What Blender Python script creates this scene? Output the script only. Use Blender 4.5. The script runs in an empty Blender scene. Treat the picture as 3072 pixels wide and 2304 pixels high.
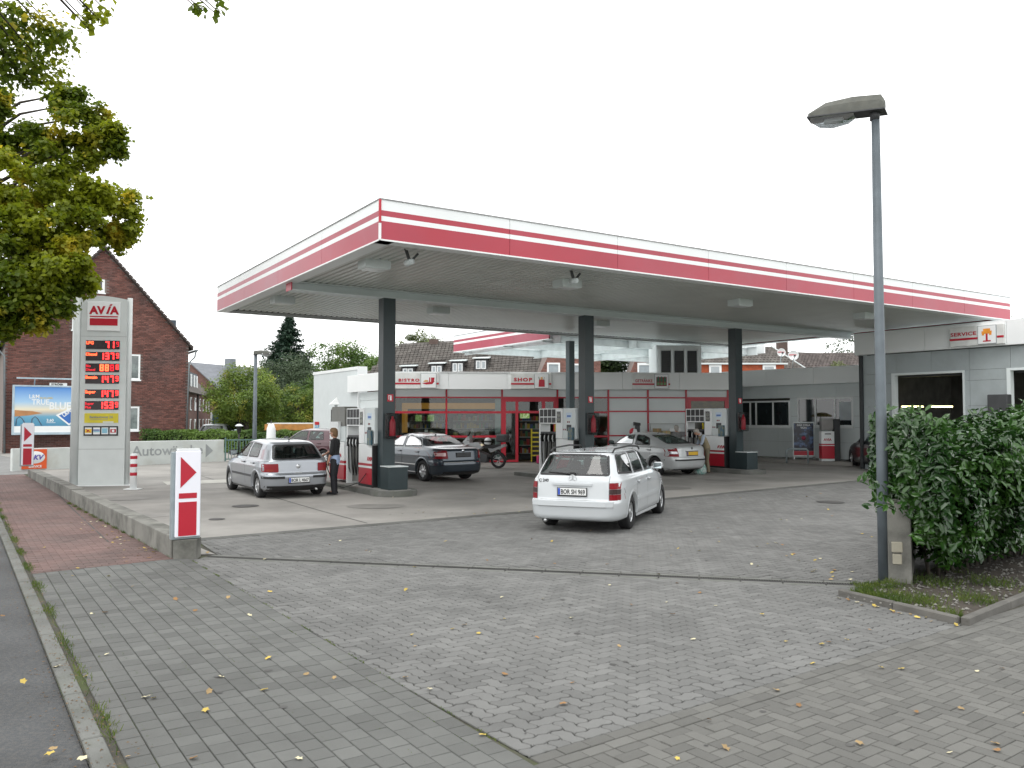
import bpy, bmesh, math, random
import numpy as np
from mathutils import Vector, Matrix
R = math.radians
rnd = random.Random(7)
sc = bpy.context.scene
col = sc.collection

# ------------------------------------------------------------------ camera
cam_d = bpy.data.cameras.new('camera'); cam = bpy.data.objects.new('camera', cam_d); col.objects.link(cam)
cam.location = (0, 0, 2.0); cam.rotation_euler = (R(90) + 0.04236, 0, 0)
cam_d.lens = 29.03; cam_d.sensor_width = 36; cam_d.clip_start = 0.1; cam_d.clip_end = 1500
sc.camera = cam

# ------------------------------------------------------------------ overcast sky
world = bpy.data.worlds.new("World"); sc.world = world; world.use_nodes = True
nt = world.node_tree; N = nt.nodes; LK = nt.links; N.clear()
SUN_EL, SUN_AZ = R(58), R(215)
wo = N.new('ShaderNodeOutputWorld'); bg = N.new('ShaderNodeBackground')
sky = N.new('ShaderNodeTexSky'); sky.sky_type = 'NISHITA'; sky.sun_disc = False
sky.sun_elevation = SUN_EL; sky.sun_rotation = SUN_AZ; sky.dust_density = 4; sky.air_density = 1.0
hs = N.new('ShaderNodeHueSaturation'); hs.inputs['Saturation'].default_value = 0.35
tc = N.new('ShaderNodeTexCoord'); mp = N.new('ShaderNodeMapping'); mp.inputs['Scale'].default_value = (1, 1, 3.0)
nz = N.new('ShaderNodeTexNoise'); nz.inputs['Scale'].default_value = 2.2; nz.inputs['Detail'].default_value = 5
cr = N.new('ShaderNodeValToRGB')
cr.color_ramp.elements[0].position = 0.34; cr.color_ramp.elements[0].color = (6.8, 7.2, 7.35, 1)
cr.color_ramp.elements[1].position = 0.50; cr.color_ramp.elements[1].color = (12.6, 12.7, 12.7, 1)
mx = N.new('ShaderNodeMix'); mx.data_type = 'RGBA'; mx.inputs['Factor'].default_value = 0.9
LK.new(tc.outputs['Generated'], mp.inputs['Vector']); LK.new(mp.outputs[0], nz.inputs['Vector'])
LK.new(nz.outputs['Fac'], cr.inputs['Fac']); LK.new(sky.outputs[0], hs.inputs['Color'])
LK.new(hs.outputs[0], mx.inputs['A']); LK.new(cr.outputs[0], mx.inputs['B'])
LK.new(mx.outputs['Result'], bg.inputs['Color']); bg.inputs['Strength'].default_value = 0.10
LK.new(bg.outputs[0], wo.inputs['Surface'])
sl = bpy.data.lights.new('sun', 'SUN'); sl.energy = 0.5; sl.angle = R(30); sl.color = (1, 0.97, 0.92)
so = bpy.data.objects.new('sun', sl); col.objects.link(so)
sd = Vector((math.sin(SUN_AZ) * math.cos(SUN_EL), math.cos(SUN_AZ) * math.cos(SUN_EL), math.sin(SUN_EL)))
so.rotation_euler = sd.to_track_quat('Z', 'Y').to_euler(); so.location = (0, -10, 40)
sc.view_settings.view_transform = 'Standard'; sc.view_settings.look = 'None'
sc.view_settings.gamma = 1; sc.view_settings.exposure = 0.84; sc.view_settings.use_curve_mapping = False
sc.cycles.max_bounces = 8; sc.cycles.diffuse_bounces = 6; sc.cycles.transparent_max_bounces = 12

# ------------------------------------------------------------------ helpers
MATS = {}
def mat(name, c, rough=0.6, metal=0.0, var=0.12, scale=3.0, bump=0.0, bscale=60.0, coat=0.0, emit=None, es=1.0,
        isl=0.0, spec=0.5, c2=None, c2s=0.8, c2w=(0.45, 0.6), trans=0.0):
    """procedural material: base colour broken up by object-space noise, optional second colour in patches, per-piece tone"""
    if name in MATS: return MATS[name]
    m = bpy.data.materials.new(name); MATS[name] = m; m.use_nodes = True
    t = m.node_tree; n = t.nodes; l = t.links; b = n['Principled BSDF']
    b.inputs['Roughness'].default_value = rough; b.inputs['Metallic'].default_value = metal
    b.inputs['Coat Weight'].default_value = coat; b.inputs['Coat Roughness'].default_value = 0.06
    b.inputs['Specular IOR Level'].default_value = spec
    if trans: b.inputs['Transmission Weight'].default_value = trans
    geo = n.new('ShaderNodeNewGeometry')
    nz = n.new('ShaderNodeTexNoise'); nz.inputs['Scale'].default_value = scale; nz.inputs['Detail'].default_value = 6
    l.new(geo.outputs['Position'], nz.inputs['Vector'])
    mr = n.new('ShaderNodeMapRange'); mr.inputs['From Min'].default_value = 0.3; mr.inputs['From Max'].default_value = 0.7
    mr.inputs['To Min'].default_value = 1 - var; mr.inputs['To Max'].default_value = 1 + var
    l.new(nz.outputs['Fac'], mr.inputs['Value'])
    val = mr.outputs[0]
    if isl:
        oi = n.new('ShaderNodeObjectInfo'); ad = n.new('ShaderNodeMath'); ad.operation = 'ADD'
        l.new(geo.outputs['Random Per Island'], ad.inputs[0]); l.new(oi.outputs['Random'], ad.inputs[1])
        fr = n.new('ShaderNodeMath'); fr.operation = 'FRACT'; l.new(ad.outputs[0], fr.inputs[0])
        m2 = n.new('ShaderNodeMapRange'); m2.inputs['To Min'].default_value = 1 - isl; m2.inputs['To Max'].default_value = 1 + isl
        l.new(fr.outputs[0], m2.inputs['Value'])
        mu = n.new('ShaderNodeMath'); mu.operation = 'MULTIPLY'; l.new(val, mu.inputs[0]); l.new(m2.outputs[0], mu.inputs[1]); val = mu.outputs[0]
    vm = n.new('ShaderNodeVectorMath'); vm.operation = 'SCALE'; vm.inputs[0].default_value = c[:3]
    if c2 is not None:
        z2 = n.new('ShaderNodeTexNoise'); z2.inputs['Scale'].default_value = c2s; z2.inputs['Detail'].default_value = 7; z2.inputs['Roughness'].default_value = 0.65
        l.new(geo.outputs['Position'], z2.inputs['Vector'])
        r2 = n.new('ShaderNodeMapRange'); r2.inputs['From Min'].default_value = c2w[0]; r2.inputs['From Max'].default_value = c2w[1]
        l.new(z2.outputs['Fac'], r2.inputs['Value'])
        mm = n.new('ShaderNodeMix'); mm.data_type = 'RGBA'; mm.inputs['A'].default_value = (*c[:3], 1); mm.inputs['B'].default_value = (*c2[:3], 1)
        l.new(r2.outputs[0], mm.inputs['Factor']); l.new(mm.outputs['Result'], vm.inputs[0])
    l.new(val, vm.inputs['Scale']); l.new(vm.outputs[0], b.inputs['Base Color'])
    if bump:
        bz = n.new('ShaderNodeTexNoise'); bz.inputs['Scale'].default_value = bscale; bz.inputs['Detail'].default_value = 4
        l.new(geo.outputs['Position'], bz.inputs['Vector'])
        bp = n.new('ShaderNodeBump'); bp.inputs['Strength'].default_value = bump; bp.inputs['Distance'].default_value = 0.01
        l.new(bz.outputs['Fac'], bp.inputs['Height']); l.new(bp.outputs[0], b.inputs['Normal'])
    if emit is not None:
        b.inputs['Emission Color'].default_value = (*emit, 1); b.inputs['Emission Strength'].default_value = es
    return m

def glass(name, tint=(0.5, 0.6, 0.58), rough=0.02, gl=1.0, lo=0.05, bmp=0.03, hi=1.0):
    if name in MATS: return MATS[name]
    m = bpy.data.materials.new(name); MATS[name] = m; m.use_nodes = True
    t = m.node_tree; n = t.nodes; l = t.links; n.clear()
    o = n.new('ShaderNodeOutputMaterial'); tr = n.new('ShaderNodeBsdfTransparent'); tr.inputs[0].default_value = (*tint, 1)
    gg = n.new('ShaderNodeBsdfGlossy'); gg.inputs['Roughness'].default_value = rough; gg.inputs['Color'].default_value = (gl, gl, gl, 1)
    geo = n.new('ShaderNodeNewGeometry')
    nz = n.new('ShaderNodeTexNoise'); nz.inputs['Scale'].default_value = 1.3; l.new(geo.outputs['Position'], nz.inputs['Vector'])
    bp = n.new('ShaderNodeBump'); bp.inputs['Strength'].default_value = bmp; bp.inputs['Distance'].default_value = 0.05
    l.new(nz.outputs['Fac'], bp.inputs['Height']); l.new(bp.outputs[0], gg.inputs['Normal'])
    fr = n.new('ShaderNodeFresnel'); fr.inputs['IOR'].default_value = 1.48
    mr = n.new('ShaderNodeMapRange'); mr.inputs['To Min'].default_value = lo; mr.inputs['To Max'].default_value = hi
    l.new(fr.outputs[0], mr.inputs['Value'])
    mx = n.new('ShaderNodeMixShader'); l.new(mr.outputs[0], mx.inputs[0]); l.new(tr.outputs[0], mx.inputs[1]); l.new(gg.outputs[0], mx.inputs[2])
    l.new(mx.outputs[0], o.inputs['Surface'])
    return m

def tag(o, label=None, cat=None, group=None, kind=None):
    if label: o['label'] = label
    if cat: o['category'] = cat
    if group: o['group'] = group
    if kind: o['kind'] = kind
    return o
def zg(x, y): return 0.011 * max(0.0, min(y, 48.0) - 18.0)
def empty(name, x, y, z=None, rz=0.0, label=None, cat=None, group=None, kind=None):
    o = bpy.data.objects.new(name, None); col.objects.link(o)
    o.location = (x, y, zg(x, y) if z is None else z); o.rotation_euler = (0, 0, R(rz)); o.empty_display_size = 0.2
    return tag(o, label, cat, group, kind)

class MB:
    """collects shapes into one mesh"""
    def __init__(s): s.v = []; s.f = []; s.m = []; s.M = Matrix.Identity(4); s.cur = 0; s.sm = []
    def add(s, vs, fs, mi=None, smooth=False):
        b = len(s.v); s.v += [tuple(s.M @ Vector(p)) for p in vs]
        s.f += [tuple(b + i for i in f) for f in fs]; s.m += [s.cur if mi is None else mi] * len(fs); s.sm += [smooth] * len(fs); return s
    def box(s, x0, x1, y0, y1, z0, z1, mi=None):
        vs = [(x0, y0, z0), (x1, y0, z0), (x1, y1, z0), (x0, y1, z0), (x0, y0, z1), (x1, y0, z1), (x1, y1, z1), (x0, y1, z1)]
        return s.add(vs, [(3, 2, 1, 0), (4, 5, 6, 7), (0, 1, 5, 4), (1, 2, 6, 5), (2, 3, 7, 6), (3, 0, 4, 7)], mi)
    def bbox(s, x0, x1, y0, y1, z0, z1, b=0.01, mi=None):
        """box with chamfered edges"""
        vs = []; 
        for (z, k) in ((z0, b), (z0 + b, 0), (z1 - b, 0), (z1, b)):
            a0, a1, c0, c1 = x0 + k, x1 - k, y0 + k, y1 - k
            d = b if k == 0 else b * 0.6
            vs += [(a0 + d, c0, z), (a1 - d, c0, z), (a1, c0 + d, z), (a1, c1 - d, z), (a1 - d, c1, z), (a0 + d, c1, z), (a0, c1 - d, z), (a0, c0 + d, z)]
        fs = [tuple(range(7, -1, -1)), tuple(range(24, 32))]
        for r in range(3):
            for i in range(8):
                j = (i + 1) % 8; fs.append((r * 8 + i, r * 8 + j, r * 8 + 8 + j, r * 8 + 8 + i))
        return s.add(vs, fs, mi)
    def bar(s, p, q, w, h=None, mi=None):
        """square bar between two points"""
        h = h or w; p = Vector(p); q = Vector(q); d = (q - p).normalized()
        up = Vector((0, 0, 1)) if abs(d.z) < 0.95 else Vector((0, 1, 0))
        a = d.cross(up).normalized() * w / 2; b = a.cross(d).normalized() * h / 2
        vs = [p - a - b, p + a - b, p + a + b, p - a + b, q - a - b, q + a - b, q + a + b, q - a + b]
        return s.add(vs, [(3, 2, 1, 0), (4, 5, 6, 7), (0, 1, 5, 4), (1, 2, 6, 5), (2, 3, 7, 6), (3, 0, 4, 7)], mi)
    def tube(s, pts, r, seg=8, mi=None, cap=True):
        pts = [Vector(p) for p in pts]; rs = r if isinstance(r, (list, tuple)) else [r] * len(pts)
        vs = []; prev = None
        for i, p in enumerate(pts):
            d = (pts[min(i + 1, len(pts) - 1)] - pts[max(i - 1, 0)]).normalized()
            if prev is None:
                up = Vector((0, 0, 1)) if abs(d.z) < 0.9 else Vector((1, 0, 0)); a = d.cross(up).normalized()
            else: a = (prev - d * prev.dot(d)).normalized()
            prev = a; b = d.cross(a)
            vs += [p + (a * math.cos(t) + b * math.sin(t)) * rs[i] for t in [2 * math.pi * k / seg for k in range(seg)]]
        fs = []
        for i in range(len(pts) - 1):
            for k in range(seg):
                k2 = (k + 1) % seg; fs.append((i * seg + k, i * seg + k2, (i + 1) * seg + k2, (i + 1) * seg + k))
        if cap: fs += [tuple(range(seg - 1, -1, -1)), tuple(range((len(pts) - 1) * seg, len(pts) * seg))]
        return s.add(vs, fs, mi, True)
    def lathe(s, prof, c=(0, 0, 0), seg=20, axis='z', mi=None):
        vs = []; fs = []
        for r, h in prof:
            for k in range(seg):
                t = 2 * math.pi * k / seg; a, b = r * math.cos(t), r * math.sin(t)
                vs.append((c[0] + a, c[1] + b, c[2] + h) if axis == 'z' else (c[0] + a, c[1] + h, c[2] + b) if axis == 'y' else (c[0] + h, c[1] + a, c[2] + b))
        for i in range(len(prof) - 1):
            for k in range(seg):
                k2 = (k + 1) % seg; fs.append((i * seg + k, i * seg + k2, (i + 1) * seg + k2, (i + 1) * seg + k))
        return s.add(vs, fs, mi, True)
    def prism(s, poly, a0, a1, plane='xz', mi=None):
        """extrude a 2D polygon: 'xz' from y=a0 to a1, 'xy' from z=a0 to a1, 'yz' from x=a0 to a1"""
        n = len(poly)
        g = {'xz': lambda p, a: (p[0], a, p[1]), 'xy': lambda p, a: (p[0], p[1], a), 'yz': lambda p, a: (a, p[0], p[1])}[plane]
        vs = [g(p, a0) for p in poly] + [g(p, a1) for p in poly]
        return s.add(vs, [tuple(range(n - 1, -1, -1)), tuple(range(n, 2 * n))] + [(i, (i + 1) % n, n + (i + 1) % n, n + i) for i in range(n)], mi)
    def mesh(s, name, mats=(), fix=True):
        me = bpy.data.meshes.new(name); me.from_pydata(s.v, [], s.f)
        for m in (mats if isinstance(mats, (list, tuple)) else [mats]): me.materials.append(m)
        me.polygons.foreach_set('material_index', s.m); me.polygons.foreach_set('use_smooth', s.sm); me.update()
        if fix:
            bm = bmesh.new(); bm.from_mesh(me); bmesh.ops.recalc_face_normals(bm, faces=bm.faces); bm.to_mesh(me); bm.free()
        return me
    def build(s, name, mats, parent=None, loc=(0, 0, 0), rot=(0, 0, 0), fix=True, **k):
        return link(name, s.mesh(name, mats, fix), parent, loc, rot, **k)
def link(name, me, parent=None, loc=(0, 0, 0), rot=(0, 0, 0), **k):
    o = bpy.data.objects.new(name, me); col.objects.link(o); o.parent = parent; o.location = loc; o.rotation_euler = rot
    return tag(o, **k)
def bx(name, m, parent, x0, x1, y0, y1, z0, z1, b=0, **k):
    s = MB(); (s.bbox(x0, x1, y0, y1, z0, z1, b) if b else s.box(x0, x1, y0, y1, z0, z1)); return s.build(name, m, parent, **k)
def copy_tree(o, parent=None):
    c = o.copy(); col.objects.link(c); c.parent = parent
    for ch in list(o.children): copy_tree(ch, c)
    return c
def text(body, size, m, parent, loc, rot=(R(90), 0, 0), bold=0.0, sx=1.0, depth=0.003, align='LEFT', name='lettering', space=1.0, shear=0.0):
    cu = bpy.data.curves.new(name, 'FONT'); cu.body = body; cu.size = size; cu.offset = bold * size; cu.extrude = depth
    cu.align_x = align; cu.space_character = space; cu.shear = shear; cu.resolution_u = 3
    t = bpy.data.objects.new(name, cu); col.objects.link(t)
    dg = bpy.context.evaluated_depsgraph_get(); me = bpy.data.meshes.new_from_object(t.evaluated_get(dg))
    bpy.data.objects.remove(t); bpy.data.curves.remove(cu)
    for v in me.vertices: v.co.x *= sx
    me.materials.clear(); me.materials.append(m)
    return link(name, me, parent, loc, rot)

def in_view(x, y, z=0):
    if y < 3.5: return False
    return abs(x / y) < 0.64 and (z - 2) / y > -0.47
def pieces(name, parent, mesh_small, mats_list, material, pw, stuff_name, limit=300, kind='stuff'):
    """place one small mesh many times: the nearest `limit` in view as objects, the rest joined into one mesh"""
    order = sorted(range(len(mats_list)), key=lambda i: (0 if in_view(*(pw @ mats_list[i].translation)) else 1, (pw @ mats_list[i].translation - cam.location).length))
    for i in order[:limit]:
        o = bpy.data.objects.new(name, mesh_small); col.objects.link(o); o.parent = parent; o.matrix_local = mats_list[i]
    rest = order[limit:]
    if rest:
        co = np.array([v.co[:] for v in mesh_small.vertices]); fs = [tuple(p.vertices) for p in mesh_small.polygons]
        V = []; F = []; b = 0
        for i in rest:
            M = np.array(mats_list[i]); V.append(co @ M[:3, :3].T + M[:3, 3]); F += [tuple(b + k for k in f) for f in fs]; b += len(co)
        me = bpy.data.meshes.new(stuff_name); me.from_pydata(np.concatenate(V).tolist(), [], F); me.materials.append(material)
        link(stuff_name, me, parent, kind=kind)

# ------------------------------------------------------------------ shared materials
M_conc = mat('forecourt_concrete', (0.280, 0.268, 0.248), 0.85, var=0.16, scale=0.5, bump=0.25, bscale=90, c2=(0.205, 0.197, 0.182), c2s=0.35, c2w=(0.42, 0.62))
M_asph = mat('asphalt', (0.06, 0.063, 0.066), 0.9, var=0.25, scale=1.2, bump=0.8, bscale=130, c2=(0.085, 0.083, 0.08), c2s=30)
M_pav = mat('grey_paver', (0.152, 0.152, 0.146), 0.88, var=0.08, scale=0.9, bump=0.7, bscale=190, isl=0.15, c2=(0.132, 0.132, 0.127), c2s=0.7)
M_pavd = mat('dark_grey_paver', (0.120, 0.122, 0.115), 0.88, var=0.09, scale=0.8, bump=0.7, bscale=190, isl=0.16, c2=(0.104, 0.105, 0.099), c2s=0.6)
M_herr = mat('herringbone_paver', (0.138, 0.136, 0.125), 0.88, var=0.10, scale=0.7, bump=0.8, bscale=210, isl=0.16, c2=(0.118, 0.116, 0.107), c2s=0.7)
M_redp = mat('red_paver', (0.155, 0.098, 0.088), 0.9, var=0.18, scale=0.8, bump=0.6, bscale=150, isl=0.14, c2=(0.125, 0.086, 0.078), c2s=0.9)
M_joint = mat('sandy_joint', (0.066, 0.062, 0.048), 0.95, var=0.3, scale=3, bump=0.6, bscale=200, c2=(0.06, 0.075, 0.025), c2s=1.3, c2w=(0.5, 0.62))
M_kerb = mat('kerb_stone', (0.14, 0.142, 0.132), 0.9, var=0.2, scale=2, bump=0.5, bscale=120, c2=(0.12, 0.125, 0.11), c2s=2.5)
M_lwall = mat('weathered_concrete', (0.19, 0.187, 0.168), 0.9, var=0.2, scale=2, bump=0.5, bscale=80, c2=(0.09, 0.09, 0.078), c2s=1.8, c2w=(0.45, 0.65))
M_white = mat('white_panel', (0.79, 0.81, 0.81), 0.45, var=0.03, scale=0.7)
M_offw = mat('pale_grey_panel', (0.66, 0.71, 0.71), 0.5, var=0.04, scale=0.8)
M_grey = mat('grey_cladding', (0.62, 0.67, 0.67), 0.55, var=0.05, scale=0.8)
M_red = mat('red_enamel', (0.44, 0.008, 0.026), 0.35, var=0.05, scale=1)
M_redsh = mat('sheen_pale_red', (0.50, 0.045, 0.075), 0.42, var=0.10, scale=0.5, c2=(0.50, 0.10, 0.13), c2s=0.3, spec=0.6)  # pinker red, sky sheen at a grazing angle painted into the colour
M_redsh2 = mat('sheen_paler_red', (0.50, 0.13, 0.16), 0.42, var=0.08, scale=0.6, c2=(0.52, 0.19, 0.22), c2s=0.4, spec=0.6)  # paler still, the same sky sheen put into the base colour
M_col = mat('dark_green_grey_steel', (0.022, 0.036, 0.040), 0.4, var=0.15, scale=2)
M_colb = mat('blue_grey_steel', (0.10, 0.135, 0.145), 0.45, var=0.1, scale=2)
M_black = mat('black_plastic', (0.012, 0.012, 0.013), 0.5, var=0.2)
M_dgrey = mat('dark_grey_plastic', (0.05, 0.052, 0.055), 0.55, var=0.15)
M_steel = mat('brushed_steel', (0.45, 0.46, 0.46), 0.35, 0.8, var=0.1)
M_galv = mat('galvanised_steel', (0.30, 0.35, 0.37), 0.5, 0.4, var=0.12, scale=6)
M_pglass = glass('window_glass', (0.8, 0.84, 0.82), lo=0.0)
M_dglass = mat('dark_window_glass', (0.02, 0.026, 0.028), 0.04, var=0.1, spec=0.9)
M_soffit = mat('soffit_sheet', (0.56, 0.58, 0.55), 0.35, var=0.06, scale=1.0, spec=0.7)
M_wframe = mat('white_window_frame', (0.78, 0.80, 0.80), 0.4, var=0.03)

for k_ in range(9):     # red enamel paled in steps: fading plus painted-in sky sheen along the canopy
    f_ = k_ / 8; mat('sheen_faded_red_%d' % k_, (0.40, 0.010 + 0.060 * f_, 0.03 + 0.072 * f_), 0.40, var=0.07, scale=0.5, c2=(0.38, 0.014 + 0.085 * f_, 0.038 + 0.095 * f_), c2s=0.35, spec=0.6)
# ================================================================== ground and paving
def clip(poly, a, b):
    """keep the part of poly left of the line a->b"""
    out = []; nx, ny = -(b[1] - a[1]), b[0] - a[0]
    f = lambda p: (p[0] - a[0]) * nx + (p[1] - a[1]) * ny
    for i in range(len(poly)):
        p, q = poly[i - 1], poly[i]; fp, fq = f(p), f(q)
        if fp >= 0: out.append(p)
        if (fp >= 0) != (fq >= 0):
            t = fp / (fp - fq); out.append((p[0] + (q[0] - p[0]) * t, p[1] + (q[1] - p[1]) * t))
    return out
def flat(name, poly, z, m, parent=None, kind='structure', thick=0.0):
    s = MB()
    for y0, y1 in ((-900, 18), (18, 48), (48, 2000)):
        pp = clip(clip(list(poly), (-1, y0), (1, y0)), (1, y1), (-1, y1))
        if len(pp) < 3: continue
        top = [(x, y, zg(x, y) + z) for x, y in pp]
        s.add(top, [tuple(range(len(pp)))])
        if thick:
            n = len(pp); bot = [(x, y, zz - thick) for x, y, zz in top]
            s.add(top + bot, [(i, n + i, n + (i + 1) % n, (i + 1) % n) for i in range(n)])
    return s.build(name, m, parent, kind=kind)
flat('ground', [(-400, -60), (400, -60), (400, 600), (-400, 600)], -0.07, mat('earth_and_grass', (0.055, 0.07, 0.03), 0.95, var=0.3, scale=0.5, bump=0.6, bscale=20))

ST = R(124.0); sdir = Vector((math.cos(ST), math.sin(ST))); ndir = Vector((sdir.y, -sdir.x))
K0 = Vector((-2.39, 4.83))
def st(a, b): p = K0 + ndir * a + sdir * b; return (p.x, p.y)      # street frame: a to the right of the kerb, b along it
flat('road', [st(-12, -12), st(-0.02, -12), st(-0.02, 60), st(-12, 60)], -0.035, M_asph)
flat('pavement', [st(-0.02, -8), st(9, -8), st(9, 8.8), st(-0.02, 34)], -0.018, M_joint)

def ring(poly, k):
    """shrink a polygon towards its inside by k (per-vertex, averaged normals)"""
    n = len(poly); out = []
    for i in range(n):
        p0, p, p1 = poly[i - 1], poly[i], poly[(i + 1) % n]
        d0 = (p[0] - p0[0], p[1] - p0[1]); d1 = (p1[0] - p[0], p1[1] - p[1])
        l0 = math.hypot(*d0) or 1; l1 = math.hypot(*d1) or 1
        nx = -(d0[1] / l0 + d1[1] / l1); ny = d0[0] / l0 + d1[0] / l1; L = math.hypot(nx, ny) or 1
        out.append((p[0] + nx / L * k, p[1] + ny / L * k))
    return out
def pav_geo(poly, top=0.0, gap=0.003):
    a = ring(poly, gap); c = ring(poly, gap + 0.0045); n = len(poly)
    vs = [(x, y, top) for x, y in c] + [(x, y, top - 0.005) for x, y in a] + [(x, y, top - 0.03) for x, y in a]
    fs = [tuple(range(n))] + [(n + i, n + (i + 1) % n, (i + 1) % n, i) for i in range(n)] + [(2 * n + i, 2 * n + (i + 1) % n, n + (i + 1) % n, n + i) for i in range(n)]
    return vs, fs
def area(p): return 0.5 * sum(p[i - 1][0] * p[i][1] - p[i][0] * p[i - 1][1] for i in range(len(p)))
def paving(parent, units, shapes, region, m, limit=300, name='paver', stuff='pavers', gap=0.003, rz=0.0, org=(0, 0), far=14.0):
    """units: (shape_key, x, y, rot) in a frame turned by rz at org; region: convex world polygon, counter-clockwise"""
    ca, sa = math.cos(rz), math.sin(rz)
    small = {}
    for k, sh in shapes.items():
        vs, fs = pav_geo(sh, 0.0, gap); me = bpy.data.meshes.new(name); me.from_pydata(vs, [], fs); me.materials.append(m); small[k] = me
    whole = []; V = []; F = []
    edges = [(region[i - 1], region[i]) for i in range(len(region))]
    for k, x, y, r in units:
        wx = org[0] + x * ca - y * sa; wy = org[1] + x * sa + y * ca; a = rz + r; c, s_ = math.cos(a), math.sin(a)
        pw = [(wx + px * c - py * s_, wy + px * s_ + py * c) for px, py in shapes[k]]
        ok = True; cl = pw
        for ea, eb in edges:
            nx, ny = -(eb[1] - ea[1]), eb[0] - ea[0]
            sg = [(p[0] - ea[0]) * nx + (p[1] - ea[1]) * ny for p in cl]
            if max(sg) <= 0: ok = None; break
            if min(sg) < 0: ok = False; cl = clip(cl, ea, eb)
            if len(cl) < 3: ok = None; break
        if ok is None: continue
        if ok and wy < 17.5: whole.append((wx, wy, a, k))
        elif abs(area(cl)) > 0.0006: whole.append((wx, wy, cl, None))
    objs = sorted([w for w in whole if w[3] is not None], key=lambda w: (not in_view(w[0], w[1]), math.hypot(w[0], w[1])))
    for w in objs[:limit]:
        o = bpy.data.objects.new(name, small[w[3]]); col.objects.link(o); o.parent = parent
        o.location = (w[0], w[1], rnd.uniform(-0.0015, 0.0015)); o.rotation_euler = (rnd.gauss(0, 0.006), rnd.gauss(0, 0.006), w[2])
    for w in objs[limit:] + [w for w in whole if w[3] is None]:
        if w[3] is not None:
            c, s_ = math.cos(w[2]), math.sin(w[2]); poly = [(w[0] + px * c - py * s_, w[1] + px * s_ + py * c) for px, py in shapes[w[3]]]
        else:
            poly = [p for i, p in enumerate(w[2]) if math.hypot(p[0] - w[2][i - 1][0], p[1] - w[2][i - 1][1]) > 0.007]
            if len(poly) < 3: continue
        vs, fs = pav_geo(poly, rnd.uniform(-0.0015, 0.0015) - (0.004 if w[3] is None else 0), gap)
        if w[1] > far: n = len(poly); fs = fs[:1 + n]
        b = len(V); V += [(x, y, z + zg(x, y)) for x, y, z in vs]; F += [tuple(b + i for i in f) for f in fs]
    if V:
        me = bpy.data.meshes.new(stuff); me.from_pydata(V, [], F); me.materials.append(m); link(stuff, me, parent, kind='stuff')

def rect(w, l): return [(-w / 2, -l / 2), (w / 2, -l / 2), (w / 2, l / 2), (-w / 2, l / 2)]
def stretcher(w, l, a0, a1, b0, b1):
    u = []; i = 0; x = a0 + w / 2
    while x < a1:
        y = b0 + (l / 2 if i % 2 else 0)
        while y < b1: u.append(('a', x, y, 0)); y += l
        x += w; i += 1
    return u
def herring2(u, i0, i1, j0, j1):
    out = []
    for j in range(j0, j1):
        for i in range(i0, i1):
            k = (i - j) % 4
            if k == 0: out.append(('h', (i + 1.0) * u, (j + 0.5) * u, 0))
            if k == 3: out.append(('v', (i + 0.5) * u, (j + 1.0) * u, 0))
    return out
def wavy(poly, u, A, ph):
    """split edges and push them along a periodic field so that neighbours interlock"""
    out = []
    n = len(poly)
    for i in range(n):
        p, q = poly[i], poly[(i + 1) % n]; L = round(math.hypot(q[0] - p[0], q[1] - p[1]) / u)
        for k in range(L):
            for t in (0.0, 0.25, 0.75):
                tt = (k + t) / L; out.append((p[0] + (q[0] - p[0]) * tt, p[1] + (q[1] - p[1]) * tt))
    return [(x + A * math.sin(2 * math.pi * (y - ph[1]) / u), y + A * math.sin(2 * math.pi * (x - ph[0]) / u)) for x, y in out]

# grey blocks of the pavement crossing, in rows along the kerb
g1 = [st(0.16, -5), st(2.111, -5), st(2.111, 7.30), st(0.16, 7.08)]
pv = flat('pavement_crossing', g1, -0.013, M_joint)
paving(pv, stretcher(0.15, 0.165, 0.16, 2.3, -3.5, 8.6), {'a': rect(0.15, 0.165)}, g1, M_pavd, gap=0.0038, rz=ST - R(90), org=K0)
# red clinker pavement behind the low wall
g2 = [st(0.16, 7.10), st(2.0, 7.32), st(1.3, 27.5), st(0.16, 27.5)]
rp = flat('red_pavement', g2, -0.013, M_joint)
paving(rp, stretcher(0.10, 0.20, 6.6, 27.5, -2.7, 0.0), {'a': rect(0.10, 0.20)}, g2, M_redp, gap=0.003, rz=ST, org=K0, far=16)
# kerb stones along the road
kb = flat('kerb', [st(-0.02, -8), st(0.14, -8), st(0.14, 34), st(-0.02, 34)], -0.016, M_joint)
kme = MB().bbox(-0.06, 0.06, -0.49, 0.49, -0.1, 0.0, 0.008).mesh('kerb_stone', M_kerb)
for i in range(38):
    p = st(0.045, -6 + i * 1.0); o = link('kerb_stone', kme, kb, (p[0], p[1], 0.004 + zg(*p)), (0, 0, ST - R(90)))
# moss and dirt line beside the kerb is loose ground cover (added with the grass below)

HD = R(36.3); H0 = (0.10, 4.99)
hx, hy = math.cos(HD), math.sin(HD)
def hb(a, b): return (H0[0] + a * hx - b * hy, H0[1] + a * hy + b * hx)   # herringbone frame
# right hand herringbone field
g3 = [(-0.02, 2.2), (11, 2.2), hb(16, -0.21), hb(-0.12, -0.21)]
hp = flat('herringbone_yard', [(-0.2, 2.0), (12, 2.0), (14, 16), hb(5.3, -0.01), (0.02, 5.3)], -0.0135, M_joint)
U = 0.10
paving(hp, herring2(U, -5, 140, -80, 2), {'h': rect(2 * U, U), 'v': rect(U, 2 * U)}, g3, M_herr, gap=0.0038, rz=HD, org=H0)
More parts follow.
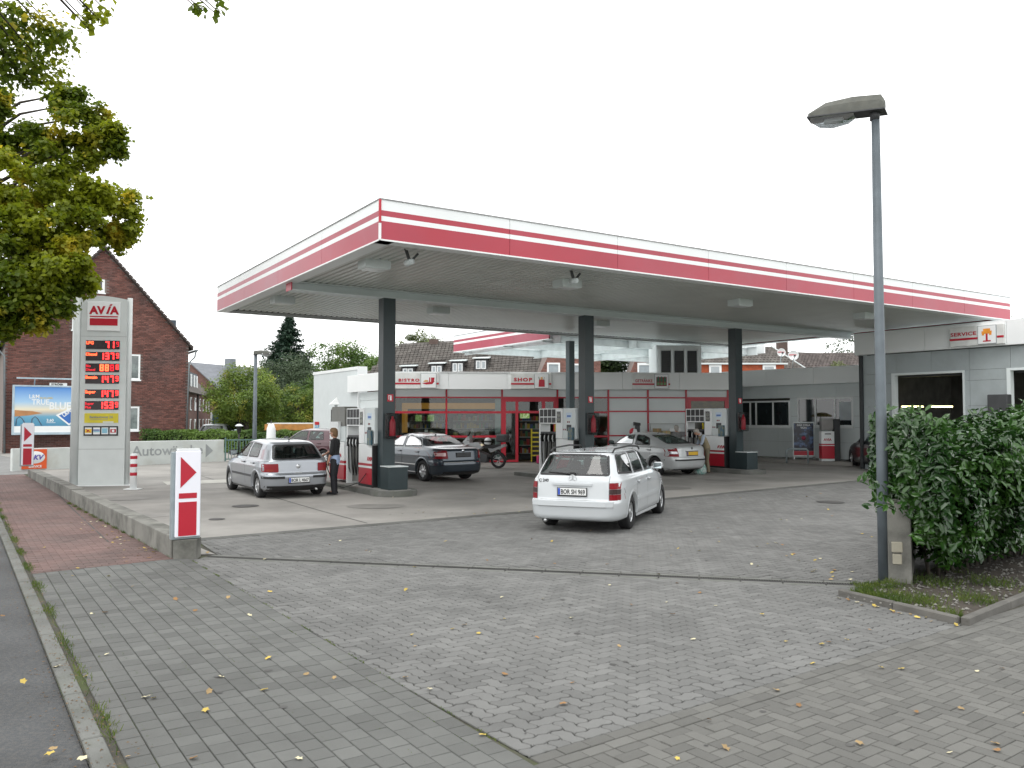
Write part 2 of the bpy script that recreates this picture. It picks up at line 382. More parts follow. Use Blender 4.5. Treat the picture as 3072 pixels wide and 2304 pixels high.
# two header rows that edge it
g3b = [hb(-0.05, -0.205), hb(8.5, -0.205), hb(8.5, -0.005), hb(-0.05, -0.005)]
paving(hp, [('r', i * 0.2 + (0.1 if j else 0), -0.155 + 0.1 * j, 0) for i in range(60) for j in (0, 1)], {'r': rect(0.2, 0.1)}, g3b, M_herr, limit=60, rz=HD, org=H0)
# interlocking wave pavers, in front of the drain and behind it
UW = 0.1125
hW = wavy([(-UW, -UW / 2), (UW, -UW / 2), (UW, UW / 2), (-UW, UW / 2)], UW, 0.0095, (0.0, UW / 2))
vW = wavy([(-UW / 2, -UW), (UW / 2, -UW), (UW / 2, UW), (-UW / 2, UW)], UW, 0.0095, (UW / 2, 0.0))
wv = herring2(UW, -20, 245, -8, 98)
g4 = [hb(0.0, 0.0), hb(5.35, 0.0), (4.55, 9.86), (-4.42, 11.98), st(2.114, 7.1), st(2.114, 0.75)]
wp = flat('entrance_paving', g4, -0.0135, M_joint)
paving(wp, wv, {'h': hW, 'v': vW}, g4, M_pav, gap=0.0038, rz=HD, org=H0)
g5 = [(-4.35, 12.30), (4.7, 10.18), (12.5, 14.0), (17.5, 26.0), (12.3, 26.75), (-5.2, 13.72)]
wq = flat('yard_paving', g5, -0.0135, M_joint)
paving(wq, wv, {'h': hW, 'v': vW}, g5, M_pav, limit=300, gap=0.0042, rz=HD, org=H0, far=13)

# drainage channel: slabs either side of a slotted grating
dr = flat('drain_bed', [(-4.9, 11.9), (4.6, 9.66), (4.75, 10.2), (-4.8, 12.5)], -0.016, M_joint)
P, Q = Vector((-4.45, 12.13, 0)), Vector((4.42, 10.03, 0)); dd = (Q - P).normalized(); pp_ = Vector((-dd.y, dd.x, 0)); ang = math.atan2(dd.y, dd.x)
slab = MB().bbox(-0.245, 0.245, -0.05, 0.05, -0.06, 0, 0.006).mesh('edging_slab', M_kerb)
grate = MB()
grate.box(-0.248, 0.248, -0.065, -0.05, -0.03, 0); grate.box(-0.248, 0.248, 0.05, 0.065, -0.03, 0)
for i in range(17): x = -0.24 + i * 0.03; grate.box(x - 0.007, x + 0.007, -0.05, 0.05, -0.03, -0.001)
gm = grate.mesh('drain_grating', mat('cast_iron', (0.06, 0.058, 0.055), 0.7, 0.3, var=0.2, bump=0.3))
L_ = (Q - P).length
for i in range(int(L_ / 0.5)):
    c = P + dd * (0.25 + i * 0.5)
    link('drain_grating', gm, dr, (c.x, c.y, -0.001), (0, 0, ang))
    for s_ in (-1, 1):
        k = c + pp_ * 0.12 * s_; link('edging_slab', slab, dr, (k.x, k.y, -0.001 + rnd.uniform(-.001, .001)), (0, 0, ang))
flat('drain_trough', [tuple((P - pp_ * 0.05)[:2]), tuple((Q - pp_ * 0.05)[:2]), tuple((Q + pp_ * 0.05)[:2]), tuple((P + pp_ * 0.05)[:2])], -0.011, M_black)

# concrete forecourt
fc = flat('forecourt', [(-5.35, 13.62), (12.3, 26.86), (17.5, 26.1), (30, 32), (20, 70), (-30, 70), (-30, 46), (-19.4, 34), (-16.2, 28), (-4.85, 12.3), (-4.4, 12.35)], -0.004, M_conc)
flat('side_street', [st(-14, 27.6), st(1.6, 27.6), (-16.2, 28.2), (-19.4, 34), (-30, 46), (-60, 60), (-70, 40)], -0.007, mat('worn_asphalt', (0.19, 0.19, 0.185), 0.9, var=0.15, bump=0.5, bscale=120))
for i in range(44):
    a = Vector((-5.3, 13.75)); d = Vector((0.8025, 0.5967)); c = a + d * (0.25 + i * 0.5)
    s = MB().bbox(-0.247, 0.247, -0.13, 0.13, -0.04, 0.0, 0.005)
    if i == 0: sme = s.mesh('edging_slab', mat('dark_edging', (0.095, 0.095, 0.088), 0.9, var=0.25, scale=2, bump=0.4, isl=0.12))
    o = link('edging_slab', sme, fc, (c.x, c.y, 0.004 + zg(c.x, c.y)), (0, 0, math.atan2(d.y, d.x)))
# expansion joints in the concrete
M_seal = mat('joint_sealant', (0.05, 0.05, 0.048), 0.8)
def strip_line(a, b, w=0.03, m=None, z=0.001, name='expansion_joint'):
    a = Vector(a); b = Vector(b); d = (b - a).normalized(); n = Vector((-d.y, d.x)) * w / 2
    flat(name, [tuple(a - n), tuple(b - n), tuple(b + n), tuple(a + n)], z, m or M_seal, fc, kind=None)
E1 = Vector((0.838, 0.545)); E2 = Vector((-0.545, 0.838)); CA = Vector((-2.51, 15.55))
def cf(a, b): p = CA + E1 * a + E2 * b; return (p.x, p.y)        # canopy frame
for b in (9.5, 14.5): strip_line(cf(-11, b), cf(12, b), 0.025)
for a in (-9, -4.5, 0, 13, 18.5): strip_line(cf(a, 0.5 if a < 1 else 2), cf(a, 16), 0.025)
# manhole covers, oil stains
def disc(name, x, y, r, m, z=0.0015, parent=None, kind=None, k=18, sq=1.0):
    s = MB(); s.add([(x + r * math.cos(t) * (1 + rnd.uniform(-.12, .12) * (1 if sq != 1 else 0)), y + r * sq * math.sin(t), zg(x, y) + z) for t in [2 * math.pi * i / k for i in range(k)]], [tuple(range(k))])
    return s.build(name, m, parent, kind=kind)
disc('manhole_cover', 7.6, 19.8, 0.32, mat('manhole_iron', (0.07, 0.068, 0.065), 0.7, 0.2, var=0.3, bump=0.6, bscale=40), 0.006, wq)
disc('manhole_cover', -6.1, 19.0, 0.30, MATS['manhole_iron'], 0.006, fc)
disc('drain_cover', -5.9, 16.6, 0.16, MATS['manhole_iron'], 0.006, fc)
M_oil = mat('oil_stain', (0.20, 0.192, 0.178), 0.75, var=0.16, scale=2)
for (x, y, r) in ((-7.6, 17.2, 0.5), (-3.1, 19.0, 0.7), (-1.2, 20.6, 0.35), (-9.6, 20.6, 0.6), (0.9, 21.4, 0.8), (2.2, 22.6, 0.4), (-6.6, 24.6, 0.6), (4.4, 23.4, 0.7), (6.6, 26.0, 0.6)): disc('oil_stain', x, y, r, M_oil, 0.0006, fc, 'stuff', 22, 0.7)
sp_ = MB(); g_sp = random.Random(9)
for i in range(150):
    y = 5 + 15 * g_sp.random(); x = g_sp.uniform(-0.4, 0.5) * y; r = g_sp.uniform(0.008, 0.035)
    if (x < -3 and y > 9) or (x > 3.6 and y < 14): continue
    sp_.add([(x + r * g_sp.uniform(.7, 1.2) * math.cos(t), y + r * g_sp.uniform(.7, 1.2) * math.sin(t), zg(x, y) + 0.003) for t in [2 * math.pi * k / 9 for k in range(9)]], [tuple(range(9))])
sp_.build('oil_spots', mat('oil_spot', (0.055, 0.053, 0.05), 0.7, isl=0.3), None, kind='stuff', fix=False)
# painted marks by the pylon and the raised walk beside the office
flat('access_cover', [(-10.1, 24.3), (-8.4, 25.2), (-9.0, 26.3), (-10.7, 25.4)], 0.002, mat('pale_concrete', (0.46, 0.45, 0.41), 0.85, var=0.1), fc, kind=None)
fw = flat('footway', [(10.3, 35.9), (13.3, 32.4), (14.6, 33.4), (11.4, 37.4), (10.0, 37.4)], 0.14, M_conc, thick=0.16)

# low weathered wall beside the pavement
lw = empty('low_wall', -4.92, 12.0, 0, 125.7, 'low weathered concrete wall between the red pavement and the forecourt', 'wall')
wl = MB(); wl.bbox(0.0, 9.6, -0.28, 0.0, -0.05, 0.31, 0.012); wl.build('wall_section', M_lwall, lw)
wl = MB(); wl.bbox(9.61, 19.2, -0.28, 0.0, -0.05, 0.33, 0.012); wl.build('wall_section', M_lwall, lw)
# ================================================================== main canopy (frame: x along the long front, y to the back)
CANG = 33.02
cz = 0.0
can = empty('canopy', CA.x, CA.y, 0, CANG, 'large flat white station canopy with red striped fascia on three dark columns', 'canopy')
LC, WC = 23.5, 12.6; ZB, ZT = 5.42, 6.18
def fascia(parent, p, ang, length, n, reds, name='fascia_panel', zb=ZB, zt=ZT, side=''):
    """n striped panels along a line starting at p, facing local -y"""
    Hh = zt - zb; w = length / n
    bands = [(0.0, 0.46, 1), (0.46, 0.585, 0), (0.585, 0.73, 1), (0.73, 1.0, 0)]
    ms = {}
    for i in range(n):
        r = reds[min(len(reds) - 1, int(i * len(reds) / n))]
        if r not in ms:
            s = MB()
            for a, b, k in bands: s.box(-w / 2 + 0.005, w / 2 - 0.005, 0, 0.05, zb + a * Hh, zb + b * Hh, k)
            ms[r] = s.mesh(name, [M_white, MATS[r]])
        q = (p[0] + math.cos(ang) * w * (i + 0.5), p[1] + math.sin(ang) * w * (i + 0.5), 0)
        link(name, ms[r], parent, q, (0, 0, ang))
    c, s_ = math.cos(ang), math.sin(ang)
    e = (p[0] + c * length, p[1] + s_ * length)
    s = MB(); s.box(0, length, -0.015, 0.08, zt, zt + 0.025); s.build('cap_strip', mat('weathered_alu', (0.28, 0.28, 0.28), 0.5, 0.3, var=0.2), parent, (p[0], p[1], 0), (0, 0, ang))
    s = MB(); s.box(0, length, -0.012, 0.30, zb - 0.03, zb); s.build('bottom_trim', M_white, parent, (p[0], p[1], 0), (0, 0, ang))
fascia(can, (0, 0), 0, LC, 8, ['sheen_faded_red_%d' % k for k in (1, 2, 3, 4, 5, 5, 6, 6)])
fascia(can, (0, WC), R(-90), WC, 4, ['sheen_faded_red_%d' % k for k in (8, 8, 7, 6)])
fascia(can, (LC, 0), R(90), WC, 4, ['sheen_pale_red'])
for i in range(8): bx('fascia_panel', M_white, can, LC / 8 * i + 0.003, LC / 8 * (i + 1) - 0.003, WC - 0.05, WC, ZB - 0.03, ZT)
s = MB(); s.box(-0.02, 0.02, -0.02, 0.02, ZB + 0.32, ZT, 1); s.box(-0.02, 0.02, -0.02, 0.02, ZB - 0.02, ZB + 0.3, 0); s.build('corner_strip', [M_white, M_red], can)
bx('roof_deck', M_dgrey, can, 0.06, LC - 0.06, 0.06, WC - 0.06, ZT - 0.06, ZT - 0.01)
sl_ = MB(); sl_.add([(-0.070, 0, 0), (-0.048, 0, -0.05), (0.048, 0, -0.05), (0.070, 0, 0), (-0.070, WC - 0.95, 0), (-0.048, WC - 0.95, -0.05), (0.048, WC - 0.95, -0.05), (0.070, WC - 0.95, 0)],
        [(0, 1, 5, 4), (1, 2, 6, 5), (2, 3, 7, 6), (0, 4, 7, 3)])
sme = sl_.mesh('soffit_slat', M_soffit)
n_s = int((LC - 0.65) / 0.18)
for i in range(n_s): link('soffit_slat', sme, can, (0.4 + i * 0.18, 0.32, ZB + 0.06))
bx('soffit_backing', mat('soffit_gap', (0.04, 0.042, 0.04), 0.8), can, 0.3, LC - 0.3, 0.3, WC - 0.3, ZB + 0.07, ZB + 0.09)
bx('gutter', mat('gutter_grey', (0.10, 0.10, 0.10), 0.5), can, 0.5, LC - 0.4, WC - 0.62, WC - 0.34, ZB - 0.0, ZB + 0.05)
s = MB()                                                      # I beam across the columns
s.box(0.15, LC - 0.6, 5.62, 6.02, 5.20, 5.225); s.box(0.15, LC - 0.6, 5.62, 6.02, 5.40, 5.425); s.box(0.15, LC - 0.6, 5.78, 5.86, 5.225, 5.40)
s.build('beam', M_offw, can)
s = MB(); s.box(0.12, 0.15, 5.62, 6.02, 5.2, 5.425); s.build('beam_end_plate', M_redsh, can)
COLS = [(2.78, 5.62), (9.5, 5.62), (16.2, 5.62)]
for a, b in COLS:
    x, y = cf(a, b); g = zg(x, y)
    s = MB()
    s.box(a - 0.165, a + 0.165, b + 0.02, b + 0.035, g, 5.2); s.box(a - 0.165, a + 0.165, b + 0.325, b + 0.34, g, 5.2)
    s.box(a - 0.165, a - 0.15, b + 0.035, b + 0.325, g, 5.2); s.box(a + 0.15, a + 0.165, b + 0.035, b + 0.325, g, 5.2)
    s.box(a - 0.175, a + 0.175, b + 0.0, b + 0.02, g, 5.2)
    s.build('column', M_col, can)
# plinth cabinets in front of the columns
def lamp_box(a, b, z=ZB + 0.03):
    x, y = cf(a, b); o = empty('canopy_light', x, y, z, CANG)
    bx('housing', M_offw, o, -0.30, 0.30, -0.22, 0.22, -0.20, 0.02, 0.015)
    bx('diffuser', mat('frosted_glass', (0.7, 0.72, 0.72), 0.3), o, -0.24, 0.24, -0.17, 0.17, -0.215, -0.201)
    bx('bracket', M_dgrey, o, -0.02, 0.02, -0.30, 0.30, 0.0, 0.03)
    return o
LL = ['box light under the canopy nearest its front corner', 'box light under the left end of the canopy behind the beam', 'box light under the canopy behind the beam near the first column',
      'box light under the canopy front between first and second column', 'box light behind the beam right of the middle column', 'box light in front of the beam by the third column', 'box light under the canopy nearest the lamp post']
for lb, (a, b) in zip(LL, [(0.85, 2.2), (0.85, 8.6), (5.6, 8.2), (5.9, 1.95), (12.0, 8.2), (12.1, 1.9), (17.8, 1.75)]):
    tag(lamp_box(a, b), lb, 'canopy light', 'box lights under the canopy')
for lb, a in (('grey camera bracket under the canopy by its front corner', 1.0), ('grey camera bracket under the canopy front in its middle', 5.2)):
    x, y = cf(a, 0.75); o = empty('security_camera', x, y, ZB + 0.05, CANG, lb, 'camera', 'camera brackets under the canopy')
    s = MB(); s.bar((-0.1, 0, 0), (0.0, 0, -0.28), 0.05); s.bar((0.0, 0, -0.28), (0.18, 0, -0.08), 0.04); s.build('bracket', M_dgrey, o)
    s = MB(); s.lathe([(0.0, -0.13), (0.06, -0.13), (0.07, 0.1), (0.0, 0.12)], (-0.02, 0, -0.28), 12, 'y'); s.build('camera_body', M_grey, o)
# ---------------- islands, pumps
def arc_island(a, y0, y1, w=1.15):
    pts = []
    for k in range(13): t = math.pi + math.pi * k / 12; pts.append((a + w / 2 * math.cos(t), y0 + w / 2 + w / 2 * math.sin(t)))
    pts += [(a + w / 2, y1), (a - w / 2, y1)]
    return pts
ILAB = ['raised concrete pump island beside the silver hatchback and first column', 'raised pump island at the middle column behind the white estate', 'raised pump island beside the silver liftback and third column']
for lb, (a, b), y1 in zip(ILAB, COLS, (10.5, 9.0, 11.5)):
    x, y = cf(a, b); g = zg(x, y)
    p = arc_island(a, b - 0.95, y1)
    s = MB(); s.prism(p, g - 0.1, g + 0.13, 'xy'); o = s.build('kerb', M_kerb, None)
    is_ = empty('pump_island', CA.x, CA.y, 0, CANG, lb, 'pump island', 'pump islands under the canopy'); o.parent = is_
    q = ring(p, 0.14); s = MB(); s.prism(q, g + 0.1, g + 0.135, 'xy'); s.build('paving_slab', mat('island_top', (0.24, 0.24, 0.225), 0.85, var=0.2, scale=2, bump=0.3), is_)
    bb = empty('plinth_cabinet', *cf(a, b - 0.30), g + 0.135, CANG, ['dark grey cabinet at the foot of the first column', 'dark grey cabinet at the foot of the middle column', 'dark grey cabinet at the foot of the third column'][COLS.index((a, b))], 'cabinet', 'cabinets at the canopy columns')
    bx('body', M_col, bb, -0.24, 0.30, -0.24, 0.28, 0, 0.58, 0.01); bx('lid', M_offw, bb, -0.25, 0.31, -0.25, 0.29, 0.581, 0.605, 0.005)
    # fire extinguisher in its clear case + its sign
    k = COLS.index((a, b)); wh = ['first', 'middle', 'third'][k]
    fe = empty('fire_extinguisher', *cf(a + 0.04, b - 0.02), g + 1.45, CANG, f'red fire extinguisher in a clear case on the {wh} column', 'fire extinguisher', 'fire extinguishers on the columns')
    bx('backplate', M_dgrey, fe, -0.17, 0.17, -0.02, 0, 0, 0.66, 0.01)
    s = MB(); s.lathe([(0, 0.06), (0.075, 0.06), (0.08, 0.1), (0.08, 0.42), (0.05, 0.5), (0.025, 0.52), (0.03, 0.58), (0, 0.58)], (0, -0.12, 0), 14); s.build('cylinder', M_red, fe)
    s = MB(); s.tube([(0.02, -0.12, 0.56), (0.08, -0.13, 0.5), (0.085, -0.15, 0.25)], 0.012, 6); s.build('hose', M_black, fe)
    s = MB(); s.bbox(-0.17, 0.17, -0.24, -0.021, 0.0, 0.66, 0.03); s.build('clear_case', glass('case_plastic', (0.72, 0.74, 0.74), 0.25, 0.5, 0.0, hi=0.4), fe)
    sg = empty('extinguisher_sign', *cf(a + 0.03, b - 0.005), g + 2.42, CANG, f'small red extinguisher symbol sign on the {wh} column', 'sign', 'extinguisher signs on the columns')
    bx('plate', M_red, sg, -0.085, 0.085, -0.012, 0, 0, 0.19)
    s = MB(); s.box(-0.015, 0.035, -0.016, -0.012, 0.03, 0.14, 0); s.box(-0.055, -0.04, -0.016, -0.012, 0.05, 0.16, 0); s.box(-0.055, 0.03, -0.016, -0.012, 0.15, 0.165, 0); s.build('symbol', M_white, sg)

def pump(x, y, g, label, tall=False):
    o = empty('fuel_pump', x, y, g, CANG, label, 'fuel pump', 'fuel pumps on the islands')
    # frame: +y along the island (to the back), faces look to -x and +x; length 2.0, depth 0.5
    s = MB(); s.bbox(-0.25, 0.25, 0.0, 0.06, 0.0, 1.12, 0.008, 0); s.box(-0.24, 0.24, 0.061, 0.98, 0.0, 0.06, 1); s.build('end_panel', [M_black, M_black], o)
    bx('lower_panel', M_redsh if False else M_red, o, -0.24, 0.24, 0.07, 0.98, 0.062, 0.50, 0.006)
    bx('stripe_panel', M_white, o, -0.243, 0.243, 0.068, 0.982, 0.502, 0.56); bx('stripe_panel', M_red, o, -0.245, 0.245, 0.066, 0.984, 0.562, 0.62)
    bx('middle_panel', M_white, o, -0.24, 0.24, 0.07, 0.98, 0.622, 1.14, 0.006)
    bx('upper_cabinet', M_offw, o, -0.20, 0.20, 0.02, 0.66, 1.15, 2.12, 0.012)
    bx('display_unit', M_white, o, -0.225, 0.225, 0.67, 1.02, 1.15, 2.12, 0.012)
    for sd in (-1, 1):
        a0, a1 = (-0.232, -0.226) if sd < 0 else (0.226, 0.232)
        bx('display', mat('lcd_black', (0.015, 0.016, 0.015), 0.15), o, a0, a1, 0.74, 0.95, 1.66, 2.02)
        s = MB()
        for k in range(2): s.box(a0 - 0.002 if sd < 0 else a1, a0 if sd < 0 else a1 + 0.002, 0.77, 0.92, 1.72 + k * 0.14, 1.80 + k * 0.14)
        s.build('digits', mat('lcd_grey', (0.16, 0.17, 0.14), 0.3), o)
        s = MB(); w0, w1 = (-0.205, -0.2) if sd < 0 else (0.2, 0.205)
        s.box(w0, w1, 0.2, 0.48, 1.80, 1.98, 0); s.box(w0 - .002 * (sd < 0), w1 + .002 * (sd > 0), 0.24, 0.44, 1.84, 1.90, 1); s.build('sticker', [mat('pale_sticker', (0.55, 0.66, 0.78), 0.4), mat('blue_print', (0.06, 0.16, 0.45), 0.4)], o)
        s = MB(); s.box(w0, w1, 0.22, 0.46, 1.40, 1.60); s.build('card_reader', M_dgrey, o)
        s = MB(); s.box(w0, w1, 0.50, 0.55, 1.42, 1.47); s.box(w0, w1, 0.59, 0.64, 1.42, 1.47); s.box(w0, w1, 0.3, 0.35, 1.66, 1.71); s.box(w0, w1, 0.38, 0.43, 1.66, 1.71); s.build('button', mat('maroon_button', (0.18, 0.01, 0.015), 0.4), o)
        s = MB(); s.box(w0 * 1.25, w1 * 1.0 if sd < 0 else w0, 0.04, 0.16, 1.16, 1.5, 0) if False else None
        bx('advert_frame', mat('advert_blue', (0.04, 0.10, 0.14), 0.3, c2=(0.14, 0.16, 0.10), c2s=9), o, *( (-0.30, -0.245) if sd < 0 else (0.245, 0.30)), 0.03, 0.28, 1.12, 1.52)
        r = R(-90) if sd < 0 else R(90)
        text('AVIA', 0.155, M_red, o, (-0.246 if sd < 0 else 0.246, 0.38 if sd < 0 else 0.1, 0.70), (R(90), 0, r), 0.03)
    # hose section
    bx('hose_backing', mat('hose_bay_grey', (0.22, 0.22, 0.21), 0.5, 0.3), o, -0.05, 0.05, 1.0, 1.98, 0.05, 1.25)
    bx('top_cabinet', M_white, o, -0.2, 0.2, 1.03, 1.98, 1.62, 2.12, 0.01)
    bx('end_post', M_white, o, -0.2, 0.2, 1.9, 1.985, 0.0, 1.618, 0.006)
    for sd in (-1, 1):
        for k in range(4):
            y0 = 1.06 + k * 0.225; f0, f1 = (-0.206, -0.2) if sd < 0 else (0.2, 0.206)
            bx('grade_window', M_black, o, f0, f1, y0, y0 + 0.19, 1.86, 2.09); bx('grade_window', M_dgrey, o, f0, f1, y0, y0 + 0.19, 1.66, 1.83)
            hc = MB(); hc.tube([(sd * 0.13, y0 + 0.1, 1.15), (sd * 0.20, y0 + 0.1, 1.02), (sd * 0.17, y0 + 0.1, 0.55 - 0.04 * k), (sd * 0.14, y0 + 0.13, 0.3 + 0.03 * k), (sd * 0.10, y0 + 0.19, 0.24), (sd * 0.08, y0 + 0.2, 0.5), (sd * 0.06, y0 + 0.2, 1.05)], 0.017, 7)
            hc.build('hose', M_black, o)
            nz_ = MB(); nz_.bbox(*sorted((sd * 0.10, sd * 0.24)), y0 + 0.06, y0 + 0.14, 1.05, 1.30, 0.012); nz_.tube([(sd * 0.2, y0 + 0.1, 1.26), (sd * 0.12, y0 + 0.1, 1.34)], 0.022, 6); nz_.build('nozzle', M_black, o)
            nz_ = MB(); nz_.tube([(sd * 0.245, y0 + 0.1, 1.25), (sd * 0.26, y0 + 0.1, 1.15), (sd * 0.235, y0 + 0.1, 1.05)], 0.014, 6); nz_.build('trigger', M_white, o)
    bx('nozzle_tray', M_dgrey, o, -0.2, 0.2, 1.0, 1.9, 1.30, 1.36, 0.01)
    s = MB(); s.tube([(-0.1, 1.2, 1.37), (-0.1, 1.2, 1.6)], 0.03, 8); s.build('squeegee_handle', mat('yellow_plastic', (0.75, 0.6, 0.03), 0.5), o)
    return o
PL = ['red and white fuel pump beside the person in black, near the first column', 'red and white fuel pump behind the white estate, near the middle column', 'red and white fuel pump beside the man in a beige vest']
for lb, (a, b) in zip(PL, COLS):
    x, y = cf(a - 0.02, b + 0.42); pump(x, y, zg(x, y) + 0.135, lb)
# second, older dispenser with a tall grey head further along the first island
x, y = cf(2.78, 8.15); o = empty('gas_dispenser', x, y, zg(x, y) + 0.135, CANG, 'tall grey gas dispenser with white lower body behind the person in black', 'fuel pump')
bx('lower_panel', M_red, o, -0.24, 0.24, 0, 1.15, 0.06, 0.48, 0.006); bx('stripe_panel', M_red, o, -0.243, 0.243, 0, 1.15, 0.53, 0.60); bx('middle_panel', M_white, o, -0.24, 0.24, 0, 1.15, 0.602, 1.14, 0.006); bx('stripe_panel', M_white, o, -0.238, 0.238, 0.002, 1.148, 0.482, 0.528)
bx('upper_cabinet', M_offw, o, -0.2, 0.2, 0.02, 1.1, 1.15, 1.59, 0.012)
bx('side_box', M_white, o, -0.30, -0.201, 0.35, 1.0, 1.2, 1.72, 0.012)
s = MB(); s.prism([(0.06, 1.60), (1.12, 1.60), (1.12, 2.10), (1.05, 2.16), (0.13, 2.16), (0.06, 2.10)], -0.2, 0.2, 'yz'); s.build('tall_head', mat('taupe_grey', (0.19, 0.19, 0.175), 0.5), o)
bx('head_edge', M_black, o, -0.205, 0.205, 1.121, 1.16, 1.2, 2.08)
text('AVIA', 0.14, M_red, o, (-0.246, 0.5, 0.70), (R(90), 0, R(-90)), 0.03)

# ---------------- skylight canopy behind (same frame)
sk = empty('skylight_canopy', CA.x, CA.y, 0, CANG, 'smaller white steel canopy with glass roof linking station canopy and shop', 'canopy')
x0, x1, y0, y1 = 13.0, 26.0, WC + 0.05, 20.6
fascia(sk, (x0, y1), R(-90), y1 - y0, 3, ['sheen_faded_red_8'], zb=ZB - 0.17, zt=ZB + 0.59)
for i in range(4):
    w = (x1 - x0) / 4; bx('back_fascia', M_white, sk, x0 + w * i + 0.02, x0 + w * (i + 1) - 0.02, y1 - 0.08, y1 - 0.02, ZB - 0.2, ZB + 0.5)
bx('side_fascia', M_white, sk, x1 - 0.06, x1, y0, y1 - 0.09, ZB - 0.2, ZB + 0.5)
M_skb = mat('pale_grey_steel', (0.58, 0.62, 0.62), 0.45)
def ibeam(s, p, q, h=0.3, w=0.16):
    p = Vector(p); q = Vector(q); s.bar(p, q, w, 0.02); s.bar(p + Vector((0, 0, h)), q + Vector((0, 0, h)), w, 0.02); s.bar(p + Vector((0, 0, h / 2)), q + Vector((0, 0, h / 2)), 0.03, h - 0.02)
for yy in (y0 + 0.6, y0 + 3.6, y1 - 0.7): s = MB(); ibeam(s, (x0 + 0.1, yy, 5.16), (x1 - 0.1, yy, 5.16)); s.build('beam', M_skb, sk)
for xx in (x0 + 0.6, x0 + 4.7, x0 + 8.6, x1 - 0.6): s = MB(); ibeam(s, (xx, y0, 5.12), (xx, y1 - 0.1, 5.12), 0.38); s.build('beam', M_skb, sk)
for i in range(13):
    xx = x0 + 0.5 + i; s = MB(); s.bar((xx, y0 + 0.1, 5.62), (xx, y1 - 0.1, 5.75), 0.05, 0.09); s.build('roof_bar', M_skb, sk)
for i in range(6):
    yy = y0 + 0.4 + i * 1.4; s = MB()
    for k in range(6): s.bar((x0 + 0.4 + 2 * k, yy, 5.5), (x0 + 1.4 + 2 * k, yy, 5.68), 0.04)
    s.build('truss_strut', M_skb, sk)
s = MB(); s.add([(x0 + 0.1, y0, 5.70), (x1 - 0.1, y0, 5.70), (x1 - 0.1, y1 - 0.1, 5.82), (x0 + 0.1, y1 - 0.1, 5.82)], [(0, 1, 2, 3)]); s.build('glass_roof', glass('roof_glass', (0.96, 0.98, 0.98), 0.1, 0.5, 0.0, hi=0.2), sk)
for (a, b) in ((13.57, 12.0), (20.9, 10.1)):
    g = zg(*cf(a, b)); bx('column', M_colb, sk, a - 0.13, a + 0.13, b - 0.13, b + 0.13, g, 5.12, 0.01)

# ================================================================== price pylon
py = empty('price_pylon', -11.96, 24.19, zg(-12, 24), 0, 'tall light grey price pylon with red LED fuel prices beside the low wall', 'price sign')
PW = 1.16; M_pyl = mat('pylon_silver', (0.60, 0.63, 0.62), 0.4, 0.0, var=0.04)
py.rotation_euler = (0, 0, R(9)); py.scale = (1.05, 1.0, 1.035)
PH = 5.38
arc = [(-0.60 + 1.2 * k / 10, PH - 0.12 + 0.10 * math.sin(math.pi * (0.25 + 0.75 * k / 10))) for k in range(11)]
s = MB(); s.prism([(-0.60, 0.0), (0.60, 0.0)] + arc[::-1], -0.10, 0.10, 'xz'); s.build('front_panel', M_pyl, py)
s = MB(); s.lathe([(0, 0.0), (0.13, 0.0), (0.13, PH - 0.08), (0, PH - 0.08)], (-0.72, 0.02, 0), 16); s.lathe([(0, 0.0), (0.07, 0.0), (0.07, PH - 0.06), (0, PH - 0.06)], (0.64, 0.02, 0), 12); s.build('side_column', M_pyl, py)
bx('joint', M_dgrey, py, -0.60, 0.60, -0.103, -0.1, 4.20, 4.205); bx('joint', M_dgrey, py, -0.60, 0.60, -0.103, -0.1, 1.02, 1.026)
def seg7(s, ch, x, z, h, w, t):
    S = {'0': 'abcdef', '1': 'bc', '2': 'abged', '3': 'abgcd', '4': 'fgbc', '5': 'afgcd', '7': 'abc', '8': 'abcdefg', '9': 'abcdfg'}[ch]
    g = 0.006
    R_ = dict(a=(x + g, x + w - g, z + h - t, z + h), d=(x + g, x + w - g, z, z + t), g=(x + g, x + w - g, z + h / 2 - t / 2, z + h / 2 + t / 2),
              b=(x + w - t, x + w, z + h / 2 + g, z + h - g), c=(x + w - t, x + w, z + g, z + h / 2 - g), f=(x, x + t, z + h / 2 + g, z + h - g), e=(x, x + t, z + g, z + h / 2 - g))
    for k in S: a0, a1, b0, b1 = R_[k]; s.box(a0, a1, -0.122, -0.118, b0, b1)
M_led = mat('led_red', (0.3, 0.02, 0.01), 0.5, emit=(1.0, 0.02, 0.02), es=3.6); M_ledd = mat('led_red_dim', (0.3, 0.02, 0.02), 0.5, emit=(0.8, 0.01, 0.03), es=0.75)
M_ledo = mat('led_orange', (0.4, 0.1, 0.02), 0.5, emit=(1.0, 0.07, 0.025), es=3.2)
M_lcd = mat('display_black', (0.02, 0.012, 0.014), 0.25)
def sign_panel(parent, x0, x1, z0, z1, fw=0.04, y=-0.1):
    bx('sign_face', M_white, parent, x0, x1, y - 0.02, y - 0.001, z0, z1, 0.004)
sg = empty('sign_panel', 0, 0, 0); bpy.data.objects.remove(sg)
bx('logo_panel', M_white, py, -0.44, 0.42, -0.13, -0.101, 4.36, 5.18, 0.005)
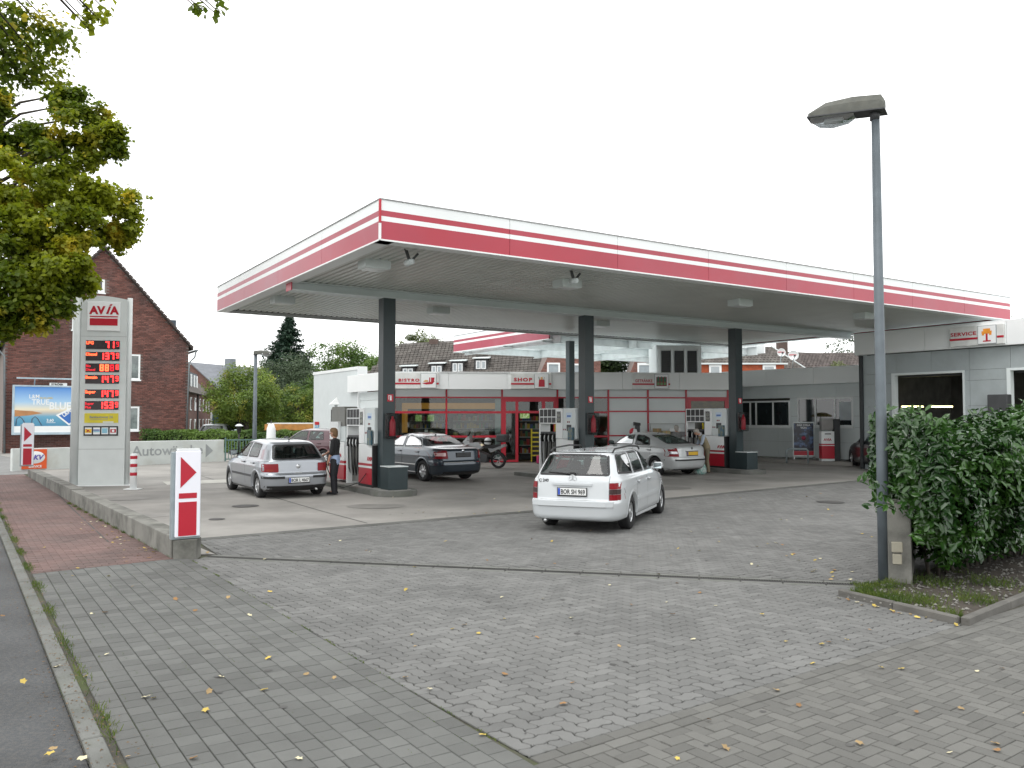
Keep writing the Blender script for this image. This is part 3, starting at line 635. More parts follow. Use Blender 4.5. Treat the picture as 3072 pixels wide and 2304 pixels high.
def avia(parent, x, z, w, m, y=-0.131, rot=(R(90), 0, 0), name='lettering'):
    text('AV', w * 0.40, m, parent, (x, y, z), rot, 0.05, 1.0, 0.004, name=name); text('A', w * 0.40, m, parent, (x + w * 0.72, y, z), rot, 0.05, 1.0, 0.004, name=name)
    s = MB(); s.prism([(x + w * 0.56, z), (x + w * 0.64, z), (x + w * 0.74, z + w * 0.285), (x + w * 0.66, z + w * 0.285)], y - 0.004, y, 'xz'); s.prism([(x + w * 0.67, z + w * 0.31), (x + w * 0.75, z + w * 0.31), (x + w * 0.79, z + w * 0.37), (x + w * 0.71, z + w * 0.37)], y - 0.004, y, 'xz'); s.build(name, m, parent)
avia(py, -0.37, 4.84, 0.75, M_red)
bx('logo_stripe', M_red, py, -0.37, 0.36, -0.135, -0.131, 4.745, 4.78); bx('logo_stripe', M_red, py, -0.37, 0.36, -0.135, -0.131, 4.51, 4.71)
rows = [('LPG', '  71', '9', 4.085, 1), ('Diesel', ' 137', '9', 3.76, 1), ('Bio\nDiesel', ' 888', '8', 3.435, 0), ('Benzin', ' 147', '9', 3.11, 1), ('Super', ' 147', '9', 2.70, 1), ('Super\nPlus', ' 153', '9', 2.375, 0)]
for nm, dg, sm_, zt, lit in rows:
    z0 = zt - 0.245; bx('price_display', M_lcd, py, -0.46, 0.42, -0.118, -0.1, z0, zt)
    for li, ln in enumerate(nm.split('\n')): text(ln, 0.115 if lit else 0.10, (M_ledo if lit else M_ledd), py, (-0.455, -0.12, zt - 0.105 - 0.105 * li), bold=0.02, depth=0.002)
    s = MB(); s2 = MB()
    for i, ch in enumerate(dg):
        if ch == ' ': continue
        seg7(s2 if (nm == 'LPG' or (nm[:3] == 'Bio' and i == 3)) else s, ch, -0.22 + i * 0.135, z0 + 0.03, 0.19, 0.10, 0.033)
    if s.v: s.build('digit', M_ledo if nm[:3] == 'Bio' else M_led, py)
    if s2.v: s2.build('digit', M_ledd if nm[:3] == 'Bio' else M_led, py)
    s = MB(); seg7(s, sm_, 0.335, z0 + 0.075, 0.14, 0.07, 0.02); s.build('digit', M_ledd if nm == 'LPG' else M_led, py)
bx('advert_panel', mat('yellow_sign', (0.62, 0.52, 0.03), 0.5, var=0.08), py, -0.46, 0.42, -0.112, -0.1, 1.76, 2.03)
M_sgt = mat('grey_print', (0.22, 0.25, 0.27), 0.5)
text('Bankautomat 24', 0.10, M_sgt, py, (-0.33, -0.113, 1.89), bold=0.02, sx=0.92); bx('advert_line', M_sgt, py, -0.31, 0.15, -0.1135, -0.112, 1.845, 1.855); bx('advert_patch', M_offw, py, 0.02, 0.30, -0.1135, -0.112, 1.765, 1.80)
bx('card_strip', M_black, py, -0.47, 0.42, -0.125, -0.1, 1.40, 1.67)
for k in range(4):
    xx = -0.435 + k * 0.215; bx('card_logo', M_white, py, xx, xx + 0.175, -0.13, -0.125, 1.44, 1.63)
bx('card_print', mat('card_yellow', (0.8, 0.5, 0.02), 0.5), py, -0.43, -0.265, -0.133, -0.13, 1.48, 1.59)
s = MB(); s.prism([(-0.42, 1.58), (-0.39, 1.58), (-0.28, 1.50), (-0.30, 1.49)], -0.135, -0.133, 'xz'); s.prism([(-0.40, 1.52), (-0.34, 1.57), (-0.32, 1.55), (-0.37, 1.50)], -0.135, -0.133, 'xz'); s.build('card_print', M_red, py)
bx('card_print', mat('card_blue', (0.06, 0.12, 0.35), 0.5), py, -0.215, -0.05, -0.133, -0.13, 1.54, 1.575); bx('card_print', mat('card_lightblue', (0.25, 0.5, 0.62), 0.5), py, -0.215, -0.05, -0.133, -0.13, 1.50, 1.53)
bx('card_print', MATS['card_lightblue'], py, 0.01, 0.15, -0.133, -0.13, 1.47, 1.61); bx('card_print', M_red, py, 0.225, 0.375, -0.133, -0.13, 1.485, 1.585); s = MB(); s.lathe([(0, -0.002), (0.035, 0)], (0.30, -0.1335, 1.535), 14, 'y'); s.build('card_print', M_white, py)
bx('foot', M_white, py, -0.85, 0.8, -0.24, 0.24, -0.06, 0.02)

# ---------------- small arrow posts
def arrow_post(x, y, g, rz, h, w, label, far=False):
    o = empty('arrow_sign', x, y, g, rz, label, 'arrow sign', 'red arrow signs at the entrance')
    t = 0.055; bx('housing', M_galv, o, -w / 2 - 0.03, w / 2 + 0.01, -t, t, 0.0, h - 0.02, 0.006)
    bx('panel', mat('sign_white', (0.80, 0.80, 0.86), 0.35, var=0.02), o, -w / 2 + 0.01, w / 2 - 0.0, -t - 0.035, -t - 0.001, 0.03, h, 0.012)
    y = -t - 0.036; i = 0.055; pw = w / 2 - i
    s = MB(); s.box(-pw, pw, y - 0.003, y, 0.05, 0.42 * h); s.build('red_block', M_red, o)
    s = MB(); s.box(-pw, pw, y - 0.003, y, 0.46 * h, 0.52 * h); s.build('red_stripe', M_red, o)
    s = MB(); s.prism([(-pw + 0.02, 0.58 * h), (pw - 0.01, 0.75 * h), (-pw + 0.02, 0.93 * h)], y - 0.003, y, 'xz'); s.build('arrow', M_red, o)
    bx('cap', M_white, o, -w / 2 + 0.03, w / 2 - 0.02, -t - 0.03, -t + 0.03, h + 0.001, h + 0.03)
    return o
pw_ = bx('wall_pier', M_lwall, None, -0.15, 0.17, -0.14, 0.16, -0.05, 0.27, 0.01); pw_.location = (-4.72, 12.06, 0); pw_.rotation_euler = (0, 0, R(8)); tag(pw_, 'small concrete block carrying the near red arrow sign', 'concrete block')
arrow_post(-4.72, 12.02, 0.275, 36, 1.27, 0.36, 'near white sign with red arrow pointing right, on a concrete block')
arrow_post(-16.25, 27.75, 0.42, 33, 1.42, 0.36, 'far white sign with red arrow, left of the price pylon')
bo = empty('bollard', -10.48, 22.95, zg(0, 22.9), 0, 'round white bollard with three red bands beside the price pylon', 'bollard')
s = MB(); s.lathe([(0, 0), (0.09, 0), (0.09, 0.95), (0.06, 0.99), (0, 0.99)], seg=18); s.build('post', M_white, bo)
for z in (0.38, 0.62, 0.84): s = MB(); s.lathe([(0.092, z), (0.094, z + 0.01), (0.094, z + 0.08), (0.092, z + 0.09)], seg=18); s.build('red_band', M_red, bo)
bx('foot', M_white, bo, -0.2, 0.2, -0.15, 0.15, 0, 0.025)
# ================================================================== shop building (frame: x along the glass front, y to the back)
SA = math.degrees(math.atan2(0.9, 14.3)); SZ = 0.18
shop = empty('petrol_station_shop', -4.9, 34.3, SZ, SA, 'white flat roofed petrol station shop with red framed glass front', 'shop building')
def S(n, m, *a, b=0, parent=None, **k): return bx(n, m, parent or shop, *a, b=b, **k)
top = 3.74; fb = 3.05; rail = 2.72
S('roof', M_grey, -0.3, 14.4, 0.2, 9, 3.30, 3.40)
for i in range(6): S('fascia_panel', M_white, -0.15 + i * 2.42, -0.15 + (i + 1) * 2.42 - 0.008, -0.35, -0.27, fb, top, b=0.006)
S('fascia_soffit', M_offw, -0.1, 14.3, -0.27, 0.0, fb + 0.01, fb + 0.05)
S('fascia_cap', M_white, -0.17, 14.4, -0.38, -0.1, top, top + 0.03)
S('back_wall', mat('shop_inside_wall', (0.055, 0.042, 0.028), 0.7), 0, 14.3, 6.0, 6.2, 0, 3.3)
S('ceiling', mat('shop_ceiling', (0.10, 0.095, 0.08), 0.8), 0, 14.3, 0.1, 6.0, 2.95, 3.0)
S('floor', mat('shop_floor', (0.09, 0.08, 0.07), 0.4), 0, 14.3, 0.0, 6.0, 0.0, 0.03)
S('inner_wall', MATS['shop_inside_wall'], 9.0, 9.1, 0.12, 6.0, 0.03, 2.95); S('inner_wall', MATS['shop_inside_wall'], -0.12, 0.0, 0.03, 6.2, 0.0, 3.29); S('front_lintel', M_offw, 0.0, 14.3, 0.03, 0.1, 2.7, 3.29)
MU = [0.02, 2.17, 4.49, 6.82, 8.98, 10.67, 12.31, 14.11]
def mull(x, z0, z1, w=0.07): S('mullion', M_red, x - w / 2, x + w / 2, -0.06, 0.02, z0, z1)
for x in MU: mull(x, rail if x in (2.17, 10.67) else 0.03, fb)
mull(2.17, 0.03, rail - 0.04); mull(10.67, 0.03, rail - 0.04)
for i in range(len(MU) - 1):
    a, c = MU[i] + 0.04, MU[i + 1] - 0.04
    S('head_panel', M_offw, a, c, -0.02, 0.02, rail + 0.03, fb)
    S('rail', M_red, a, c, -0.055, 0.015, rail - 0.03, rail + 0.03)
GL = M_pglass
def pane(x0, x1, z0, z1, m=GL): S('pane', m, x0, x1, -0.015, -0.005, z0, z1)
for (a, c) in ((0.06, 2.13), (2.21, 4.45)):
    for z in (2.10, 1.09): S('rail', M_red, a, c, -0.055, 0.015, z - 0.045, z + 0.045)
    S('rail', M_red, a, c, -0.055, 0.015, 0.03, 0.10)
    pane(a, c, 2.145, rail - 0.03); pane(a, c, 1.135, 2.055); pane(a, c, 0.10, 1.045)
    S('window_sill', M_grey, a, c, 0.02, 0.35, 1.0, 1.04)
# glazing right of the shop door up to the panels
a, c = 6.86, 8.94
for z in (2.10, 1.09): S('rail', M_red, a, c, -0.055, 0.015, z - 0.04, z + 0.04)
S('rail', M_red, a, c, -0.055, 0.015, 0.03, 0.10)
pane(a, c, 2.14, rail - 0.03); pane(a, c, 1.13, 2.06); pane(a, c, 0.10, 1.05)
# solid grey panels between red bars
for (a, c) in ((9.02, 10.63), (10.71, 12.27)):
    for z in (2.14, 1.12): S('rail', M_red, a, c, -0.055, 0.015, z - 0.03, z + 0.03)
    for z0, z1 in ((0.05, 1.09), (1.15, 2.11), (2.17, rail - 0.03)): S('wall_panel', M_offw, a, c, -0.03, 0.0, z0, z1, b=0.006)
# main door set
dr_ = empty('door', 0, 0, 0); dr_.parent = shop; dr_.location = (4.53, 0, 0)
for (x0, x1, z0, z1) in ((0, 0.12, 0.03, rail - .03), (0.52, 0.64, 0.03, rail - .03), (1.63, 1.77, 0.03, rail - .03), (2.12, 2.25, 0.03, rail - .03)):
    bx('door_frame', M_red, dr_, x0, x1, -0.07, 0.02, z0, z1)
for (x0, x1) in ((0.12, 0.52), (0.64, 1.63), (1.77, 2.12)):
    bx('door_frame', M_red, dr_, x0, x1, -0.068, 0.018, rail - 0.17, rail - 0.031); bx('door_frame', M_red, dr_, x0, x1, -0.068, 0.018, 2.06, 2.16); bx('pane', GL, dr_, x0, x1, -0.03, -0.02, 2.16, rail - 0.17)
for (x0, x1) in ((0.12, 0.52), (1.77, 2.12)):
    bx('pane', GL, dr_, x0, x1, -0.03, -0.02, 0.12, 2.06); bx('door_frame', M_red, dr_, x0, x1, -0.068, 0.018, 0.03, 0.12)
# drinks door
dd_ = empty('door', 0, 0, 0); dd_.parent = shop; dd_.location = (12.35, 0, 0)
for (x0, x1, z0, z1) in ((0, 0.16, 0.03, rail - .03), (1.62, 1.72, 0.03, rail - .03)): bx('door_frame', M_red, dd_, x0, x1, -0.07, 0.02, z0, z1)
bx('door_frame', M_red, dd_, 0.16, 1.62, -0.068, 0.018, rail - 0.14, rail - .031); bx('door_frame', M_red, dd_, 0.16, 1.62, -0.068, 0.018, 2.12, 2.2); bx('door_frame', M_red, dd_, 0.90, 0.98, -0.068, 0.018, 0.03, 2.12)
M_olive = mat('tinted_glass_film', (0.06, 0.05, 0.012), 0.15, var=0.4, scale=5)
bx('pane', M_olive, dd_, 0.16, 1.62, -0.03, -0.02, 2.2, rail - 0.14); bx('pane', M_olive, dd_, 0.98, 1.62, -0.03, -0.02, 0.05, 2.12); bx('door_leaf', mat('dark_door', (0.035, 0.035, 0.025), 0.2), dd_, 0.16, 0.90, -0.03, -0.01, 0.03, 2.12)
s = MB(); s.lathe([(0, 0), (0.35, 0), (0.2, 0.16), (0, 0.18)], (1.25, -0.04, 1.98), 10, 'z'); s.v = [(x, -0.035 + (y + 0.04) * 0.02, z) for x, y, z in s.v]; s.build('yellow_poster', mat('poster_yellow', (0.6, 0.5, 0.05), 0.5), dd_)
S('wall_panel', M_grey, 14.16, 14.38, -0.1, 0.1, 0.0, fb)
# interior things seen through the glass
S('counter_band', mat('ochre_board_glow', (0.42, 0.22, 0.03), 0.5, emit=(0.9, 0.42, 0.05), es=0.12), 0.1, 4.4, 3.2, 3.3, 2.28, 2.55)  # plain board, brightened by a weak glow put into its material
S('counter_band', MATS['ochre_board_glow'], 0.1, 0.35, 3.3, 3.4, 1.2, 2.27)
S('counter', mat('dark_wood', (0.07, 0.045, 0.025), 0.5), 0.4, 4.2, 2.6, 3.1, 0.03, 1.3)
GCOL = [mat('goods_a', (0.45, 0.04, 0.04), 0.5), mat('goods_b', (0.55, 0.42, 0.05), 0.5), mat('goods_c', (0.06, 0.12, 0.3), 0.5), mat('goods_d', (0.5, 0.5, 0.48), 0.5), mat('goods_e', (0.05, 0.2, 0.08), 0.5), mat('goods_f', (0.2, 0.09, 0.03), 0.5)]
def shelf(x0, x1, y, label, seed, grp='goods shelves inside the shop'):
    r_ = random.Random(seed); o = empty('goods_shelf', 0, 0, 0, 0, label, 'shelf', grp)
    p = shop.matrix_basis if False else None
    a = R(SA); o.location = (-4.9 + x0 * math.cos(a) - y * math.sin(a), 34.3 + x0 * math.sin(a) + y * math.cos(a), SZ + 0.03); o.rotation_euler = (0, 0, a)
    w = x1 - x0; bx('frame', M_dgrey, o, 0, w, 0.31, 0.34, 0, 1.9)
    for k in range(5):
        z = 0.25 + k * 0.36; bx('shelf_board', M_offw, o, 0, w, 0, 0.31, z, z + 0.025)
        x = 0.03; s = MB()
        while x < w - 0.1:
            ww = r_.uniform(0.06, 0.13); h = r_.uniform(0.14, 0.28)
            s.box(x, x + ww, 0.03, 0.25, z + 0.026, z + 0.026 + h, r_.randrange(6)); x += ww + 0.012
        s.build('goods', GCOL, o)
    return o
shelf(5.4, 6.7, 2.2, 'shelf of drinks straight behind the open shop door', 1); shelf(6.9, 8.8, 1.6, 'shelf of goods inside the glass right of the shop door', 2)
shelf(2.4, 4.3, 4.6, 'shelf of goods at the back behind the second shop window', 3); shelf(0.4, 2.0, 4.6, 'shelf of goods at the back behind the bistro window', 4)
for i, (x, y) in enumerate(((1.6, 1.5), (3.7, 1.4), (2.35, 1.6), (5.6, 1.5), (8.0, 1.5), (7.4, 3.5), (3.0, 3.8))):
    s = MB(); s.lathe([(0, 0), (0.09, 0), (0.09, 0.03), (0, 0.03)], (x, y, 2.915), 12); s.build('ceiling_spot', mat('spot_glow', (0.9, 0.8, 0.6), 0.5, emit=(1, 0.8, 0.5), es=6), shop)
for x in (0.75, 1.3): S('menu_screen', mat('menu_green', (0.2, 0.35, 0.08), 0.4, c2=(0.7, 0.75, 0.6), c2s=9, emit=(0.25, 0.4, 0.1), es=0.25), x, x + 0.28, 2.5, 2.52, 1.72, 2.0)
S('leaflet', M_white, 1.27, 1.40, -0.003, 0.0, 1.14, 1.38)
S('curtain_panel', mat('pale_blind', (0.42, 0.5, 0.5), 0.5), 4.2, 4.44, 0.03, 0.05, 0.1, 2.65)
S('price_poster', MATS['menu_green'], 5.25, 5.65, 0.06, 0.08, 1.85, 2.05)
# white tableware and yellow pot on the window shelf
def onshop(name, x, y, z, label, cat, rz=0, grp=None):
    a = R(SA); return empty(name, -4.9 + x * math.cos(a) - y * math.sin(a), 34.3 + x * math.sin(a) + y * math.cos(a), SZ + z, SA + rz, label, cat, grp)
for x, nm, pr, m_, lb in ((2.55, 'cake_dome', [(0, 0), (0.12, 0), (0.11, 0.1), (0.12, 0.11), (0.10, 0.22), (0, 0.23)], mat('pale_yellow', (0.55, 0.5, 0.2), 0.5), 'yellow stacked pot on the shop window shelf, leftmost'),
                      (3.0, 'cup_stack', [(0, 0), (0.12, 0), (0.13, 0.1), (0.11, 0.11), (0.12, 0.22), (0, 0.24)], M_white, 'white stack of bowls on the shop window shelf'),
                      (3.25, 'cone_stack', [(0, 0), (0.10, 0), (0.09, 0.1), (0.07, 0.2), (0.05, 0.33), (0, 0.36)], M_white, 'tall white cone of cups on the shop window shelf'),
                      (3.5, 'bowl', [(0, 0), (0.1, 0), (0.14, 0.1), (0.08, 0.2), (0, 0.22)], mat('cream', (0.5, 0.45, 0.38), 0.5), 'cream bowl on the shop window shelf, rightmost')):
    o = onshop(nm, x, 0.2, 1.045, lb, 'tableware'); s = MB(); s.lathe(pr, seg=14); s.build('dish', m_, o)
# yellow crate rack and magenta box at the door
o = onshop('crate_rack', 5.75, -0.05, 0.02, 'yellow rack of stacked crates standing in the shop doorway', 'rack')
for k in range(6): bx('crate', mat('crate_yellow', (0.5, 0.42, 0.02), 0.5, var=0.2), o, 0, 0.42, 0, 0.35, 0.25 + k * 0.19, 0.30 + k * 0.19); bx('bottles', M_black, o, 0.03, 0.39, 0.03, 0.32, 0.305 + k * 0.19, 0.42 + k * 0.19)
bx('post', MATS['crate_yellow'], o, -0.03, 0, 0, 0.35, 0, 1.4); bx('post', MATS['crate_yellow'], o, 0.42, 0.45, 0, 0.35, 0, 1.4)

# sign boxes on the fascia
def sign_box(parent, x0, x1, word, tx0, tx1, tz, th, ix0, ix1, icon, z0=3.07, z1=3.72, y=-0.35, sz=3.24, sx1=None, ang=0):
    bx('sign_box', mat('sign_cream', (0.66, 0.67, 0.65), 0.45), parent, x0, x1, y - 0.10, y - 0.001, z0, z1, 0.008)
    yy = y - 0.102
    t = text(word, th / 0.72, M_red, parent, (tx0, yy, tz), bold=0.045 if len(word) < 7 else 0.025, depth=0.006, space=1.25 if len(word) < 7 else 1.05)
    wd = max(v.co.x for v in t.data.vertices); k = (tx1 - tx0) / wd
    for v in t.data.vertices: v.co.x *= k
    bx('stripe', M_red, parent, x0, ix0 - 0.01, yy - 0.008, yy, sz, sz + 0.07); bx('stripe', M_red, parent, ix1 + 0.01, x1, yy - 0.008, yy, sz, sz + 0.07)
    bx('icon_frame', M_sgt, parent, ix0, ix1, yy - 0.022, yy, z0 + 0.02, z1 - 0.02); bx('icon_board', M_white, parent, ix0 + 0.015, ix1 - 0.015, yy - 0.03, yy - 0.022, z0 + 0.035, z1 - 0.035)
    icon(parent, (ix0 + ix1) / 2, yy - 0.031, (z0 + z1) / 2)
M_tan = mat('icon_tan', (0.6, 0.35, 0.15), 0.5); M_dg = mat('icon_green', (0.03, 0.12, 0.06), 0.5); M_or = mat('icon_orange', (0.75, 0.28, 0.03), 0.5)
def ic_bistro(p, x, y, z):
    s = MB(); s.prism([(x - 0.27, z - 0.1), (x - 0.1, z - 0.16), (x + 0.15, z - 0.14), (x + 0.26, z - 0.02), (x + 0.0, z - 0.06)], y - 0.004, y, 'xz'); s.prism([(x + 0.02, z - 0.05), (x + 0.22, z - 0.05), (x + 0.25, z + 0.13), (x + 0.03, z + 0.13)], y - 0.004, y, 'xz'); s.build('icon', M_red, p)
    s = MB(); s.prism([(x - 0.22, z - 0.05), (x - 0.14, z + 0.03), (x - 0.04, z + 0.03), (x + 0.0, z - 0.05)], y - 0.006, y - 0.002, 'xz'); s.build('icon', M_tan, p)
    s = MB(); s.box(x + 0.07, x + 0.10, y - 0.007, y - 0.004, z - 0.05, z + 0.13); s.build('icon', M_white, p)
def ic_shop(p, x, y, z):
    s = MB(); s.prism([(x - 0.13, z - 0.24), (x + 0.13, z - 0.24), (x + 0.12, z + 0.06), (x - 0.11, z + 0.06)], y - 0.004, y, 'xz'); s.build('icon', M_red, p)
    s = MB(); s.lathe([(0, -0.004), (0.05, -0.002), (0.05, 0)], (x, y, z + 0.12), 12, 'y'); s.prism([(x - 0.05, z + 0.06), (x + 0.05, z + 0.06), (x + 0.04, z + 0.12), (x - 0.04, z + 0.12)], y - 0.004, y, 'xz'); s.build('icon', M_tan, p)
    s = MB(); s.bar((x - 0.09, y - 0.003, z + 0.06), (x - 0.12, y - 0.003, z + 0.17), 0.025, 0.01); s.bar((x + 0.08, y - 0.003, z + 0.06), (x + 0.13, y - 0.003, z + 0.16), 0.02, 0.01); s.build('icon', M_dg, p)
def ic_drink(p, x, y, z):
    s = MB(); s.box(x - 0.22, x + 0.22, y - 0.004, y, z - 0.2, z + 0.18); s.build('icon', mat('icon_maroon', (0.2, 0.02, 0.03), 0.5), p)
    s = MB()
    for k in (-1, 0, 1): xx = x + k * 0.14; s.prism([(xx - 0.05, z - 0.02), (xx + 0.05, z - 0.02), (xx + 0.05, z + 0.08), (xx + 0.02, z + 0.2), (xx - 0.02, z + 0.2), (xx - 0.05, z + 0.08)], y - 0.007, y - 0.004, 'xz')
    s.build('icon', M_dg, p)
    s = MB()
    for k in (-1, 0, 1): xx = x + k * 0.14; s.box(xx - 0.05, xx + 0.05, y - 0.007, y - 0.004, z - 0.16, z - 0.05)
    s.build('icon', mat('icon_leaf', (0.12, 0.28, 0.1), 0.5), p)
def ic_lift(p, x, y, z):
    s = MB(); s.box(x - 0.16, x + 0.16, y - 0.004, y, z + 0.03, z + 0.12); s.box(x - 0.11, x + 0.11, y - 0.004, y, z + 0.12, z + 0.2); s.box(x - 0.15, x - 0.08, y - 0.004, y, z - 0.02, z + 0.03); s.box(x + 0.08, x + 0.15, y - 0.004, y, z - 0.02, z + 0.03); s.build('icon', M_or, p)
    s = MB(); s.box(x - 0.03, x + 0.03, y - 0.006, y - 0.001, z - 0.2, z + 0.03); s.box(x - 0.12, x + 0.12, y - 0.006, y - 0.001, z - 0.23, z - 0.19); s.build('icon', M_red, p)
sign_box(shop, -0.05, 1.86, 'BISTRO', 0.21, 1.07, 3.36, 0.115, 1.12, 1.76, ic_bistro)
sign_box(shop, 4.84, 6.52, 'SHOP', 4.96, 5.72, 3.385, 0.14, 5.81, 6.41, ic_shop)
sign_box(shop, 9.92, 11.52, 'GETRÄNKE', 10.04, 10.77, 3.36, 0.12, 10.86, 11.44, ic_drink)

# angled side face of the shop with white panels
side = empty('shop_side_wall', -4.95, 34.3, SZ, math.degrees(math.atan2(3.5, -2.25)), 'white panelled side wall of the shop left of the first column', 'wall')
bx('fascia_panel', M_white, side, -0.3, 4.2, 0.27, 0.35, fb - 0.03, top + 0.04, 0.006)
for k, (z0, z1) in enumerate(((0, 0.65), (0.66, 1.3), (1.31, 1.97), (1.98, 2.63), (2.64, 3.0))): bx('wall_panel', M_offw, side, -0.05, 3.72, 0.0, 0.1, z0, z1, 0.006)
bx('wall_post', M_white, side, 3.73, 3.85, 0.0, 0.14, 0, 3.0); bx('wall_post', M_offw, side, 3.86, 4.2, 0.0, 0.08, 0, 3.0)
vw = empty('car_wash_wall', -6.9, 37.0, 0.2, math.degrees(math.atan2(5.2, -3.4)), 'tall plain white wall of the car wash hall left of the shop', 'wall')
bx('wall_panel', mat('pale_blue_white', (0.60, 0.64, 0.645), 0.5, var=0.03), vw, 0, 5.75, -0.4, 0.0, 0, 4.02)
bx('wall_cap', M_white, vw, -0.04, 5.8, -0.42, 0.03, 4.02, 4.16, 0.005); bx('wall_end', M_white, vw, -0.05, -0.001, -0.42, 0.03, 0, 4.02)
bx('poster', mat('poster_blue', (0.1, 0.3, 0.5), 0.4, c2=(0.5, 0.55, 0.5), c2s=6), vw, 4.9, 5.5, 0.0, 0.02, 1.0, 1.5); bx('poster', M_red, vw, 4.9, 5.5, 0.0, 0.02, 1.51, 1.66)

# louvred plant housing on the roof
lv = empty('plant_housing', 6.35, 36.1, 3.58, 3, 'white roof housing with three dark louvred openings above the drinks sign', 'ventilation housing')
bx('casing', M_white, lv, 0.0, 2.0, 0.1, 1.6, 0, 1.66, 0.01)
for i in range(3):
    x0 = 0.22 + i * 0.58; bx('louvre_frame', M_dgrey, lv, x0, x0 + 0.40, 0.06, 0.099, 0.05, 1.42)
    for k in range(13): s = MB(); s.bar((x0 + 0.01, 0.045, 0.11 + k * 0.1), (x0 + 0.39, 0.045, 0.11 + k * 0.1), 0.03, 0.05); s.build('louvre_slat', mat('louvre', (0.05, 0.05, 0.048), 0.6), lv)
for i in range(4): bx('frame_post', M_white, lv, 0.06 + i * 0.58, 0.16 + i * 0.58, 0.03, 0.098, 0, 1.5)

# office wing and service hall: walls given by their left and right corners
def wing(name, A, B, z, label, cat):
    L = math.hypot(B[0] - A[0], B[1] - A[1]); an = math.degrees(math.atan2(B[1] - A[1], B[0] - A[0]))
    return empty(name, A[0], A[1], z, an, label, cat), L
ofc, OL = wing('office_wing', (10.75, 37.0), (14.15, 33.0), 0.0, 'long low grey clad office wing between shop and service hall', 'building')
def cladding(o, x0, x1, zs, holes, m, y0=0.0, y1=0.09, step=1.35):
    x = x0
    while x < x1 - 0.01:
        xe = min(x + step, x1)
        for a, b in zip(zs[:-1], zs[1:]):
            segs = [(x, xe)]
            for (h0, h1, g0, g1) in holes:
                if g1 <= a or g0 >= b: continue
                ns = []
                for (p, q) in segs:
                    if h1 <= p or h0 >= q: ns.append((p, q)); continue
                    if h0 > p: ns.append((p, h0))
                    if h1 < q: ns.append((h1, q))
                segs = ns
            for p, q in segs:
                if q - p > 0.03: bx('wall_panel', m, o, p + 0.004, q - 0.004, y0, y1, a + 0.004, b - 0.004)
        x = xe
H1, H2 = (-1.2, 1.88, 1.66, 2.80), (2.22, 4.70, 1.68, 2.90)
cladding(ofc, -1.4, OL + 0.1, [0.35, 1.03, 1.66, 2.12, 2.90, 3.45], [H1, H2, (-1.2, 1.88, 2.8, 2.9)], M_grey)
bx('plinth', M_dgrey, ofc, -1.4, OL, 0.01, 0.08, 0.0, 0.35)
bx('inner_wall', M_dgrey, ofc, -1.4, OL + 0.2, 2.4, 2.5, 0, 3.4); bx('inner_wall', mat('office_dark', (0.10, 0.095, 0.085), 0.8), ofc, -1.4, OL, 0.6, 0.62, 0.3, 3.3)
bx('roof', M_grey, ofc, -1.4, OL + 0.3, 0.1, 6, 3.46, 3.55)
for i in range(3): w = (OL + 1.6) / 3; bx('fascia_panel', M_white, ofc, -1.4 + i * w, -1.4 + (i + 1) * w - 0.01, -0.3, -0.22, 3.46, 4.16, 0.006)
bx('fascia_soffit', M_offw, ofc, -1.4, OL, -0.22, 0.0, 3.46, 3.5)
def window(o, x0, x1, z0, z1, divs, f=0.07, y=0.02, g=None):
    w = empty('window', 0, 0, 0); w.parent = o; w.location = (0, 0, 0)
    bx('frame', M_wframe, w, x0, x1, y - 0.02, y + 0.05, z1 - f, z1); bx('frame', M_wframe, w, x0, x1, y - 0.02, y + 0.05, z0, z0 + f)
    xs = [x0] + divs + [x1]
    for i, x in enumerate(xs):
        a = x if i == 0 else x - f if i == len(xs) - 1 else x - f / 2; bx('frame', M_wframe, w, a, a + f, y - 0.022, y + 0.048, z0 + f, z1 - f)
    for a, b in zip(xs[:-1], xs[1:]): bx('pane', g or M_dglass, w, a + f * 0.5, b - f * 0.5, y + 0.005, y + 0.015, z0 + f, z1 - f)
    bx('sill', M_wframe, w, x0 - 0.03, x1 + 0.03, y - 0.1, y + 0.04, z0 - 0.06, z0 - 0.001)
    return w
window(ofc, -1.2, 1.88, 1.66, 2.80, [-0.1, 0.2, 1.05], g=M_dglass); window(ofc, 2.22, 4.70, 1.68, 2.90, [3.05, 3.92], g=M_dglass)
bx('curtain', mat('net_curtain', (0.40, 0.44, 0.46), 0.6), ofc, 4.1, 4.62, 0.018, 0.024, 1.95, 2.7)
srv, SL = wing('service_hall', (13.3, 31.0), (16.45, 26.5), 0.0, 'tall grey panelled service hall with open garage doors behind the hedge', 'building')
SL2 = 10.5
HD1, HD2 = (1.02, 3.63, 0, 3.66), (4.98, 7.6, 0, 3.76)
cladding(srv, -0.1, SL2, [0.1, 0.75, 1.6, 2.45, 3.3, 3.66, 4.38], [HD1, (4.98, 7.6, 0, 3.66)], mat('hall_cladding', (0.36, 0.40, 0.41), 0.55, var=0.08, scale=0.6, c2=(0.32, 0.355, 0.36), c2s=0.8), step=1.3)
for i in range(4): w = (SL2 + 0.3) / 4; bx('fascia_panel', M_white, srv, -0.3 + i * w, -0.3 + (i + 1) * w - 0.01, -0.22, -0.12, 4.40, 5.22, 0.006)
bx('roof', M_grey, srv, -0.1, SL2, -0.1, 9, 5.0, 5.08); bx('end_wall', M_grey, srv, -0.12, -0.02, 0.1, 9, 0.1, 5.0); bx('fascia_soffit', M_offw, srv, -0.3, SL2, -0.12, 0.0, 4.40, 4.44)
bx('end_fascia', M_white, srv, -0.32, -0.31, -0.22, 5, 4.4, 5.22)
M_hall = mat('hall_inside', (0.07, 0.068, 0.06), 0.8, var=0.3)
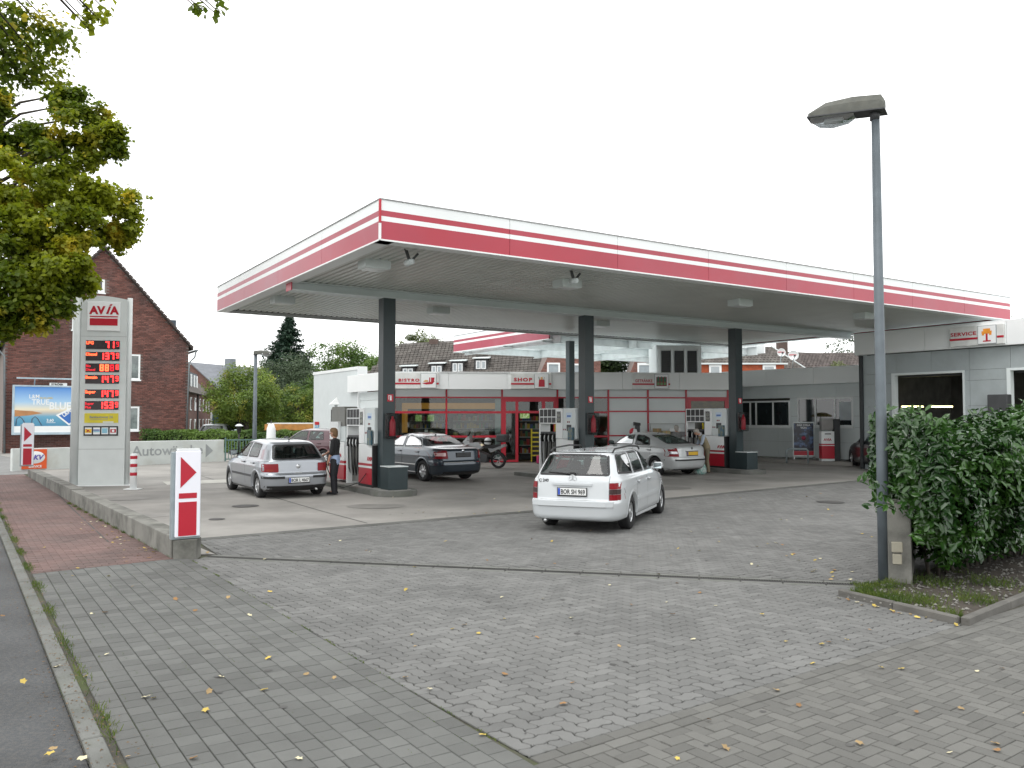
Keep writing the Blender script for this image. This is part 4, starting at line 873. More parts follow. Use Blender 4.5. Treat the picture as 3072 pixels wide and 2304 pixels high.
bx('back_wall', M_hall, srv, 0, SL2, 6.0, 6.1, 0.1, 5.0); bx('hall_floor', M_hall, srv, 0, SL2, 0.1, 6, 0.16, 0.2); bx('inner_wall', M_hall, srv, 0.0, 0.1, 0.1, 6, 0.1, 5.0)
for (h0, h1, g0, g1) in ((1.02, 3.63, 0.1, 3.66), (4.98, 7.6, 0.1, 3.66)):
    d = empty('garage_door', 0, 0, 0); d.parent = srv; d.location = (0, 0, 0)
    for (a, b, c, e) in ((h0, h0 + 0.12, g0, g1), (h1 - 0.06, h1, g0, g1)): bx('door_frame', M_offw, d, a, b, -0.03, 0.2, c, e)
    bx('door_frame', M_offw, d, h0 + 0.12, h1 - 0.06, -0.03, 0.2, g1 - 0.08, g1)
    for k in range(4): bx('door_section', M_dgrey, d, h0 + 0.12, h1 - 0.06, 0.3 + 0.5 * k, 0.78 + 0.5 * k, g1 - 0.14 + 0.03 * k, g1 - 0.10 + 0.03 * k)
# fluorescent tubes in the hall
for i, (px, pyy, lb) in enumerate(((15.28, 31.5, 'left glowing fluorescent tube inside the service hall'), (16.40, 31.5, 'right glowing fluorescent tube inside the service hall, above the hedge'), (19.9, 30.6, 'fluorescent tube inside the second garage opening'))):
    o = empty('tube_light', px, pyy, 2.45 if i < 2 else 3.35, 0, lb, 'tube light', 'tube lights in the service hall')
    bx('fitting', M_white, o, -0.42, 0.42, 0.03, 0.1, 0.0, 0.06); s = MB(); s.tube([(-0.40, 0, 0.02), (0.40, 0, 0.02)], 0.028, 8)
    s.build('tube', mat('tube_glow', (0.9, 0.85, 0.5), 0.5, emit=(1.0, 0.85, 0.35), es=4.0) if i < 2 else mat('tube_glow_white', (0.9, 0.9, 0.9), 0.5, emit=(0.8, 1, 0.95), es=4), o)
bx('downpipe', mat('dark_pipe', (0.03, 0.035, 0.038), 0.5), srv, -0.22, -0.1, -0.1, 0.02, 0.1, 4.38)
sign_box(srv, 3.32, 5.06, 'SERVICE', 3.35, 4.20, 4.80, 0.12, 4.25, 4.84, ic_lift, z0=4.45, z1=5.10, y=-0.22, sz=4.65)
a = srv.rotation_euler.z
def onsrv(x, y): return (13.3 + x * math.cos(a) - y * math.sin(a), 31.0 + x * math.sin(a) + y * math.cos(a))
o = empty('wall_box', *onsrv(4.5, -0.02), 2.2, math.degrees(a), 'dark box mounted on the service hall wall above the hedge', 'wall box')
bx('body', M_dgrey, o, 0, 0.62, -0.32, 0.0, 0, 0.6, 0.02)
# things on the walk by the office
def onofc(x, y):
    a = ofc.rotation_euler.z; return (10.75 + x * math.cos(a) - y * math.sin(a), 37.0 + x * math.sin(a) + y * math.cos(a))
o = empty('advert_stand', *onofc(2.9, -0.7), 0.33, -5, 'dark poster stand with red foot beside the air station under the window', 'advert stand')
bx('frame', M_offw, o, -0.44, 0.44, -0.03, 0.03, 0.12, 1.55, 0.01); bx('poster', mat('poster_night', (0.012, 0.014, 0.03), 0.3, c2=(0.10, 0.18, 0.36), c2s=3.5, c2w=(0.5, 0.65)), o, -0.40, 0.40, -0.036, -0.031, 0.35, 1.5); bx('poster_foot', M_red, o, -0.40, 0.40, -0.037, -0.031, 0.17, 0.345)
s = MB(); s.lathe([(0, -0.008), (0.09, -0.006), (0.05, 0)], (0, -0.037, 0.88), 10, 'y'); s.build('poster_print', mat('poster_pink', (0.4, 0.05, 0.1), 0.4), o)
text('DAS COLA\nVON', 0.11, M_white, o, (0, -0.04, 1.38), bold=0.02, align='CENTER')
bx('foot', M_steel, o, -0.44, -0.40, -0.15, 0.15, 0, 0.12); bx('foot', M_steel, o, 0.40, 0.44, -0.15, 0.15, 0, 0.12)
o = empty('air_station', *onofc(3.95, -0.75), 0.30, -5, 'small red and white air and water station under the office window', 'air station')
bx('lower_panel', M_red, o, -0.25, 0.25, -0.2, 0.2, 0.1, 0.62, 0.008); bx('middle_panel', M_white, o, -0.25, 0.25, -0.2, 0.2, 0.7, 1.2, 0.008); bx('stripe_panel', M_white, o, -0.252, 0.252, -0.202, 0.202, 0.62, 0.65); bx('stripe_panel', M_red, o, -0.25, 0.25, -0.201, 0.201, 0.65, 0.70); bx('foot', M_offw, o, -0.25, 0.25, -0.2, 0.2, 0, 0.098)
bx('head', mat('frosty', (0.24, 0.23, 0.22), 0.4), o, -0.23, 0.23, -0.16, 0.16, 1.26, 1.72, 0.01); bx('slot', M_black, o, -0.12, 0.12, -0.206, -0.2, 1.08, 1.12); text('AVIA', 0.14, M_red, o, (-0.17, -0.205, 0.82), bold=0.03)
bx('side_box', M_dgrey, o, 0.27, 0.52, -0.1, 0.15, 0.0, 1.7, 0.02)
o = empty('barrier_hoop', *onofc(3.2, -1.7), 0.22, -5, 'grey tubular protection hoop in front of the air station', 'barrier')
s = MB(); s.tube([(-0.42, 0, 0), (-0.42, 0, 0.5), (-0.36, 0, 0.57), (0.36, 0, 0.57), (0.42, 0, 0.5), (0.42, 0, 0)], 0.035, 8); s.build('hoop', M_galv, o)

# yellow parasol display, wire rack with boxes, black post at the drinks wall
o = onshop('parasol_display', 13.55, -1.5, 0.0, 'yellow topped display stand with a gas bottle picture behind the third pump', 'display stand')
s = MB(); s.lathe([(0.5, 0), (0.45, 0.06), (0.22, 0.17), (0, 0.2)], (0, 0, 1.93), 8); s.lathe([(0.5, 0), (0, 0.02)], (0, 0, 1.925), 8); s.build('canopy_top', mat('parasol_yellow', (0.85, 0.6, 0.02), 0.5), o)
bx('panel', M_white, o, -0.32, 0.32, -0.02, 0.02, 0.5, 1.7); bx('post', M_steel, o, -0.02, 0.02, 0.021, 0.06, 0, 1.93); bx('base', M_dgrey, o, -0.35, 0.35, -0.2, 0.2, 0, 0.06)
s = MB(); s.lathe([(0, 0), (0.16, 0.02), (0.16, 0.4), (0.08, 0.5), (0.05, 0.6), (0, 0.6)], (0, -0.02, 0.9), 12); s.v = [(x, -0.03 + (y + 0.02) * 0.05, z) for x, y, z in s.v]; s.build('picture', mat('bottle_blue', (0.05, 0.1, 0.2), 0.5), o)
o = onshop('wire_rack', 10.6, -0.75, 0.0, 'tall wire rack of cartons standing before the drinks wall', 'rack')
s = MB()
for x in (0, 1.55):
    for y in (0, 0.45): s.tube([(x, y, 0), (x, y, 1.62)], 0.012, 5)
for z in (0.3, 0.7, 1.08, 1.62):
    for y in (0, 0.45): s.tube([(0, y, z), (1.55, y, z)], 0.01, 5)
    for x in (0, 1.55): s.tube([(x, 0, z), (x, 0.45, z)], 0.01, 5)
for k in range(8): s.tube([(0.1 + k * 0.19, 0, 1.08), (0.1 + k * 0.19, 0.45, 1.08)], 0.006, 4)
s.build('wire_frame', M_steel, o)
def carton(x, y, z, w, d, h, m, lb):
    c = onshop('carton', 10.6 + x, -0.75 + y, z, lb, 'box', grp='boxes in the wire rack'); bx('body', m, c, 0, w, 0, d, 0, h, 0.006); bx('tape', M_tan, c, w * 0.45, w * 0.55, -0.002, 0, 0, h)
M_ct = mat('cardboard', (0.33, 0.26, 0.14), 0.8)
carton(0.18, 0.06, 1.09, 0.30, 0.3, 0.34, M_ct, 'tallest brown carton in the wire rack, at left'); carton(0.52, 0.06, 1.09, 0.34, 0.3, 0.24, mat('cardboard_pale', (0.42, 0.36, 0.2), 0.8), 'low pale carton in the middle of the wire rack')
carton(0.92, 0.04, 1.09, 0.55, 0.34, 0.20, mat('box_grey', (0.2, 0.19, 0.2), 0.7), 'dark grey flat box in the wire rack, at right'); carton(0.85, 0.03, 1.30, 0.45, 0.3, 0.14, M_white, 'white rounded box lying on top at the right of the wire rack')
o = onshop('ash_post', 9.95, -1.2, 0.0, 'slim dark post with sloped head standing before the drinks wall', 'post')
bx('shaft', M_dgrey, o, -0.08, 0.10, -0.08, 0.08, 0, 1.55, 0.01); s = MB(); s.prism([(-0.14, 1.55), (0.12, 1.55), (0.12, 1.66), (-0.14, 1.70)], -0.1, 0.1); s.build('head', M_black, o)
o = onshop('ash_post', 9.8, -1.1, 0.0, 'pale narrow panel beside the slim dark post', 'panel'); bx('board', M_offw, o, -0.10, 0.0, -0.02, 0.02, 0, 1.60)
o = onshop('flower_trough', 5.9, -0.75, 0.0, 'magenta box on the ground right of the shop door', 'box'); bx('body', mat('magenta', (0.45, 0.02, 0.12), 0.5), o, 0, 0.7, 0, 0.4, 0, 0.32, 0.02); bx('stock', mat('magenta_dark', (0.25, 0.015, 0.07), 0.6), o, 0.3, 0.68, 0.05, 0.36, 0.321, 0.75, 0.03)
# small white fixtures on the tarmac wall and the paper dispenser by the middle column
# ================================================================== vehicles
M_tyre = mat('tyre_rubber', (0.014, 0.014, 0.015), 0.8, var=0.15); M_alu = mat('alloy', (0.55, 0.56, 0.57), 0.3, 0.7, var=0.08)
M_tail = mat('tail_light_red', (0.20, 0.004, 0.010), 0.38, var=0.1, spec=0.3); M_tsm = mat('tail_light_smoke', (0.05, 0.03, 0.03), 0.35, spec=0.3); M_amb = mat('tail_light_orange', (0.22, 0.02, 0.01), 0.35, spec=0.3)
M_plate = mat('plate_white', (0.72, 0.73, 0.72), 0.4, var=0.02); M_pblue = mat('plate_blue', (0.02, 0.07, 0.42), 0.4); M_seal2 = mat('window_rubber', (0.012, 0.012, 0.013), 0.45, var=0.05)
M_int = mat('car_interior', (0.03, 0.031, 0.034), 0.8, var=0.2); M_head = mat('headlight_clear', (0.5, 0.52, 0.55), 0.1, 0.3, coat=1.0)
G_car = glass('car_glass', (0.62, 0.76, 0.73), 0.01, lo=0.05, bmp=0.0, hi=0.5)
def smooth_interp(prof, z):
    zs = np.array([p[0] for p in prof]); xs = np.array([p[1] for p in prof])
    g = np.linspace(zs[0], zs[-1], 600); v = np.interp(g, zs, xs); k = 9; pad = np.pad(v, k // 2, mode='edge'); sm = np.convolve(pad, np.ones(k) / k, 'valid')
    return np.interp(z, g, sm)
class Body:
    def __init__(s, rear, front, width, n_r=7.0, n_f=4.5, xc=0.0, taper=0.0):
        s.r, s.f, s.w, s.nr, s.nf, s.xc = rear, front, width, n_r, n_f, xc
        s.z0, s.z1 = width[0][0], width[-1][0]
    def lim(s, z): return float(smooth_interp(s.r, z)), float(smooth_interp(s.f, z)), float(smooth_interp(s.w, z))
    def side(s, x, z):
        z = min(max(z, s.z0), s.z1); a, b, w = s.lim(z)
        q = (x - s.xc) / (b - s.xc) if x > s.xc else (s.xc - x) / (s.xc - a); n = s.nf if x > s.xc else s.nr
        return w * max(0.0, 1 - min(abs(q), 1.0) ** n) ** (1 / n)
    def end(s, y, z, rear=True):
        z = min(max(z, s.z0), s.z1); a, b, w = s.lim(z); n = s.nr if rear else s.nf
        k = max(0.0, 1 - min(abs(y) / w, 1.0) ** n) ** (1 / n)
        return s.xc - (s.xc - a) * k if rear else s.xc + (b - s.xc) * k
def inpoly(p, poly):
    c = False; n = len(poly)
    for i in range(n):
        a, b = poly[i - 1], poly[i]
        if (a[1] > p[1]) != (b[1] > p[1]) and p[0] < (b[0] - a[0]) * (p[1] - a[1]) / (b[1] - a[1]) + a[0]: c = not c
    return c
def inset(poly, k):
    if area(poly) < 0: poly = poly[::-1]
    return ring(poly, k)
def rounded(poly, r=0.05, n=3):
    if area(poly) < 0: poly = poly[::-1]
    out = []
    for i in range(len(poly)):
        a, b, c = Vector(poly[i - 1]), Vector(poly[i]), Vector(poly[(i + 1) % len(poly)])
        d0 = (a - b); d1 = (c - b); k = min(r, d0.length * 0.45, d1.length * 0.45); p0 = b + d0.normalized() * k; p1 = b + d1.normalized() * k
        for j in range(n + 1):
            t = j / n; q = p0 * (1 - t) ** 2 + b * 2 * t * (1 - t) + p1 * t * t; out.append((q.x, q.y))
    return out
def patch(B, poly, view, off, step=0.07, hole=None):
    """polygon laid on the body skin; returns (verts, faces). view: L / R side (x,z), B rear (y,z), F front (y,z)"""
    bm = bmesh.new()
    if hole:
        n = len(poly); a = [bm.verts.new((p[0], p[1], 0)) for p in poly]; h = [bm.verts.new((p[0], p[1], 0)) for p in hole]
        for i in range(n): bm.faces.new((a[i], a[(i + 1) % n], h[(i + 1) % n], h[i]))
    else: bm.faces.new([bm.verts.new((p[0], p[1], 0)) for p in poly])
    xs = [p[0] for p in poly]; ys = [p[1] for p in poly]
    for ax, lo, hi in ((0, min(xs), max(xs)), (1, min(ys), max(ys))):
        k = int((hi - lo) / step)
        for i in range(1, k + 1):
            co = [0, 0, 0]; no = [0, 0, 0]; co[ax] = lo + (hi - lo) * i / (k + 1); no[ax] = 1
            bmesh.ops.bisect_plane(bm, geom=bm.verts[:] + bm.edges[:] + bm.faces[:], plane_co=co, plane_no=no)
    bmesh.ops.triangulate(bm, faces=[f for f in bm.faces if len(f.verts) > 4])
    bm.verts.index_update(); vs = []
    for v in bm.verts:
        p, q = v.co.x, v.co.y
        if view in 'LR': y = B.side(p, q) + off; vs.append((p, y if view == 'L' else -y, q))
        else:
            x = B.end(p, q, view == 'B'); vs.append((x - off if view == 'B' else x + off, p, q))
    fs = [tuple(v.index for v in f.verts) for f in bm.faces]; bm.free()
    return vs, fs
def wheel(parent, x, y, r, w, style, sd):
    o = bpy.data.objects.new('wheel', None); col.objects.link(o); o.parent = parent; o.location = (x, y, r)
    s = MB(); s.lathe([(r * 0.62, -w / 2), (r * 0.93, -w / 2), (r, -w / 2 + 0.025), (r, w / 2 - 0.025), (r * 0.93, w / 2), (r * 0.62, w / 2), (r * 0.62, -w / 2)], seg=32, axis='y'); s.build('tyre', M_tyre, o)
    f = sd * w / 2; ri = r * 0.66; k = -sd * 0.02
    s = MB(); s.lathe([(ri, f), (ri, f + k), (ri * 0.9, f + 1.5 * k), (ri * 0.88, f - sd * w * 0.7)], seg=32, axis='y')
    n = {'five': 5, 'seven': 7, 'cover': 9, 'eight': 8}[style]; sw = {'five': 0.055, 'seven': 0.042, 'cover': 0.045, 'eight': 0.045}[style]
    s.lathe([(0.0, f + 1.0 * k), (0.055, f + 1.2 * k), (0.065, f + 2.4 * k)], seg=16, axis='y')
    for i in range(n):
        t = 2 * math.pi * i / n + 0.3; d = Vector((math.cos(t), 0, math.sin(t))); pz = Vector((-math.sin(t), 0, math.cos(t)))
        a = d * 0.05; b = d * ri * 0.93; yy = f + 1.6 * k
        vs = [a - pz * sw * 0.5, a + pz * sw * 0.5, b + pz * sw * 0.85, b - pz * sw * 0.85]
        vs = [(v.x, yy, v.z) for v in vs] + [(v.x, yy - sd * 0.03, v.z) for v in vs]
        s.add(vs, [(0, 1, 2, 3), (0, 4, 5, 1), (1, 5, 6, 2), (2, 6, 7, 3), (3, 7, 4, 0)])
    s.build('rim', M_alu, o)
    s = MB(); s.lathe([(ri * 0.87, f - sd * w * 0.55), (0, f - sd * w * 0.55)], seg=24, axis='y'); s.build('brake_disc', M_black, o)
    return o
def car(name, B, x, y, ang, paint, label, cat, wb, track, wr, tyw, style, sides, rear_win, front_win, extra, seats=True, arch=0.06, tone=None):
    o = empty(name, x, y, None, ang, label, cat); o.rotation_euler.y = 0
    if y > 18: o.rotation_euler = (0.011 * math.cos(R(ang)) * 1.0, -0.011 * math.sin(R(ang)), R(ang))
    holes = [('S', inset(rounded(p, 0.06), 0.012)) for p in sides] + [('B', inset(rounded(rear_win, 0.07), 0.012)), ('F', inset(rounded(front_win, 0.07), 0.012))]
    # body skin from horizontal slices
    nz_, nt_ = 84, 240
    zs = [B.z0 + (B.z1 - B.z0) * (1 - (1 - i / (nz_ - 1)) ** 1.7) for i in range(nz_)]
    vs = []
    for z in zs:
        a, b, w = B.lim(z)
        for j in range(nt_):
            t = 2 * math.pi * j / nt_; c, s_ = math.cos(t), math.sin(t)
            n = B.nf if c > 0 else B.nr; L = (b - B.xc) if c > 0 else (B.xc - a)
            q = (abs(c) ** n + abs(s_) ** n) ** (1 / n); vs.append((B.xc + L * c / q, w * s_ / q, z))
    fs = []
    ax_ = (-wb / 2, wb / 2); Ra = wr + arch
    for i in range(nz_ - 1):
        for j in range(nt_):
            j2 = (j + 1) % nt_; f = (i * nt_ + j, i * nt_ + j2, (i + 1) * nt_ + j2, (i + 1) * nt_ + j); kill = False
            P = [vs[k] for k in f]
            if all(abs(p[1]) > 0.45 for p in P):
                for xa in ax_:
                    if math.hypot(sum(p[0] for p in P) / 4 - xa, sum(p[2] for p in P) / 4 - wr) < Ra + 0.012: kill = True
            for kind, poly in holes:
                if kill: break
                if kind == 'S' and all(abs(p[1]) > 0.3 for p in P): kill = all(inpoly((p[0], p[2]), poly) for p in P)
                elif kind == 'B' and all(p[0] < B.xc for p in P): kill = all(inpoly((p[1], p[2]), poly) for p in P)
                elif kind == 'F' and all(p[0] > B.xc for p in P): kill = all(inpoly((p[1], p[2]), poly) for p in P)
            if not kill: fs.append(f)
    fs.append(tuple((nz_ - 1) * nt_ + j for j in range(nt_)))
    s = MB(); s.add(vs, fs, 0, True); body = s.build('body', paint, o)
    a, b, w = B.lim(B.z0 + 0.02)
    s = MB(); s.bbox(a + 0.12, b - 0.12, -w + 0.2, w - 0.2, B.z0, B.z0 + 0.06, 0.01); s.build('underbody', M_black, o)
    # arches and wheels
    for xa in ax_:
        for sd, vw_ in ((1, 'L'), (-1, 'R')):
            n = 22; th = [R(-8 + 196 * i / n) for i in range(n + 1)]
            V = []; F = []
            for rr_, dy in ((Ra + 0.045, 0.003), (Ra + 0.02, 0.012), (Ra - 0.012, 0.012), (Ra - 0.03, -0.06)):
                for t in th:
                    px, pz = xa + rr_ * math.cos(t), wr + rr_ * math.sin(t); V.append((px, sd * (B.side(px, max(pz, B.z0)) + dy), pz))
            m_ = n + 1
            for r_ in range(3):
                for k in range(n): F.append((r_ * m_ + k, r_ * m_ + k + 1, (r_ + 1) * m_ + k + 1, (r_ + 1) * m_ + k))
            s = MB(); s.add(V, F, 0, True); s.build('wheel_arch', paint, o)
            s = MB(); V = []; F = []
            for yy in (track / 2 + 0.06, track / 2 - 0.32):
                for t in th: V.append((xa + (Ra + 0.03) * math.cos(t), sd * yy, wr + (Ra + 0.03) * math.sin(t)))
            for k in range(n): F.append((k, k + 1, m_ + k + 1, m_ + k))
            F.append(tuple(range(m_, 2 * m_))); s.add(V, F, 0, True); s.build('wheel_well', M_black, o)
            wheel(o, xa, sd * (track / 2), wr, tyw, style, sd)
    # windows
    def win(poly, view):
        p = rounded(poly, 0.06); q = inset(p, 0.035)
        w_ = bpy.data.objects.new('window', None); col.objects.link(w_); w_.parent = o
        s = MB(); s.add(*patch(B, p, view, 0.004, 0.08, hole=q), 0, True); s.build('rubber_seal', extra.get('seal', M_seal2), w_)
        s = MB(); s.add(*patch(B, inset(p, 0.03), view, 0.001, 0.10), 0, True); s.build('pane', G_car, w_)
    for p in sides: win(p, 'L'); win(p, 'R')
    win(rear_win, 'B'); win(front_win, 'F')
    # interior
    zf = B.z0 + 0.16
    s = MB(); s.box(-1.5, 1.05, -0.66, 0.66, zf, zf + 0.02); s.build('floor_pan', M_int, o)
    s = MB(); s.box(0.75, 1.1, -0.64, 0.64, 0.5, 0.9); s.build('dashboard', M_int, o)
    for sx in (0.1, -0.85):
        for sy in (-0.36, 0.36):
            st_ = bpy.data.objects.new('seat', None); col.objects.link(st_); st_.parent = o; st_.location = (sx, sy, 0)
            s = MB(); s.bbox(0.0, 0.5, -0.24, 0.24, 0.32, 0.50, 0.04); s.build('cushion', M_int, st_)
            s = MB(); s.M = Matrix.Translation((-0.02, 0, 0.45)) @ Matrix.Rotation(R(-14), 4, 'Y'); s.bbox(-0.08, 0.05, -0.23, 0.23, 0, 0.56, 0.04); s.build('backrest', M_int, st_)
            s = MB(); s.M = Matrix.Translation((-0.15, 0, 1.0)); s.bbox(-0.05, 0.04, -0.12, 0.12, 0.02, 0.20, 0.035); s.build('headrest', M_int, st_)
    return o
def deco(o, B, name, poly, view, m, off=0.006, step=0.08, rad=0.0):
    p = rounded(poly, rad) if rad else poly
    s = MB(); s.add(*patch(B, p, view, off, step), 0, False); return s.build(name, m, o)
def bar_on(o, B, name, y0, y1, z0, z1, view, m, d0=0.0, d1=0.03):
    """raised strip across the rear or front following the bodywork"""
    s = MB(); n = 14; V = []
    for i in range(n + 1):
        y = y0 + (y1 - y0) * i / n
        for z, d in ((z0, d0), (z0, d1), (z1, d1), (z1, d0)):
            if view in 'BF': x = B.end(y, (z0 + z1) / 2, view == 'B'); V.append((x - d if view == 'B' else x + d, y, z))
            else: yy = B.side(y, (z0 + z1) / 2) + d; V.append((y, yy if view == 'L' else -yy, z))
    F = [(i * 4 + k, i * 4 + (k + 1) % 4, i * 4 + 4 + (k + 1) % 4, i * 4 + 4 + k) for i in range(n) for k in range(4)] + [(0, 1, 2, 3), (n * 4 + 3, n * 4 + 2, n * 4 + 1, n * 4)]
    s.add(V, F); return s.build(name, m, o)
def plate(o, B, z0, z1, txt, y0=-0.26, y1=0.26, m=None, eu=True, d=0.012):
    x = B.end(0, (z0 + z1) / 2) - d
    p = bpy.data.objects.new('number_plate', None); col.objects.link(p); p.parent = o; p.location = (x, 0, 0)
    bx('plate', m or M_plate, p, -0.012, 0.0, y0, y1, z0, z1, 0.002); bx('plate_holder', M_black, p, -0.003, 0.004, y0 - 0.015, y1 + 0.015, z0 - 0.025, z1 + 0.01)
    if eu: bx('euro_band', M_pblue, p, -0.014, -0.012, y1 - 0.045, y1 - 0.003, z0 + 0.003, z1 - 0.003)
    if txt:
        h = (z1 - z0) * 0.68; t = text(txt, h / 0.72, M_black, p, (-0.0155, y1 - 0.055, z0 + (z1 - z0) * 0.16), (R(90), 0, R(-90)), 0.02, depth=0.001)
        wd = max(v.co.x for v in t.data.vertices); k = (y1 - y0 - 0.075) / wd
        for v in t.data.vertices: v.co.x *= k
def mirror(o, B, x, z, m, sd):
    y = B.side(x, z); mm = bpy.data.objects.new('mirror', None); col.objects.link(mm); mm.parent = o; mm.location = (x, sd * (y - 0.02), z)
    s = MB(); s.bbox(-0.03, 0.10, *sorted((sd * 0.05, sd * 0.24)), 0.0, 0.14, 0.03); s.bar((0.03, 0, 0.02), (0.03, sd * 0.08, 0.04), 0.05); s.build('housing', m, mm)
    s = MB(); s.box(-0.034, -0.03, *sorted((sd * 0.065, sd * 0.225)), 0.015, 0.125); s.build('mirror_glass', mat('mirror_silver', (0.75, 0.85, 0.88), 0.03, 1.0), mm)
def common(o, B, paint, doors, hz, hx_, mir):
    for x in doors:
        for v in 'LR':
            deco(o, B, 'door_gap', [(x - 0.005, B.z0 + 0.14), (x + 0.005, B.z0 + 0.14), (x + 0.005, hz + 0.12), (x - 0.005, hz + 0.12)], v, M_black, 0.0025, 0.06)
    for x in hx_:
        for sd in (1, -1):
            y = B.side(x, hz); s = MB(); s.bbox(x - 0.09, x + 0.09, *sorted((sd * (y + 0.004), sd * (y + 0.04))), hz - 0.015, hz + 0.02, 0.008); s.build('door_handle', paint, o)
            s = MB(); s.bbox(x - 0.10, x + 0.06, *sorted((sd * (y - 0.01), sd * (y + 0.004))), hz - 0.04, hz + 0.012, 0.002); s.build('handle_recess', M_black, o)
    for sd in (1, -1): mirror(o, B, mir[0], mir[1], mir[2], sd)
def antenna(o, x, z, h=0.25, lean=-0.1):
    s = MB(); s.tube([(x, 0, z - 0.02), (x + lean, 0, z + h)], [0.007, 0.004], 6); s.lathe([(0.025, 0), (0.012, 0.04)], (x, 0, z - 0.02), 10); s.build('antenna', M_black, o)

# silver compact hatchback (seen from behind left)
P_silver = mat('silver_paint', (0.34, 0.36, 0.39), 0.32, 0.65, var=0.03, coat=0.7)
GB = Body([(.18, -1.80), (.24, -1.94), (.33, -1.995), (.54, -2.01), (.60, -1.995), (.635, -1.955), (.93, -1.925), (.97, -1.90), (1.30, -1.60), (1.35, -1.52), (1.39, -1.40), (1.42, -1.05), (1.435, -.7), (1.444, -.3)],
          [(.18, 1.95), (.25, 2.08), (.35, 2.13), (.5, 2.14), (.62, 2.08), (.72, 1.98), (.82, 1.78), (.9, 1.42), (.95, 1.12), (.99, 1.02), (1.2, .66), (1.33, .40), (1.39, .22), (1.43, .0), (1.444, -.2)],
          [(.18, .80), (.26, .85), (.5, .868), (.78, .868), (.92, .845), (.96, .80), (1.2, .70), (1.34, .615), (1.39, .55), (1.425, .38), (1.444, .12)], 7, 4.5, -0.25)
golf = car('hatchback', GB, -6.42, 22.30, 124, P_silver, 'small silver five door hatchback being filled beside the first pump island', 'car', 2.51, 1.46, 0.31, 0.19, 'cover',
    [[(-0.32, .985), (0.78, .975), (0.22, 1.34), (-0.25, 1.36)], [(-1.22, 1.0), (-0.42, .985), (-0.35, 1.36), (-1.08, 1.33)]],
    [(-.64, .965), (.64, .965), (.53, 1.325), (-.53, 1.325)], [(-.66, 1.01), (.66, 1.01), (.55, 1.34), (-.55, 1.34)], {})
common(golf, GB, P_silver, (0.86, -0.36), 0.86, (-0.22, -1.02), (0.72, 0.98, M_black))
for sgn in (1, -1):
    deco(golf, GB, 'tail_light', [(sgn * a, b) for a, b in ((.50, .66), (.835, .665), (.83, .865), (.505, .87))], 'B', M_tail, 0.012, 0.05, 0.03)
    deco(golf, GB, 'reverse_light', [(sgn * a, b) for a, b in ((.62, .685), (.77, .687), (.765, .735), (.625, .735))], 'B', M_amb, 0.014, 0.05, 0.01)
    bar_on(golf, GB, 'bumper_strip', *sorted((sgn * 0.36, sgn * 0.84)), .50, .56, 'B', M_black, 0, 0.012)
    deco(golf, GB, 'fog_trim', [(sgn * a, b) for a, b in ((.0, .185), (.80, .185), (.80, .33), (.0, .31))], 'B', M_black, 0.008, 0.06)
    bar_on(golf, GB, 'side_strip', -0.9, 0.8, .505, .56, 'L' if sgn > 0 else 'R', M_dgrey, 0, 0.012)
    bar_on(golf, GB, 'sill', -0.9, 0.9, .19, .25, 'L' if sgn > 0 else 'R', M_black, 0, 0.006)
    deco(golf, GB, 'headlight', [(sgn * a, b) for a, b in ((.45, .60), (.80, .62), (.78, .76), (.47, .76))], 'F', M_head, 0.01, 0.05, 0.03)
bar_on(golf, GB, 'tailgate_gap', -.49, .49, .595, .60, 'B', M_black, 0, 0.004)
plate(golf, GB, .40, .515, 'BOR L 4667')
s = MB(); s.lathe([(0, -0.012), (0.052, -0.01), (0.055, 0)], (GB.end(0, .79) - 0.003, 0, .79), 16, 'x'); s.build('badge', M_alu, golf)
s = MB(); s.tube([(GB.end(0, 1.0) - 0.02, 0.02, 1.0), (GB.end(0.3, 1.02) - 0.015, -0.42, 1.04)], 0.012, 6); s.build('wiper', M_black, golf)
antenna(golf, -1.22, 1.435, 0.22, -0.1)
s = MB(); s.bbox(GB.end(0, .64) - 0.02, GB.end(0, .64), -0.09, 0.09, .625, .65, 0.004); s.build('tailgate_handle', M_alu, golf)
s = MB(); s.tube([(-1.9, -0.45, .22), (-2.03, -0.45, .21)], 0.028, 10); s.build('exhaust_pipe', M_steel, golf)

# white estate (seen from behind, slightly right)
P_white = mat('white_paint', (0.53, 0.555, 0.57), 0.25, 0.0, var=0.015, coat=0.8)
WB = Body([(.19, -2.05), (.22, -2.28), (.28, -2.335), (.42, -2.36), (.53, -2.375), (.56, -2.36), (.58, -2.30), (.90, -2.285), (.99, -2.25), (1.36, -1.97), (1.395, -1.92), (1.415, -1.75), (1.43, -1.4), (1.44, -.9), (1.447, -.4)],
          [(.19, 1.95), (.3, 2.1), (.5, 2.13), (.6, 2.1), (.75, 2.05), (.85, 1.85), (.93, 1.38), (.97, 1.16), (1.0, 1.06), (1.2, .68), (1.34, .42), (1.40, .22), (1.43, -.05), (1.447, -.3)],
          [(.19, .74), (.24, .82), (.32, .85), (.5, .862), (.78, .862), (.92, .835), (.98, .79), (1.2, .705), (1.36, .625), (1.40, .56), (1.43, .36), (1.447, .12)], 8, 4.5, -0.4)
